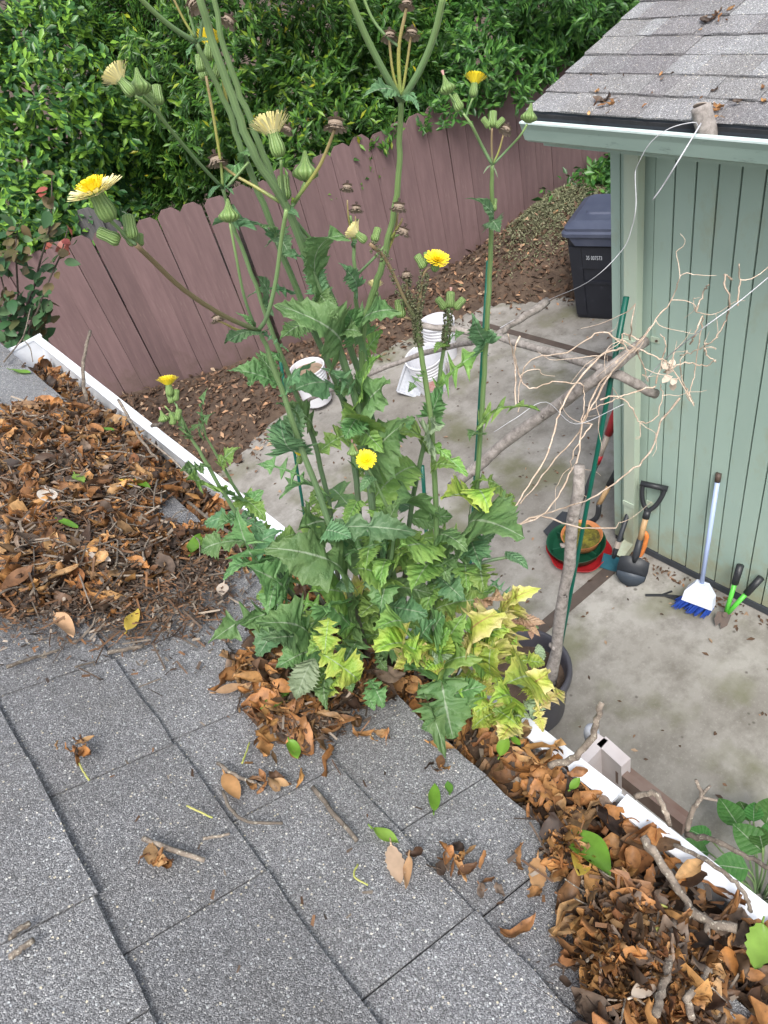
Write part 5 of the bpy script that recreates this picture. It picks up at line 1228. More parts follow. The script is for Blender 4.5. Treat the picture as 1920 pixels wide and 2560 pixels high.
flat_leaf(546, 1462, 538, 1494, .5, G['pale_dead'], 'small white leaf scrap on the shingles beside the thistle stems', .012, .2, 19)
flat_leaf(300, 1584, 328, 1530, .34, G['yellow_dead'], 'bright yellow leaf on the fine debris below the broad heap', .012, .5, 20)
flat_leaf(124, 1545, 168, 1602, .36, G['tan_dead'], 'orange leaf with upturned stalk at the lower edge of the broad heap', .010, .7, 21)
flat_leaf(112, 1306, 162, 1326, .42, G['green_fallen'], 'light green oval leaf on top of the broad leaf heap', .034, .3, 22)
flat_leaf(452, 1392, 478, 1348, .42, G['green_fallen'], 'curled light green leaf near the gutter edge of the broad heap', .026, .6, 23)
flat_leaf(20, 925, 72, 935, .45, G['green_fallen'], 'green leaf scrap on the bare shingles near the gutter end cap', .004, .4, 24)
flat_leaf(232, 1072, 262, 1080, .5, G['green_fallen'], 'half green half tan leaf at the upper side of the broad heap', .034, .3, 25)
flat_leaf(158, 1190, 178, 1212, .5, G['green_fallen'], 'toothed green leaf among orange leaves of the broad heap', .034, .3, 26, serr=.12)
flat_leaf(312, 1208, 348, 1226, .5, G['green_fallen'], 'dark green leaf beside yellow scraps on the broad heap', .034, .3, 27)
flat_leaf(272, 1205, 308, 1222, .55, G['yellow_dead'], 'split yellow leaf on the broad leaf heap', .034, .3, 28)
flat_leaf(1248, 1892, 1268, 1838, .5, G['green_fallen'], 'glossy green leaf folded in the gutter beside the yellowing thistle leaves', .030, .6, 29)
flat_leaf(1272, 1836, 1300, 1866, .5, G['green_fallen'], 'small folded green leaf in the gutter litter', .026, .6, 30)
flat_leaf(1425, 1975, 1450, 1945, .5, G['green_fallen'], 'green leaf half sunk in the gutter litter by the branch', .030, .5, 31)
flat_leaf(1060, 1862, 1130, 1880, .38, G['tan_dead'], 'brown folded leaf on the shingles below the big lobed thistle leaf', .008, .5, 32)
flat_leaf(1010, 2150, 1000, 2235, .22, G['tan_dead'], 'dark rolled leaf strip beside the cream toothed leaf', .006, .9, 33)
flat_leaf(1125, 2150, 1155, 2215, .26, G['tan_dead'], 'rolled ochre leaf among the dark curled scraps', .006, .9, 34)
# small clumps of dark scraps on the open shingles
def scraps(px, py, spread, n, label, seed, sz=(.010, .026)):
    r = np.random.default_rng(seed); root = empty('leaf_scrap_clump', surf(px, py, .004), label, 'leaf scraps')
    for i in range(n):
        p = surf(px + r.normal() * spread, py + r.normal() * spread * .7, .007 + .004 * r.random()); nn = unit(UPH + r.normal(scale=.5, size=3)); x, y, n_ = basis(np.cross(nn, r.normal(size=3)), nn)
        o = bpy.data.objects.new('scrap', dead_protos[int(r.integers(8))]); col.objects.link(o); o.parent = root; o.matrix_local = mat4(x, y, n_, r.uniform(*sz), p - np.array(wloc(root)))
scraps(180, 1870, 24, 11, 'clump of dark curled scraps on a shingle joint', 1)
scraps(370, 2160, 20, 8, 'dark brown leaf scraps beside the stout short twig', 2)
scraps(650, 1955, 34, 14, 'brown scraps and flower dust round the forked twig', 3)
scraps(1130, 2150, 40, 14, 'dark curled leaf scraps beside the cream toothed leaf', 4)
scraps(955, 1850, 16, 6, 'reddish brown crumpled scrap below the thistle leaves', 5)
scraps(1210, 2235, 26, 6, 'thin dark scraps on the shingles below the tan serrated leaf', 6, (.008, .018))
scraps(1500, 2300, 24, 16, 'fine russet flower dust at the edge of the overflow heap', 7, (.005, .013))
scraps(1490, 2420, 26, 16, 'fine russet flower dust beside the dull green leaf', 8, (.005, .013))
scraps(1085, 1925, 12, 4, 'brown scrap above the half brown leaf', 9)

# ---- twigs
def twig(pts, r0, r1, label, h=.008, seed=0, mat=None, group=None, forks=(), pts3=None):
    r = np.random.default_rng(seed); P = [surf(p[0], p[1], h + (p[2] if len(p) > 2 else 0)) for p in pts] if pts3 is None else pts3
    P = smooth_path(P, 5); P[1:-1] += r.normal(scale=r0 * .12, size=P[1:-1].shape); m = MB(); R = np.linspace(r0, r1, len(P)) * (1 + r.normal(scale=.06, size=len(P))); m.tube(P, R * (.58 if r0 > .0038 else .8), 8)
    for fk in forks:
        Q = smooth_path([surf(p[0], p[1], h + (p[2] if len(p) > 2 else 0)) for p in fk], 4); m.tube(Q, np.linspace(r1 * .62, r1 * .4, len(Q)), 6)
    return tag(m.build('twig', mat or G['twig'], None, smooth=True, org=P[0]), label, 'twig', group)
twig([(768, 1975), (820, 2040), (878, 2110)], .0036, .0030, 'straight dark twig lying alone on the shingles')
twig([(338, 2104), (410, 2132), (494, 2160)], .0050, .0040, 'stout short twig with bleached end on the shingles', seed=2)
twig([(528, 1914), (580, 1948), (642, 1972)], .0028, .0020, 'thin twig pointing at the orange lance-shaped leaf', seed=3)
twig([(542, 1985), (560, 2030), (605, 2062), (692, 2066)], .0024, .0020, 'curved thin grey twig below the orange lance-shaped leaf', seed=4)
twig([(0, 1672), (70, 1648), (135, 1628)], .0034, .0022, 'pale curved twig at the lower edge of the broad heap', seed=5)
twig([(255, 1636), (300, 1628), (345, 1618)], .0036, .0034, 'short tan stick lying below the fine debris', seed=6)
twig([(490, 2105), (520, 2100), (558, 2092)], .0022, .0018, 'short ochre twig on the open shingles', seed=7)
twig([(0, 2355), (25, 2335), (52, 2318)], .0034, .0030, 'mossy stub of twig near two dark sticks on the shingles', seed=8)
twig([(0, 2405), (30, 2385), (60, 2362)], .0036, .0032, 'dark rough twig on the shingles below the mossy stub', seed=9)
twig([(172, 1672), (200, 1664), (222, 1658)], .0018, .0015, 'tiny dark twig on the shingles', seed=10)
twig([(450, 2022), (480, 2036), (515, 2052)], .0014, .0012, 'thin lime green stalk lying on the shingles', mat=G['stemlet'], seed=11)
twig([(180, 1915), (190, 1935), (205, 1958)], .0014, .0012, 'short green stalk below the clump of dark scraps', mat=G['stemlet'], seed=12)
twig([(590, 1915), (600, 1890), (610, 1862)], .0014, .0012, 'thin green stalk leading to the crinkled bright green leaf', mat=G['stemlet'], seed=13)
twig([(1508, 2322), (1535, 2290), (1566, 2255)], .0022, .0018, 'bright lime stalk at the edge of the overflow heap', .016, mat=G['stemlet'], seed=14)
twig([(1525, 2252), (1580, 2272), (1640, 2298)], .0016, .0014, 'long yellow-green stalk crossing the overflow heap', .034, mat=G['stemlet'], seed=15)
twig([(1598, 2362), (1650, 2342), (1700, 2326)], .0024, .0020, 'straw coloured stalk across the overflow heap', .036, mat=G['stemlet'], seed=16)
twig([(640, 1760), (700, 1765), (708, 1772)], .0014, .0012, 'green stalk on the thistle foot heap', .024, mat=G['stemlet'], seed=17)
twig([(880, 2170), (870, 2200), (905, 2222)], .0013, .0011, 'bent green stalk left of the cream toothed leaf' if False else 'bent green stalk touching the cream toothed leaf', mat=G['stemlet'], seed=18)
# branches over the gutter
twig([(1375, 1915, .0), (1440, 1890, .02), (1485, 1825, .06), (1505, 1756, .10)], .0080, .0058, 'lichen covered branch rising out of the gutter over the white lip', .012, 20)
twig([(1588, 1992, .01), (1640, 1984, .03), (1664, 2036, .02), (1674, 2062, .0)], .0058, .0050, 'arched grey branch hooked over the gutter lip', .012, 21)
twig([(1716, 2078, .0), (1735, 2020, .04), (1752, 1992, .05), (1740, 1950, .07)], .0046, .0032, 'slim forked grey twig rising over the gutter lip', .012, 22, forks=[[(1752, 1992, .05), (1772, 1997, .05), (1793, 2001, .05)], [(1752, 1990, .05), (1765, 1975, .06), (1776, 1964, .06)]])
twig([(1715, 2086, .0), (1790, 2102, .02), (1855, 2135, .02), (1930, 2172, .02)], .0056, .0044, 'knobbly branch reaching from the gutter over the leafy plant', .012, 23)
twig([(1684, 2112, .004), (1760, 2148, .01), (1830, 2198, .014), (1866, 2245, .01), (1878, 2278, .0)], .0046, .0036, 'bent grey branch lying across the white gutter lip', .014, 24)
twig([(1608, 2092), (1645, 2150), (1690, 2212), (1735, 2290)], .0078, .0064, 'stout pale branch lying in the overflow heap', .034, 25)
twig([(1715, 2270), (1760, 2300), (1842, 2322)], .0085, .0075, 'short thick whitish branch lying across the overflow heap', .034, 26)
twig([(1655, 2335), (1642, 2440), (1618, 2520), (1606, 2575)], .0072, .0062, 'long tan branch running down the overflow heap', .034, 27)
twig([(1688, 2330), (1680, 2430), (1690, 2500), (1705, 2575)], .0060, .0055, 'dark rough branch beside the long tan branch', .026, 28)
twig([(1768, 2310), (1766, 2400), (1740, 2465), (1680, 2540)], .0052, .0046, 'curved branch sweeping under the short thick whitish branch', .034, 29)
twig([(215, 1002, -.01), (208, 940, .03), (212, 880, .07), (226, 826, .10)], .0088, .0060, 'bare grey stick standing up out of the gutter', .012, 30)
twig([(0, 905), (45, 862, .02), (62, 830, .05), (76, 772, .09)], .0042, .0028, 'thin grey twig arching over the gutter end cap', .012, 31, forks=[[(55, 845, .03), (75, 870, .02), (82, 905, .0)]])
twig([(296, 1000, .03), (330, 1060, .02), (360, 1110, .012), (395, 1150, .004)], .0062, .0046, 'dark branch lying over the gutter beside the bare grey stick', .016, 32, forks=[[(330, 1060, .02), (345, 1085, .05), (350, 1090, .02)]])
twig([(360, 1092, .012), (430, 1148, .02), (480, 1200, .01)], .0040, .0032, 'pale twig crossing the gutter litter near the dark branch', .016, 33)
twig([(470, 1255, .01), (540, 1310, .02), (620, 1360, .02), (640, 1378, .01)], .0052, .0046, 'long dark twig lying along the eave beside the thistle stems', .012, 34)
twig([(380, 945 + 120), (400, 1060, .03), (412, 1050, .05)], .0075, .0065, 'short cut branch stub leaning on the gutter lip', .012, 35)
twr = np.random.default_rng(9)
idx = np.argwhere((masks['left'] > 0) & (HH > .004) & (_S > .01))
for i in range(95):
    k = idx[twr.integers(len(idx))]; s_, y_ = GS[k[0]], GY[k[1]]; a = twr.uniform(0, 6.28); L = twr.uniform(.04, .15); h = float(pile_h(s_, y_)) + twr.uniform(.012, .022)
    P = [np.array(on_house(max(.0, s_ + L * math.cos(a) * q), y_ + L * math.sin(a) * q, h + twr.uniform(-.004, .006))) + twr.normal(scale=.003, size=3) for q in (-.5, -.15, .2, .5)]
    twig(None, twr.uniform(.0012, .0030), .0011, 'thin dead twig strewn in the broad leaf heap', seed=100 + i, group='twigs in the broad heap', pts3=P)
idx = np.argwhere((masks['right'] > 0) & (HH > .004) & (_S > .01))
for i in range(16):
    k = idx[twr.integers(len(idx))]; s_, y_ = GS[k[0]], GY[k[1]]; a = twr.uniform(0, 6.28); L = twr.uniform(.04, .12); h = float(pile_h(s_, y_)) + twr.uniform(.012, .022)
    P = [np.array(on_house(max(.0, s_ + L * math.cos(a) * q), y_ + L * math.sin(a) * q, h)) + twr.normal(scale=.004, size=3) for q in (-.5, -.15, .2, .5)]
    twig(None, twr.uniform(.0010, .0020), .0009, 'hair-thin dry stalk in the heap overflowing the eave', seed=200 + i, group='stalks in the overflow heap', pts3=P)

# ================================================================== THE SOW THISTLES
def thistle_leaf(L, ratio, typ, seed, curl=.6, fold=.25, wave=.06):
    r = random.Random(seed); Nn_ = 64; us = (-1, -.55, 0, .55, 1)
    def bump_(t, c, w): return math.exp(-((t - c) / w) ** 2)
    ws = []
    ph = r.uniform(0, 3)
    for i in range(Nn_ + 1):
        t = i / Nn_
        if typ == 'B':      # broad, clasping base
            w = .62 * bump_(t, .05, .09) + .95 * (max(0, math.sin(math.pi * min(1, (t + .12) / 1.12) ** .9)) ** .8); tooth = .13
        elif typ == 'A':    # lobed with large triangular end lobe
            e = max(0, (1 - t) / .42) if t > .60 else bump_(t, .60, .075)
            w = max(.20 if t > .1 else .10, min(1, e ** .85), .84 * bump_(t, .38, .105), .60 * bump_(t, .17, .08)) if t < .985 else 0.02; tooth = .10
        elif typ == 'C':    # narrow lobes
            e = max(0, (1 - t) / .30) * .62 if t > .74 else 0
            w = max(.07, e, .85 * bump_(t, .72, .035), 1.0 * bump_(t, .52, .032), .9 * bump_(t, .33, .030), .6 * bump_(t, .15, .03)) if t < .985 else 0.02; tooth = .07
        else:               # simple toothed
            w = max(.02, math.sin(math.pi * t ** .8) ** .9); tooth = .09
        ws.append([w, w, tooth])
    for side in (0, 1):
        i = 2 + r.randrange(4)
        while i < Nn_ - 3:
            if typ == 'C' and ws[i][side] < .15: i += 3; continue
            a_ = ws[i][2] * r.uniform(.9, 2.4)
            ws[i][side] = ws[i][side] * (1 + a_) + .035
            ws[i + 1][side] *= 1 + a_ * .15; ws[i - 1][side] *= 1 + a_ * .35; ws[i + 2][side] *= 1 - ws[i][2] * .9; ws[i + 3 if i + 3 < Nn_ else i][side] *= 1 - ws[i][2] * .4
            i += r.choice((4, 5, 5, 6, 7))
    y = z = 0.; ang = curl * .45; sp = []
    for i in range(Nn_ + 1):
        sp.append((y, z)); y += math.cos(ang) / Nn_; z += math.sin(ang) / Nn_; ang -= curl / Nn_
    ey, ez = sp[-1]; c = math.hypot(ey, ez); ca_, sa_ = ey / c, ez / c
    sp = [((a * ca_ + b * sa_) / c, (-a * sa_ + b * ca_) / c) for a, b in sp]
    V = []; U = []; f1, f2 = r.uniform(5, 9), r.uniform(10, 16)
    shear = (-.08 if typ == 'A' else -.14) if typ in 'AC' else .10
    for i in range(Nn_ + 1):
        t = i / Nn_
        for u in us:
            w = ws[i][0 if u < 0 else 1] * ratio * .5; x = u * w
            zz = sp[i][1] + fold * abs(x) * (1.25 - .9 * abs(u)) + wave * abs(u) * (math.sin(f1 * t + ph + (1.7 if u > 0 else 0)) + .5 * math.sin(f2 * t + ph * 2 + u)) * (.25 + w)
            V.append((x * L, (sp[i][0] + shear * abs(x)) * L, zz * L)); U.append((u, t))
    F = [(i * 5 + j, i * 5 + j + 1, i * 5 + j + 6, i * 5 + j + 5) for i in range(Nn_) for j in range(4)]
    return V, F, U
def put_leaf(root, a, b, ratio, typ, tone, seed, curl=None, nrm=None, fold=None):
    r = random.Random(seed * 7 + 3); a, b = np.asarray(a), np.asarray(b); L = np.linalg.norm(b - a)
    toC = _n(CAMP - a); nh = np.array([0, 0, 1.]) * .8 + toC * .75 + np.array([r.uniform(-.35, .35), r.uniform(-.35, .35), 0]) if nrm is None else np.asarray(nrm)
    x, y, n_ = basis(b - a, nh); V, F, U = thistle_leaf(L, ratio * (.70 if typ == 'B' else .86), typ, seed, r.uniform(.5, 1.9) if curl is None else curl, r.uniform(-.15, .55) if fold is None else fold, r.uniform(.12, .30))
    m = MB(); m.add([a + x * p[0] + y * p[1] + n_ * p[2] for p in V], F, U)
    return m.build('leaf', TL[tone], root, smooth=True)
# ---- heads: unit meshes, base at the origin, axis +z
def petals_mesh(nr, spread, seed, width=.03):
    r = random.Random(seed); m = MB()
    for ring_, (n, r0, r1, h0, h1) in enumerate(nr):
        for k in range(n):
            a = 2 * math.pi * (k + r.random() * .7) / n; q = r.uniform(.88, 1.1); c_, s_ = math.cos(a), math.sin(a); tx, ty = -s_, c_
            V = []
            for t in (0, .5, 1.0):
                rr_ = r0 + (r1 * q - r0) * t; zz = h0 + (h1 - h0) * (t ** (1.4 if spread else .8)) + r.uniform(-.015, .015); w = width * (.55 + .6 * min(1, t * 2)) 
                V += [(rr_ * c_ - tx * w, rr_ * s_ - ty * w, zz), (rr_ * c_ + tx * w, rr_ * s_ + ty * w, zz)]
            m.add(V, [(0, 1, 3, 2), (2, 3, 5, 4)])
    return m
HM = {}
_tmp = empty('tmp', (0, 0, 0))
def proto(key, m, mat, smooth=True):
    o = m.build(key, mat, _tmp, smooth=smooth, local=True); HM[key] = o.data; bpy.data.objects.remove(o)
m = MB(); m.lathe([(.02, 0), (.13, .02), (.185, .12), (.19, .24), (.155, .38), (.14, .48), (.17, .58)], 20); proto('cup', m, G['bud'])
proto('petals_open', petals_mesh([(36, .16, .52, .52, .70), (32, .12, .44, .54, .72)], True, 1), 1, G['petal']) if False else proto('petals_open', petals_mesh([(36, .16, .52, .52, .66), (32, .12, .45, .54, .70)], True, 1, .024), G['petal'])
proto('petals_pale', petals_mesh([(38, .16, .53, .52, .60), (34, .12, .46, .54, .66)], True, 2, .024), G['petal_pale'])
proto('petals_brush', petals_mesh([(40, .15, .52, .52, .80), (34, .12, .42, .52, .90), (24, .08, .30, .52, .95)], False, 3, .022), G['petal_pale'])
proto('petals_brush_y', petals_mesh([(40, .15, .50, .52, .80), (34, .12, .40, .52, .88), (24, .08, .28, .52, .92)], False, 4, .022), G['petal'])
proto('florets', petals_mesh([(26, .06, .30, .56, .74), (20, .02, .20, .58, .78), (12, .0, .09, .6, .79)], True, 5, .022), G['disk'])
m = MB(); m.lathe([(.02, 0), (.20, .02), (.30, .14), (.31, .30), (.26, .52), (.27, .80), (.24, .95), (.10, 1.0), (0, .99)], 20); proto('bud', m, G['bud'])
m = MB(); m.lathe([(.02, 0), (.22, .02), (.46, .16), (.47, .28), (.34, .42), (.20, .56), (.11, .78), (.06, .98), (0, 1.0)], 22); proto('onion', m, G['bud'])
m = petals_mesh([(30, .02, .09, .85, 1.22), (20, .0, .05, .85, 1.18)], False, 6, .02); proto('tuft', m, G['pink_tuft'])
m = petals_mesh([(20, .10, .50, .12, .02), (18, .12, .46, .22, -.06), (16, .10, .36, .30, .34)], True, 7, .055); m.lathe([(.03, 0), (.16, .05), (.30, .14), (.28, .26), (.1, .30), (0, .29)], 14); proto('seedhead', m, G['seed'], False)
m = petals_mesh([(12, .0, .10, .24, .60), (10, .0, .2, .24, .42)], False, 8, .02); m.lathe([(.14, .26), (.12, .34), (0, .38)], 10); proto('seedcentre', m, G['seed_dark'], False)
m = petals_mesh([(20, .03, .14, -.10, .14)], False, 9, .03); proto('wool', m, G['fluff'], False)
bpy.data.objects.remove(_tmp)
RIGHT, UPV, BACK = np.array(_r), np.array(_u), np.array(_b)
def put_head(root, P, kind, size, d2, toward=.2, spin=0.):
    """P world base point; size metres (unit mesh scale); d2 image direction (dx, dy down)"""
    ax = _n(RIGHT * d2[0] - UPV * d2[1] + BACK * toward); x, z_, _q = basis(ax, np.array([.3, .2, 1.]) + RIGHT * .1)
    X = x * math.cos(spin) + np.cross(ax, x) * math.sin(spin); Yv = np.cross(ax, X)
    M4 = Matrix(((X[0] * size, Yv[0] * size, ax[0] * size, 0), (X[1] * size, Yv[1] * size, ax[1] * size, 0), (X[2] * size, Yv[2] * size, ax[2] * size, 0), (0, 0, 0, 1)))
    M4.translation = Vector(P) - wloc(root)
    names = {'open': ('flower_head', 'cup', [('petals', 'petals_open'), ('florets', 'florets')]), 'pale': ('flower_head', 'cup', [('petals', 'petals_pale'), ('florets', 'florets')]),
             'brush': ('flower_head', 'cup', [('petals', 'petals_brush')]), 'brushy': ('flower_head', 'cup', [('petals', 'petals_brush_y')]), 'bud': ('bud', 'bud', []), 'onion': ('bud', 'onion', []), 'tuft': ('bud', 'onion', [('tuft', 'tuft')]), 'budtuft': ('bud', 'bud', [('tuft', 'tuft')]),
             'seed': ('seed_head', 'seedhead', [('centre', 'seedcentre')])}
    nm, key, subs = names[kind]
    o = bpy.data.objects.new(nm, HM[key]); col.objects.link(o); o.parent = root; o.matrix_local = M4
    for sn, sk in subs:
        c_ = bpy.data.objects.new(sn, HM[sk]); col.objects.link(c_); c_.parent = o
    return o
def stem_path(base, rho0, pts): return [Pr(x, y, rho0 + d) for x, y, d in pts]
PL = {}
def plant(key, label, bpx, pts, r0, r1, mat='stem', branches=(), heads=(), db=0.0):
    b = surf(bpx[0], bpx[1], -.004); b[2] -= .01
    root = empty('sow_thistle', b, label, 'thistle', 'sow thistles rooted in the gutter litter')
    rho0 = math.hypot(b[0], b[1]) + db; P = smooth_path([b] + stem_path(b, rho0, pts), 5); _j = np.random.default_rng(len(pts) + bpx[0]); P[2:-1] += _j.normal(scale=.0004, size=P[2:-1].shape)
    MB().tube(P, np.interp(np.linspace(0, 1, len(P)), [0, .45, 1], [r0 * .60, r0 * .44, r1 * .30]), 12).build('stem', G[mat], root, smooth=True)
    PL[key] = (root, P, rho0)
    for (bp, ra, rb_, bm) in branches:
        Q = smooth_path(stem_path(b, rho0, bp), 4); MB().tube(Q, np.linspace(ra * .40, rb_ * .38, len(Q)), 9).build('branch', G[bm], root, smooth=True)
    for hd in heads:
        kind, x, y, d, wpx, d2 = hd[:6]; p = Pr(x, y, rho0 + d); dist = np.linalg.norm(p - CAMP)
        scale = {'open': 1.0, 'pale': 1.0, 'brush': 1.0, 'brushy': 1.0, 'bud': .72, 'onion': .98, 'tuft': .94, 'budtuft': .72, 'seed': 1.0}[kind]
        put_head(root, p, kind, wpx * dist / FPX / scale, d2, hd[6] if len(hd) > 6 else .25, spin=x * .1)
    return root
# S1: left front stem, long brown branch to the big flower
plant('s1', 'thistle stem with a long brown branch ending in the largest pale flower', (935, 1668), [(905, 1590, 0), (832, 1340, -.01), (750, 1105, -.02), (690, 935, -.03), (648, 825, -.04)], .0080, .0062,
 branches=[([(648, 828, -.04), (560, 790, -.08), (460, 725, -.12), (385, 655, -.15), (340, 612, -.17)], .0052, .0042, 'stem_b'),
           ([(645, 828, -.04), (668, 790, -.05), (690, 700, -.06), (703, 600, -.07), (716, 525, -.08)], .0048, .0042, 'stem_g'),
           ([(636, 815, -.04), (610, 740, -.05), (590, 640, -.06), (574, 555, -.06)], .0034, .0026, 'stem_g'),
           ([(340, 612, -.17), (318, 592, -.17), (285, 560, -.175), (262, 540, -.18)], .0026, .0030, 'stem_g'),
           ([(648, 824, -.04), (600, 826, -.05), (560, 808, -.06), (540, 800, -.06)], .0028, .0022, 'stem_y')],
 heads=[('pale', 278, 552, -.18, 116, (-.42, -1), .85), ('bud', 330, 598, -.17, 38, (-.1, -1)), ('bud', 300, 603, -.17, 36, (-.7, -.25)), ('bud', 338, 612, -.165, 28, (-.5, -.6)), ('bud', 350, 615, -.16, 20, (.1, -1)), ('onion', 574, 556, -.06, 50, (-.05, -1)), ('seed', 545, 802, -.06, 36, (-.4, -1), .1)])
# S3: thick stem that carries the cluster in the middle
plant('s3', 'thickest thistle stem leaning through a cluster of buds and seed heads', (965, 1640), [(950, 1500, 0), (935, 1300, 0), (905, 1070, 0), (848, 870, -.01), (782, 690, -.02), (722, 528, -.04), (640, 395, -.06), (590, 270, -.07), (535, 110, -.08), (492, -30, -.09)], .0085, .0078,
 branches=[([(722, 528, -.04), (745, 495, -.045), (763, 455, -.05)], .0040, .0034, 'stem_g'), ([(735, 505, -.045), (790, 430, -.06), (815, 380, -.065), (836, 325, -.07)], .0038, .0030, 'stem_y'),
           ([(716, 522, -.04), (710, 500, -.04)], .0036, .0036, 'stem_g'), ([(716, 520, -.04), (705, 450, -.06), (702, 400, -.07)], .0034, .0030, 'stem_g'),
           ([(700, 505, -.04), (640, 468, -.03), (590, 440, -.02), (557, 415, -.02)], .0038, .0028, 'stem_y'),
           ([(732, 545, -.03), (770, 590, -.02), (812, 630, -.01)], .0042, .0040, 'stem_g')],
 heads=[('onion', 764, 452, -.05, 62, (0, -1)), ('seed', 838, 322, -.07, 56, (.05, -1), .2), ('bud', 712, 500, -.04, 38, (-.05, -1)), ('brush', 700, 392, -.07, 92, (-.30, -1), .35), ('seed', 545, 410, -.02, 50, (-.3, -1), .25), ('seed', 716, 330, -.04, 34, (.4, -1), .1)])
# S2: companion parallel to S3
plant('s2', 'smooth tall thistle stem running close behind the thickest stem', (985, 1625), [(975, 1450, .02), (960, 1250, .03), (930, 1050, .03), (870, 850, .02), (800, 680, .0), (720, 530, -.01), (668, 410, -.02), (612, 270, -.03), (560, 120, -.04), (532, -30, -.05)], .0075, .0060)
# S4
plant('s4', 'tall thistle stem forking at a bare leafless node near pale flowers', (900, 1640), [(905, 1450, .03), (890, 1200, .03), (860, 1010, .03), (778, 815, .01), (692, 595, -.01), (615, 405, -.02), (575, 285, -.03), (530, 190, -.04), (490, 105, -.05)], .0072, .0056,
 branches=[([(490, 105, -.05), (440, 75, -.06), (390, 35, -.07), (335, -20, -.08)], .0044, .0040, 'stem_g'), ([(488, 95, -.05), (460, 50, -.05), (428, -15, -.05)], .0024, .0020, 'stem_y'), ([(490, 95, -.05), (475, 40, -.05), (462, -15, -.05)], .0028, .0024, 'stem_g'),
           ([(500, 100, -.05), (505, 60, -.05), (515, 30, -.05), (500, 5, -.05)], .0034, .0026, 'stem_g'), ([(590, 350, -.02), (568, 260, -.03), (552, 170, -.035), (525, 60, -.05)], .0034, .0032, 'stem_y')],
 heads=[('seed', 492, 18, -.06, 44, (-.6, -.7), .1), ('brushy', 522, 150, -.03, 58, (.05, -1), .15), ('bud', 503, 180, -.03, 24, (-.1, -1)), ('bud', 512, 200, -.03, 24, (-.3, -1)), ('bud', 536, 195, -.03, 22, (.4, -1)), ('seed', 568, 60, -.04, 40, (.5, -.9), .1)])
# S6: long thin arm to the upper left flower
plant('s6', 'thistle stem with a long thin arm to a flower against the hedge', (850, 1650), [(850, 1500, .02), (820, 1250, .02), (770, 1060, .01), (695, 870, .0), (650, 745, -.01), (590, 580, -.02), (557, 472, -.03)], .0060, .0046,
 branches=[([(557, 470, -.03), (500, 410, -.05), (440, 340, -.07), (385, 275, -.09), (338, 240, -.11)], .0034, .0026, 'stem_g'), ([(420, 312, -.075), (385, 265, -.085), (358, 235, -.09)], .0018, .0018, 'stem_g'), ([(412, 305, -.075), (400, 280, -.08), (398, 265, -.08)], .0018, .0016, 'stem_g'), ([(557, 470, -.03), (552, 410, -.03), (535, 300, -.03), (515, 190, -.03)], .0030, .0028, 'stem_y'), ([(566, 470, -.03), (600, 430, -.03), (622, 405, -.03)], .0030, .0026, 'stem_g')],
 heads=[('brush', 334, 238, -.11, 66, (-.7, -.75), .35), ('onion', 354, 236, -.09, 50, (-.15, -1)), ('bud', 398, 262, -.08, 28, (-.1, -1)), ('bud', 390, 258, -.08, 20, (-.6, -.7))])
# S7: centre stem with the four-armed node
plant('s7', 'pale green thistle stem with four-armed fork high above the fence', (1010, 1640), [(985, 1450, .03), (945, 1200, .03), (915, 1000, .02), (906, 850, .02), (922, 765, .02), (950, 680, .01), (972, 594, .0), (992, 485, -.01), (1000, 360, -.02), (1002, 250, -.03)], .0078, .0068, mat='stem_g',
 branches=[([(1000, 250, -.03), (955, 170, -.04), (910, 80, -.05), (868, -25, -.06)], .0066, .0058, 'stem_g'), ([(1006, 250, -.03), (1050, 175, -.04), (1085, 90, -.05), (1112, -25, -.06)], .0066, .0058, 'stem_g'),
           ([(1002, 250, -.03), (997, 170, -.03), (998, 110, -.03), (1010, 50, -.03), (1016, 20, -.03)], .0040, .0030, 'stem_y'), ([(1000, 245, -.03), (982, 180, -.03), (974, 110, -.03), (974, 100, -.03)], .0028, .0022, 'stem_y'), ([(1004, 245, -.03), (1016, 170, -.03), (1026, 100, -.03), (1028, 92, -.03)], .0028, .0022, 'stem_y'), ([(998, 118, -.03), (960, 85, -.03), (930, 45, -.03), (905, -15, -.03)], .0026, .0026, 'stem_g'),
           ([(975, 600, .0), (1000, 560, -.01), (1006, 545, -.01)], .0028, .0022, 'stem_y'), ([(955, 660, .01), (985, 590, .0), (995, 530, .0)], .0030, .0022, 'stem_y')],
 heads=[('seed', 974, 98, -.03, 38, (0, -1), .1), ('seed', 1028, 92, -.03, 38, (.1, -1), .1), ('seed', 1016, 18, -.03, 34, (.1, -1), .1), ('seed', 996, 525, -.02, 42, (.1, -1), .2), ('seed', 1006, 585, -.02, 40, (.35, -.9), .2)])
# S8
plant('s8', 'slim thistle stem with small dried seed heads before the fence', (930, 1650), [(945, 1450, .05), (935, 1200, .05), (918, 1000, .05), (895, 800, .04), (888, 700, .03), (884, 610, .03), (876, 540, .02)], .0064, .0040,
 branches=[([(884, 615, .03), (872, 550, .02), (868, 500, .02)], .0024, .0018, 'stem_y'), ([(886, 620, .03), (890, 570, .02), (888, 540, .02)], .0022, .0016, 'stem_y'), ([(890, 690, .03), (940, 640, .02), (975, 600, .02), (1000, 585, .01)], .0034, .0026, 'stem_g')],
 heads=[('seed', 868, 475, .02, 34, (.05, -1), .15), ('seed', 890, 528, .02, 34, (.05, -1), .15), ('brush', 938, 742, .02, 40, (0, -1), .1), ('bud', 938, 760, .02, 22, (0, -1))])
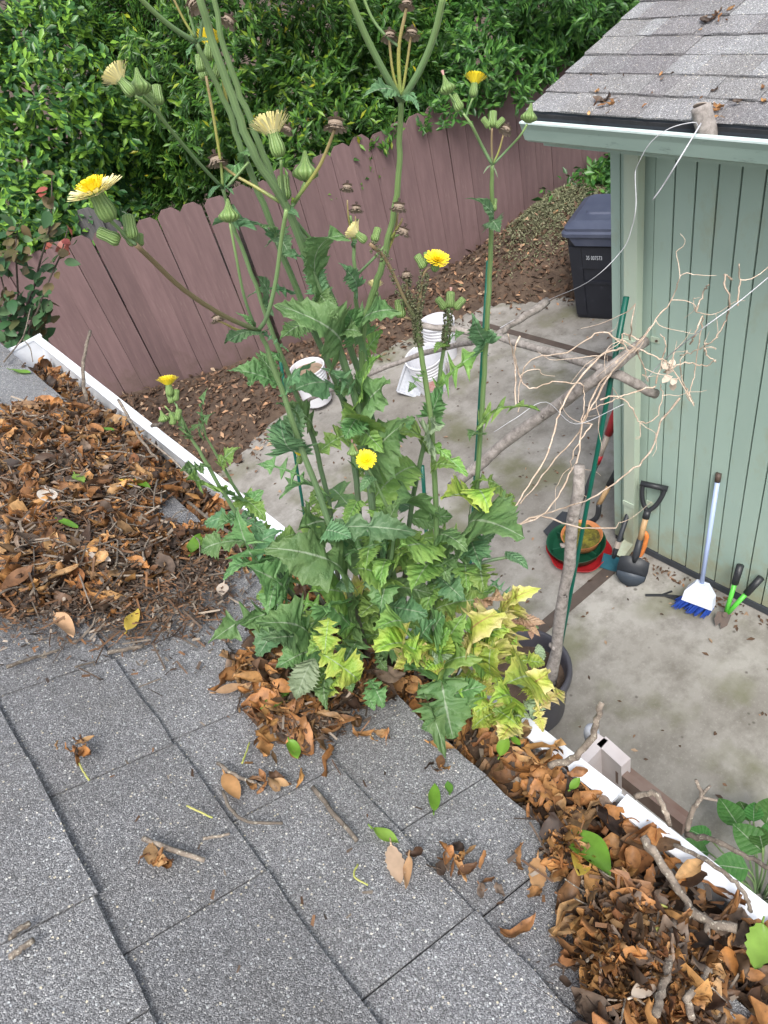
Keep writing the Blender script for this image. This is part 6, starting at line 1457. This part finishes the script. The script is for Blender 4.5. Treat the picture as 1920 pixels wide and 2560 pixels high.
# S9: right tall stem
plant('s9', 'tall single thistle stem forking into flower and buds beside the shed gutter', (1075, 1660), [(1130, 1500, .06), (1180, 1350, .08), (1192, 1220, .08), (1203, 1050, .06), (1216, 850, .04), (1226, 650, .02), (1230, 500, .0), (1231, 412, -.01)], .0070, .0050, mat='stem_g',
 branches=[([(1231, 412, -.01), (1205, 365, -.01), (1180, 315, -.02), (1158, 283, -.02)], .0034, .0024, 'stem_g'), ([(1231, 410, -.01), (1229, 360, -.01), (1230, 320, -.01)], .0024, .0022, 'stem_b'), ([(1233, 410, -.01), (1248, 375, -.01), (1258, 338, -.01)], .0020, .0018, 'stem_y'), ([(1234, 410, -.01), (1268, 375, -.01), (1300, 340, -.02), (1318, 310, -.02)], .0024, .0020, 'stem_g'), ([(1165, 292, -.02), (1172, 270, -.02), (1182, 245, -.02)], .0018, .0020, 'stem_g'), ([(1158, 283, -.02), (1140, 258, -.02), (1122, 232, -.02)], .0018, .0020, 'stem_g')],
 heads=[('tuft', 1122, 234, -.02, 36, (-.35, -1)), ('bud', 1152, 276, -.02, 26, (-.5, -.8)), ('brushy', 1182, 242, -.02, 50, (.12, -1), .3), ('bud', 1230, 318, -.01, 24, (.05, -1)), ('bud', 1224, 318, -.01, 18, (-.6, -.6)), ('bud', 1238, 318, -.01, 18, (.6, -.5)), ('seed', 1262, 330, -.01, 34, (.4, -.9), .1), ('onion', 1320, 306, -.02, 38, (.15, -1)), ('bud', 1232, 528, .0, 20, (.1, -1))])
# S10 / S11: aphid covered stems
plant('s10', 'thistle stem crusted with aphids below a bright yellow flower', (1050, 1655), [(1090, 1490, .03), (1090, 1300, .03), (1077, 1050, .02), (1052, 880, .01), (1040, 790, .0)], .0078, .0072, mat='stem_g',
 branches=[([(1040, 800, .0), (1010, 745, -.01), (965, 650, -.02), (925, 610, -.03)], .0042, .0040, 'stem_b'), ([(1042, 800, .0), (1020, 745, .0), (1016, 690, .0)], .0036, .0032, 'stem_b'), ([(1042, 800, .0), (1052, 730, .0), (1062, 680, .0), (1085, 662, .0)], .0036, .0030, 'stem_b'), ([(1045, 800, .0), (1000, 790, .0), (1002, 778, .0)], .0034, .0030, 'stem_b')],
 heads=[('brush', 916, 604, -.03, 54, (-.75, -.55), .2), ('bud', 935, 604, -.02, 24, (.3, -.9)), ('open', 1086, 676, .0, 56, (.15, -.6), 1.0), ('bud', 1062, 670, .0, 26, (-.5, -.7)), ('bud', 1068, 660, .0, 20, (-.1, -1)), ('seed', 1016, 692, .0, 34, (-.1, -1), .2), ('bud', 1002, 795, .0, 32, (-.1, -1))])
plant('s11', 'slanting thistle stem topped by aphid crusted buds before the white buckets', (1000, 1650), [(1010, 1500, .05), (1020, 1330, .06), (1045, 1180, .06), (1085, 1010, .05), (1112, 860, .04), (1122, 770, .04)], .0072, .0052, mat='stem',
 heads=[('budtuft', 1124, 770, .04, 28, (.05, -1)), ('bud', 1114, 772, .04, 24, (-.55, -.6)), ('bud', 1136, 772, .04, 24, (.6, -.6))])
# S12 / S13: leaning low stems on the heap side
plant('s12', 'low leaning thistle stem with a bud cluster above the gutter', (830, 1625), [(770, 1530, .02), (680, 1430, .03), (600, 1300, .04), (520, 1165, .04), (470, 1080, .04), (440, 1010, .04)], .0066, .0036,
 branches=[([(445, 1022, .04), (430, 995, .04), (424, 985, .04)], .0022, .0020, 'stem_g'), ([(470, 1080, .04), (440, 1045, .03), (412, 1015, .03)], .0026, .0022, 'stem_g')],
 heads=[('brushy', 426, 990, .04, 52, (-.1, -1), .3), ('bud', 438, 1002, .04, 20, (.2, -1)), ('bud', 430, 1008, .04, 18, (-.3, -1)), ('tuft', 412, 1055, .03, 28, (-.3, -1)), ('bud', 432, 1062, .03, 22, (0, -1)), ('bud', 442, 1050, .03, 20, (.3, -1))])
plant('s13', 'second low leaning thistle stem with narrow upper leaves by the heap', (860, 1610), [(790, 1480, .04), (700, 1390, .05), (620, 1270, .06), (560, 1170, .06), (515, 1090, .06), (505, 1030, .06)], .0058, .0026)
plant('s14', 'short thistle stem with one yellow flower deep among the leaves', (945, 1640), [(965, 1480, -.02), (985, 1330, -.03), (955, 1240, -.04), (920, 1170, -.05)], .0056, .0038,
 branches=[([(935, 1200, -.045), (900, 1140, -.05), (885, 1110, -.05)], .0030, .0026, 'stem_b')], heads=[('open', 916, 1158, -.05, 50, (0, -.25), 1.0), ('tuft', 884, 1140, -.05, 32, (-.1, -1)), ('brushy', 748, 1160, .02, 44, (.1, -1), .3)])
plant('s15', 'yellowing thistle rosette sprawling over the gutter lip', (1130, 1720), [(1150, 1690, 0), (1180, 1650, .0), (1215, 1640, .01)], .0050, .0040)
plant('s16', 'lime leaved thistle rosette at the foot of the clump', (860, 1670), [(845, 1640, 0), (830, 1600, 0), (825, 1560, 0)], .0050, .0040)
# aphids on stems s10, s11
ar = np.random.default_rng(3)
octV = np.array([(1, 0, 0), (-1, 0, 0), (0, 1, 0), (0, -1, 0), (0, 0, 1), (0, 0, -1.)]) * .5; octF = np.array([(0, 2, 4), (2, 1, 4), (1, 3, 4), (3, 0, 4), (2, 0, 5), (1, 2, 5), (3, 1, 5), (0, 3, 5)])
for key, paths, n_ in (('s10', [[(1045, 850, .01), (1042, 800, 0), (1010, 745, -.01), (965, 650, -.02), (925, 610, -.03)], [(1042, 800, 0), (1020, 745, 0), (1016, 690, 0)], [(1042, 800, 0), (1052, 730, 0), (1062, 680, 0)], [(1048, 860, 0.01), (1040, 790, 0)]], 800), ('s11', [[(1112, 870, .04), (1124, 765, .04)]], 340)):
    root, P, rho0 = PL[key]; pos = []
    for pth in paths:
        Q = smooth_path(stem_path(None, rho0, pth), 8)
        for k in range(n_ // len(paths)):
            i = ar.integers(len(Q) - 1); q = Q[i] + (Q[i + 1] - Q[i]) * ar.random(); d = unit(ar.normal(size=3)); t = _n(Q[i + 1] - Q[i]); d = d - t * d.dot(t); pos.append(q + _n(d) * ar.uniform(.0028, .0050))
    pos = np.array(pos); n2 = len(pos); y = unit(ar.normal(size=(n2, 3))); x = unit(np.cross(y, ar.normal(size=(n2, 3)))); z = np.cross(x, y)
    V, F = scatter((octV * np.array([.8, 1.4, .8]), octF), pos, x, y, z, ar.uniform(.0016, .0030, n2)); o = np_mesh('aphids', V - np.array(wloc(root)), F, G['aphid'], parent=root); o['kind'] = 'stuff'
# ---- leaves traced from the photograph: (plant, base, tip, depth base, depth tip, width ratio, type, tone)
LEAVES = [
 ('s12', (740, 1545), (600, 1560), .02, -.02, .5, 'C', 'g'), ('s12', (640, 1420), (560, 1440), .02, .0, .6, 'A', 'g'), ('s12', (760, 1560), (690, 1690), .02, -.04, .7, 'A', 'g'), ('s13', (740, 1450), (640, 1500), .04, .0, .6, 'A', 'm'), ('s16', (770, 1610), (640, 1560), -.02, -.05, .6, 'A', 'g'), ('s16', (800, 1680), (720, 1740), -.03, -.05, .7, 'A', 'm'), ('s6', (850, 1520), (770, 1480), .0, -.05, .6, 'A', 'm'), ('s1', (885, 1575), (830, 1530), -.02, -.06, .7, 'A', 'g'),
 ('s1', (738, 1130), (745, 1010), 0, .0, .75, 'B', 'b'), ('s1', (735, 1125), (700, 1040), -.01, -.03, .9, 'B', 'b'), ('s1', (770, 1200), (640, 1160), 0, .02, .55, 'C', 'g'), ('s1', (822, 1322), (1040, 1332), -.01, -.05, .42, 'A', 'b'), ('s1', (815, 1325), (880, 1345), -.02, -.05, .9, 'B', 'b'),
 ('s1', (848, 1454), (664, 1370), -.01, -.04, .62, 'A', 'g'), ('s1', (850, 1450), (885, 1480), -.02, -.05, .9, 'B', 'b'), ('s1', (880, 1560), (905, 1500), -.01, -.04, .8, 'B', 'g'), ('s1', (655, 835), (560, 862), -.04, -.08, .3, 'B', 'b'), ('s1', (652, 830), (720, 880), -.04, -.05, .3, 'C', 'b'),
 ('s1', (700, 965), (570, 925), -.02, -.02, .5, 'A', 'g'), ('s1', (695, 950), (640, 880), -.02, .0, .6, 'B', 'g'), ('s1', (712, 985), (790, 905), -.02, -.05, .35, 'B', 'b'), ('s1', (640, 815), (590, 780), -.04, -.04, .3, 'B', 'g'),
 ('s3', (846, 872), (690, 762), -.01, -.05, .62, 'B', 'g'), ('s3', (850, 868), (900, 830), -.01, -.04, .95, 'B', 'g'), ('s3', (808, 742), (862, 590), -.02, -.06, .55, 'B', 'g'), ('s3', (800, 735), (775, 640), -.02, .0, .8, 'B', 'b'), ('s3', (800, 738), (845, 800), -.02, -.05, .7, 'B', 'g'), ('s3', (722, 525), (750, 545), -.04, -.06, .4, 'B', 'b'),
 ('s3', (880, 980), (800, 920), .0, -.03, .4, 'C', 'b'), ('s3', (905, 1070), (960, 1130), .0, -.05, .6, 'E', 'm'), ('s3', (895, 1045), (862, 1100), .0, -.05, .75, 'B', 'g'), ('s3', (690, 590), (650, 570), -.01, -.03, .4, 'C', 'g'), ('s3', (780, 690), (700, 640), -.02, -.04, .35, 'C', 'b'),
 ('s4', (692, 595), (530, 565), -.01, -.06, .28, 'C', 'b'), ('s4', (690, 595), (725, 640), -.01, -.04, .9, 'B', 'b'), ('s4', (615, 405), (560, 470), -.02, -.04, .35, 'E', 'g'), ('s4', (612, 400), (632, 380), -.02, -.05, .6, 'B', 'g'), ('s4', (490, 108), (470, 150), -.05, -.06, .16, 'E', 'b'), ('s4', (494, 106), (540, 105), -.05, -.06, .16, 'E', 'b'), ('s4', (740, 735), (620, 740), .01, -.02, .3, 'C', 'b'), ('s4', (778, 815), (700, 850), .01, -.03, .6, 'B', 'g'), ('s4', (860, 1010), (720, 985), .03, -.01, .5, 'A', 'b'),
 ('s6', (557, 470), (520, 500), -.03, -.05, .2, 'E', 'b'), ('s6', (560, 468), (585, 485), -.03, -.05, .2, 'E', 'b'), ('s6', (660, 765), (640, 690), -.01, -.04, .5, 'B', 'b'), ('s6', (700, 880), (620, 960), .0, -.03, .6, 'A', 'g'), ('s6', (780, 1080), (700, 1010), .01, -.02, .5, 'A', 'g'), ('s6', (820, 1250), (700, 1240), .02, -.02, .6, 'C', 'g'), ('s6', (840, 1400), (740, 1330), .02, -.04, .8, 'B', 'g'),
 ('s7', (1002, 250), (905, 245), -.03, -.06, .32, 'E', 'b'), ('s7', (1004, 250), (1048, 282), -.03, -.06, .3, 'E', 'b'), ('s7', (1004, 246), (1046, 255), -.03, -.05, .3, 'E', 'b'), ('s7', (908, 845), (990, 775), .02, -.03, .85, 'B', 'g'), ('s7', (906, 850), (868, 780), .02, .0, .9, 'B', 'g'), ('s7', (915, 1000), (955, 890), .02, -.02, .55, 'B', 'm'), ('s7', (920, 1030), (965, 960), .02, -.03, .8, 'B', 'g'), ('s7', (945, 1200), (1015, 1055), .03, -.03, .62, 'A', 'g'), ('s7', (930, 1120), (860, 1045), .03, -.04, .55, 'E', 'm'),
 ('s8', (890, 720), (850, 660), .03, .01, .6, 'B', 'b'), ('s8', (885, 620), (905, 590), .03, .02, .3, 'E', 'b'), ('s8', (905, 900), (958, 825), .04, .02, .55, 'A', 'm'), ('s8', (918, 1000), (840, 960), .05, .02, .6, 'B', 'g'),
 ('s9', (1232, 560), (1172, 495), .01, -.02, .22, 'E', 'b'), ('s9', (1230, 560), (1250, 578), .01, -.02, .8, 'B', 'b'), ('s9', (1216, 858), (1180, 790), .04, .01, .55, 'B', 'b'), ('s9', (1216, 855), (1238, 840), .04, .02, .9, 'B', 'b'), ('s9', (1204, 1080), (1352, 1030), .06, .02, .55, 'C', 'm'), ('s9', (1196, 1085), (1175, 1100), .06, .03, .7, 'B', 'g'), ('s9', (1192, 1250), (1110, 1245), .08, .03, .7, 'A', 'l'), ('s9', (1190, 1245), (1222, 1272), .08, .02, .9, 'A', 'l'), ('s9', (1190, 1230), (1215, 1195), .08, .06, .6, 'A', 'm'), ('s9', (1180, 1348), (1314, 1346), .08, -.02, .75, 'A', 'g'), ('s9', (1178, 1350), (1205, 1424), .08, .0, .55, 'E', 'b'), ('s9', (1175, 1352), (1122, 1380), .08, .02, .8, 'A', 'g'), ('s9', (1200, 1420), (1210, 1475), .06, .0, .9, 'A', 'm'),
 ('s9', (1231, 412), (1208, 435), -.01, -.02, .12, 'E', 'p'), ('s9', (1231, 412), (1245, 445), -.01, -.02, .1, 'E', 'p'), ('s9', (1262, 1380), (1320, 1420), .06, .03, .5, 'E', 'b'), ('s9', (1225, 1450), (1290, 1520), .05, .02, .6, 'C', 'b'), ('s9', (1265, 1250), (1215, 1200), .08, .06, .6, 'A', 'm'), ('s9', (1275, 1230), (1280, 1280), .08, .06, .6, 'A', 'm'),
 ('s11', (1095, 985), (1215, 875), .05, .02, .6, 'C', 'm'), ('s11', (1112, 860), (1160, 830), .04, .02, .5, 'C', 'g'), ('s11', (1112, 858), (1085, 880), .04, .02, .6, 'B', 'm'), ('s11', (1080, 1040), (1110, 960), .05, .03, .6, 'B', 'g'), ('s11', (1060, 1130), (1000, 1080), .06, .02, .6, 'A', 'm'),
 ('s10', (1060, 930), (1020, 980), .01, -.01, .5, 'C', 'g'), ('s10', (1078, 1100), (1098, 1060), .02, -.01, .9, 'B', 'p'), ('s10', (1080, 1110), (1170, 1190), .02, -.02, .4, 'A', 'm'), ('s10', (1085, 1180), (1140, 1165), .02, -.02, .45, 'A', 'm'), ('s10', (1090, 1380), (995, 1372), .03, -.04, .6, 'A', 'm'), ('s10', (1092, 1400), (1030, 1480), .03, -.04, .6, 'E', 'm'), ('s10', (1090, 1390), (1125, 1460), .03, -.03, .5, 'C', 'g'), ('s10', (1080, 1300), (1000, 1260), .03, -.03, .6, 'A', 'g'), ('s10', (1090, 1440), (1160, 1500), .03, -.02, .8, 'A', 'b'),
 ('s12', (480, 1090), (455, 1040), .04, .02, .5, 'C', 'g'), ('s12', (520, 1165), (450, 1180), .04, .02, .6, 'A', 'g'), ('s12', (560, 1230), (465, 1200), .04, .01, .5, 'C', 'm'), ('s12', (470, 1085), (500, 1060), .04, .03, .4, 'A', 'g'), ('s12', (660, 1395), (590, 1270), .03, .0, .6, 'C', 'g'), ('s12', (710, 1500), (612, 1415), .02, -.01, .85, 'C', 'g'), ('s12', (690, 1520), (520, 1610), .02, -.02, .55, 'C', 'g'), ('s12', (720, 1530), (645, 1640), .02, -.04, .75, 'A', 'b'), ('s12', (600, 1300), (540, 1330), .04, .02, .6, 'A', 'g'), ('s12', (650, 1390), (700, 1330), .03, -.01, .6, 'A', 'b'),
 ('s13', (508, 1060), (520, 970), .06, .05, .35, 'C', 'g'), ('s13', (515, 1100), (540, 1030), .06, .04, .45, 'C', 'g'), ('s13', (560, 1170), (600, 1120), .06, .04, .6, 'A', 'm'), ('s13', (620, 1270), (560, 1240), .06, .03, .6, 'A', 'g'), ('s13', (640, 1290), (655, 1225), .06, .04, .7, 'A', 'g'), ('s13', (700, 1390), (650, 1340), .05, .02, .7, 'A', 'm'), ('s13', (730, 1420), (680, 1470), .05, .0, .7, 'A', 'g'),
 ('s14', (960, 1470), (880, 1420), -.02, -.06, .6, 'A', 'm'), ('s14', (985, 1330), (1000, 1250), -.03, -.05, .55, 'A', 'g'), ('s14', (975, 1400), (950, 1460), -.02, -.07, .6, 'E', 'm'), ('s14', (930, 1190), (900, 1230), -.05, -.07, .6, 'B', 'b'), ('s14', (980, 1420), (1030, 1380), -.02, -.05, .7, 'A', 'm'), ('s14', (960, 1500), (900, 1540), -.02, -.06, .8, 'A', 'm'),
 ('s16', (800, 1632), (896, 1702), -.07, -.10, 1.0, 'A', 'l'), ('s16', (785, 1645), (741, 1752), -.06, -.09, .7, 'E', 'p'), ('s16', (822, 1545), (812, 1635), -.06, -.09, .95, 'A', 'l'), ('s16', (840, 1600), (770, 1640), -.05, -.09, .6, 'A', 'm'), ('s16', (815, 1700), (765, 1768), 0, -.03, .55, 'A', 'l'), ('s16', (830, 1690), (850, 1745), 0, -.04, .9, 'B', 'g'), ('s16', (880, 1715), (928, 1782), 0, -.03, .8, 'A', 'g'), ('s16', (860, 1600), (880, 1650), 0, -.03, .5, 'A', 'm'), ('s16', (760, 1640), (690, 1670), 0, -.03, .8, 'B', 'g'), ('s16', (760, 1600), (720, 1560), 0, -.02, .7, 'A', 'g'), ('s16', (780, 1700), (785, 1790), 0, -.03, .5, 'A', 'g'), ('s16', (900, 1650), (940, 1690), 0, -.03, .7, 'A', 'g'), ('s16', (850, 1590), (900, 1560), 0, -.03, .5, 'A', 'm'), ('s16', (745, 1615), (660, 1600), 0, -.03, .6, 'A', 'b'), ('s16', (870, 1740), (905, 1790), 0, -.02, .7, 'A', 'g'),
 ('s15', (1098, 1655), (1134, 1848), -.01, -.06, .95, 'A', 'g'), ('s15', (1100, 1690), (1010, 1680), -.01, -.05, .62, 'E', 'g'), ('s15', (1110, 1690), (1190, 1640), -.01, -.05, .65, 'E', 'm'), ('s15', (1120, 1745), (1215, 1715), -.02, -.06, .70, 'E', 'g'), ('s15', (1068, 1636), (1026, 1555), 0, -.03, .5, 'E', 'y'), ('s15', (1075, 1640), (982, 1676), 0, -.03, .5, 'E', 'y'), ('s15', (1100, 1640), (1086, 1700), 0, -.04, .7, 'A', 'y'), ('s15', (1112, 1612), (1160, 1536), 0, -.02, .52, 'E', 'm'), ('s15', (1140, 1640), (1204, 1614), 0, -.03, .8, 'A', 'y'), ('s15', (1110, 1640), (1110, 1600), 0, -.03, .6, 'E', 'l'),
 ('s15', (1195, 1590), (1264, 1570), .02, -.01, .95, 'A', 'l'), ('s15', (1235, 1690), (1232, 1600), .02, -.02, .75, 'A', 'l'), ('s15', (1238, 1690), (1258, 1760), .02, -.03, .85, 'A', 'l'), ('s15', (1268, 1655), (1362, 1660), .02, -.01, .62, 'A', 'l'), ('s15', (1270, 1650), (1292, 1590), .02, .0, .35, 'E', 'l'), ('s15', (1310, 1700), (1368, 1735), .03, .0, .95, 'A', 'l'), ('s15', (1352, 1768), (1410, 1728), .03, .01, .75, 'A', 'y'), ('s15', (1262, 1740), (1268, 1820), .02, -.02, .95, 'A', 'y'), ('s15', (1200, 1705), (1240, 1740), .0, -.03, .7, 'A', 'y'), ('s15', (1000, 1612), (945, 1620), .0, -.03, .7, 'A', 'y'), ('s15', (1010, 1600), (1000, 1640), .0, -.03, .7, 'A', 'l'), ('s15', (1340, 1760), (1358, 1830), .03, .02, .6, 'A', 'y'), ('s15', (1320, 1750), (1300, 1800), .02, .0, .7, 'A', 'p'),
 ('s15', (1045, 1715), (1084, 1912), -.02, -.04, .32, 'C', 'g'), ('s15', (1070, 1840), (1022, 1835), -.03, -.04, .6, 'E', 'g'), ('s15', (1010, 1590), (945, 1570), .0, -.04, .7, 'A', 'm'), ('s15', (1240, 1760), (1180, 1790), .0, -.02, .7, 'A', 'l'), ('s15', (1290, 1700), (1320, 1640), .02, .0, .6, 'A', 'l'), ('s15', (1060, 1600), (1090, 1545), .0, -.02, .6, 'A', 'b'),
 ('s15', (1260, 1540), (1350, 1470), .05, .03, .42, 'E', 'y'), ('s15', (1260, 1545), (1310, 1580), .05, .03, .5, 'E', 'd'), ('s15', (1290, 1550), (1365, 1560), .05, .03, .4, 'E', 'd'), ('s15', (1300, 1560), (1350, 1590), .05, .02, .4, 'E', 'd'), ('s15', (1220, 1510), (1180, 1530), .05, .02, .5, 'E', 'd'), ('s15', (1230, 1510), (1260, 1500), .05, .02, .5, 'E', 'd'), ('s15', (1310, 1540), (1300, 1470), .05, .03, .5, 'E', 'y'), ('s15', (1330, 1560), (1330, 1600), .05, .02, .5, 'E', 'd'), ('s15', (1345, 1610), (1355, 1660), .05, .03, .6, 'E', 'p'),
]
def PrC(px, py, rho, h):
    """as Pr, but never below the roof, the heap or the gutter lip"""
    if py < 1480: return Pr(px, py, rho)
    q = surf(px, py, h); lim = math.hypot(q[0], q[1]); return q if rho > lim else Pr(px, py, rho)
for i, (k, a, b, d0, d1_, ratio, typ, tone) in enumerate(LEAVES):
    root, P, rho0 = PL[k]; put_leaf(root, PrC(a[0], a[1], rho0 + d0, .045), PrC(b[0], b[1], rho0 + d1_, .032), ratio, typ, tone, i + 1)
# withered bare stalk carrying the dry leaves of the yellowing rosette
for key, pth in (('s15', [(1130, 1700, 0), (1180, 1600, .02), (1220, 1530, .05), (1300, 1545, .05), (1345, 1570, .05)]), ('s15', [(1150, 1690, .0), (1230, 1690, .02), (1310, 1720, .03), (1355, 1770, .03)]), ('s9', [(1185, 1300, .08), (1230, 1270, .08), (1280, 1235, .08)]), ('s9', [(1160, 1420, .06), (1230, 1400, .06), (1290, 1390, .06)])):
    root, P, rho0 = PL[key]; Q = smooth_path(stem_path(None, rho0, pth), 4); MB().tube(Q, np.linspace(.0032, .0018, len(Q)), 7).build('stalk', G['stem'], root, smooth=True)
er = np.random.default_rng(55)
_spr = [[(1130, 1700, -.01), (1180, 1680, .0), (1240, 1680, .02), (1310, 1700, .03), (1365, 1745, .03)], [(1130, 1690, -.01), (1170, 1630, .0), (1230, 1600, .02), (1290, 1610, .03)], [(1120, 1680, -.02), (1070, 1640, -.02), (1020, 1620, -.02)], [(1140, 1710, -.01), (1200, 1740, .0), (1260, 1790, .01), (1330, 1820, .02)], [(1110, 1680, -.02), (1090, 1620, -.01), (1100, 1560, .0)]]
for si, pth in enumerate(_spr):
    root, P, rho0 = PL['s15']; Q = np.array([PrC(x, y, rho0 + d, .03) for x, y, d in pth]); Q = smooth_path(Q, 5)
    MB().tube(Q, np.linspace(.0030, .0015, len(Q)), 7).build('stalk', G['stem_y'], root, smooth=True)
    for j in range((11, 8, 6, 9, 5)[si]):
        q = Q[int(er.uniform(.25, 1) * (len(Q) - 1))]; px, py = proj(q); ang = er.uniform(0, 6.28); Lp = er.uniform(45, 92); rq = math.hypot(q[0], q[1])
        tone = str(er.choice(['l', 'l', 'y', 'l', 'm', 'y', 'p'] if si != 4 else ['m', 'g', 'l'])); b_ = (px + Lp * math.cos(ang), py + Lp * .8 * math.sin(ang))
        put_leaf(root, q, PrC(b_[0], b_[1], rq - er.uniform(-.01, .05), .03), er.uniform(.6, 1.0), str(er.choice(['A', 'A', 'E', 'B'])), tone, 3000 + si * 50 + j)
# lower foliage that fills the clump: leaves set spirally along the lower stems
fr = np.random.default_rng(101)
for key, n_, t0, t1, Lr in (('s1', 6, .05, .28, (.05, .085)), ('s3', 6, .04, .24, (.05, .085)), ('s4', 6, .04, .26, (.05, .085)), ('s6', 6, .06, .40, (.05, .085)), ('s7', 6, .04, .26, (.05, .085)), ('s8', 5, .05, .26, (.045, .08)), ('s10', 8, .06, .42, (.045, .08)), ('s11', 7, .06, .45, (.045, .08)), ('s12', 8, .05, .55, (.045, .075)), ('s13', 8, .05, .55, (.045, .075)), ('s9', 7, .05, .28, (.045, .08)), ('s14', 7, .05, .50, (.045, .075)), ('s2', 4, .04, .22, (.05, .085))):
    root, P, rho0 = PL[key]
    for j in range(n_):
        t = t0 + (t1 - t0) * (j + fr.random()) / n_; i = min(len(P) - 2, int(t * (len(P) - 1))); a = P[i]; ang = j * 2.4 + fr.random() * .8
        d = np.array([math.cos(ang), math.sin(ang), fr.uniform(-.35, .35)]); L = fr.uniform(*Lr)
        e_h = w2h(a + _n(d) * L); floor_ = (roof_z(e_h[0]) if e_h[0] < XE else LZ) + .035
        if e_h[2] < floor_: d = _n(d) * L + np.array([0, 0, floor_ - e_h[2]])
        tone = fr.choice(['g', 'g', 'm', 'b', 'm']) if t > .16 else fr.choice(['m', 'l', 'g', 'm', 'y'])
        put_leaf(root, a, a + _n(d) * L, fr.uniform(.5, .8), fr.choice(['A', 'A', 'B', 'C', 'E']), str(tone), 500 + int(fr.integers(10000)))

# ---- leaves lying on the shed roof
sr = np.random.default_rng(44)
for i in range(34):
    s_ = sr.uniform(.02, .95); y_ = sr.uniform(1.15, 2.35) - s_ * .35; p = np.array(on_shed(s_, y_, .017)); nn = unit(ns + sr.normal(scale=.15, size=3)); x, y, n_ = basis(np.cross(nn, sr.normal(size=3)), nn)
    o = bpy.data.objects.new('roof_leaf', dead_protos[int(sr.integers(8))]); col.objects.link(o); o.matrix_world = mat4(x, y, n_, sr.uniform(.018, .036), p); tag(o, 'small dry leaf lying on the shed roof shingles', 'leaf', 'leaves on the shed roof')
for k, (px, py, lab) in enumerate(((1525, 262, 'cluster of pale dry leaves on the lowest shed shingles'), (1800, 272, 'tan leaves caught beside the branch stub on the shed roof'), (1790, 40, 'clump of dark mossy scraps high on the shed roof'))):
    th_ = TH_S; n3 = ns; r_ = ray(px, py); t_ = (np.dot(n3, np.array([RX0, 0, RZ0]) - CAMP) + .016) / np.dot(n3, r_); c0 = CAMP + r_ * t_
    root = empty('leaf_scrap_clump', c0, lab, 'leaf scraps')
    for i in range(9):
        p = c0 + us * sr.normal() * .03 + np.array([0, sr.normal() * .05, 0]) + ns * .004; nn = unit(ns + sr.normal(scale=.4, size=3)); x, y, n_ = basis(np.cross(nn, sr.normal(size=3)), nn)
        o = bpy.data.objects.new('scrap', dead_protos[int(sr.integers(8))]); col.objects.link(o); o.parent = root; o.matrix_local = mat4(x, y, n_, sr.uniform(.02, .06), p - np.array(wloc(root)))
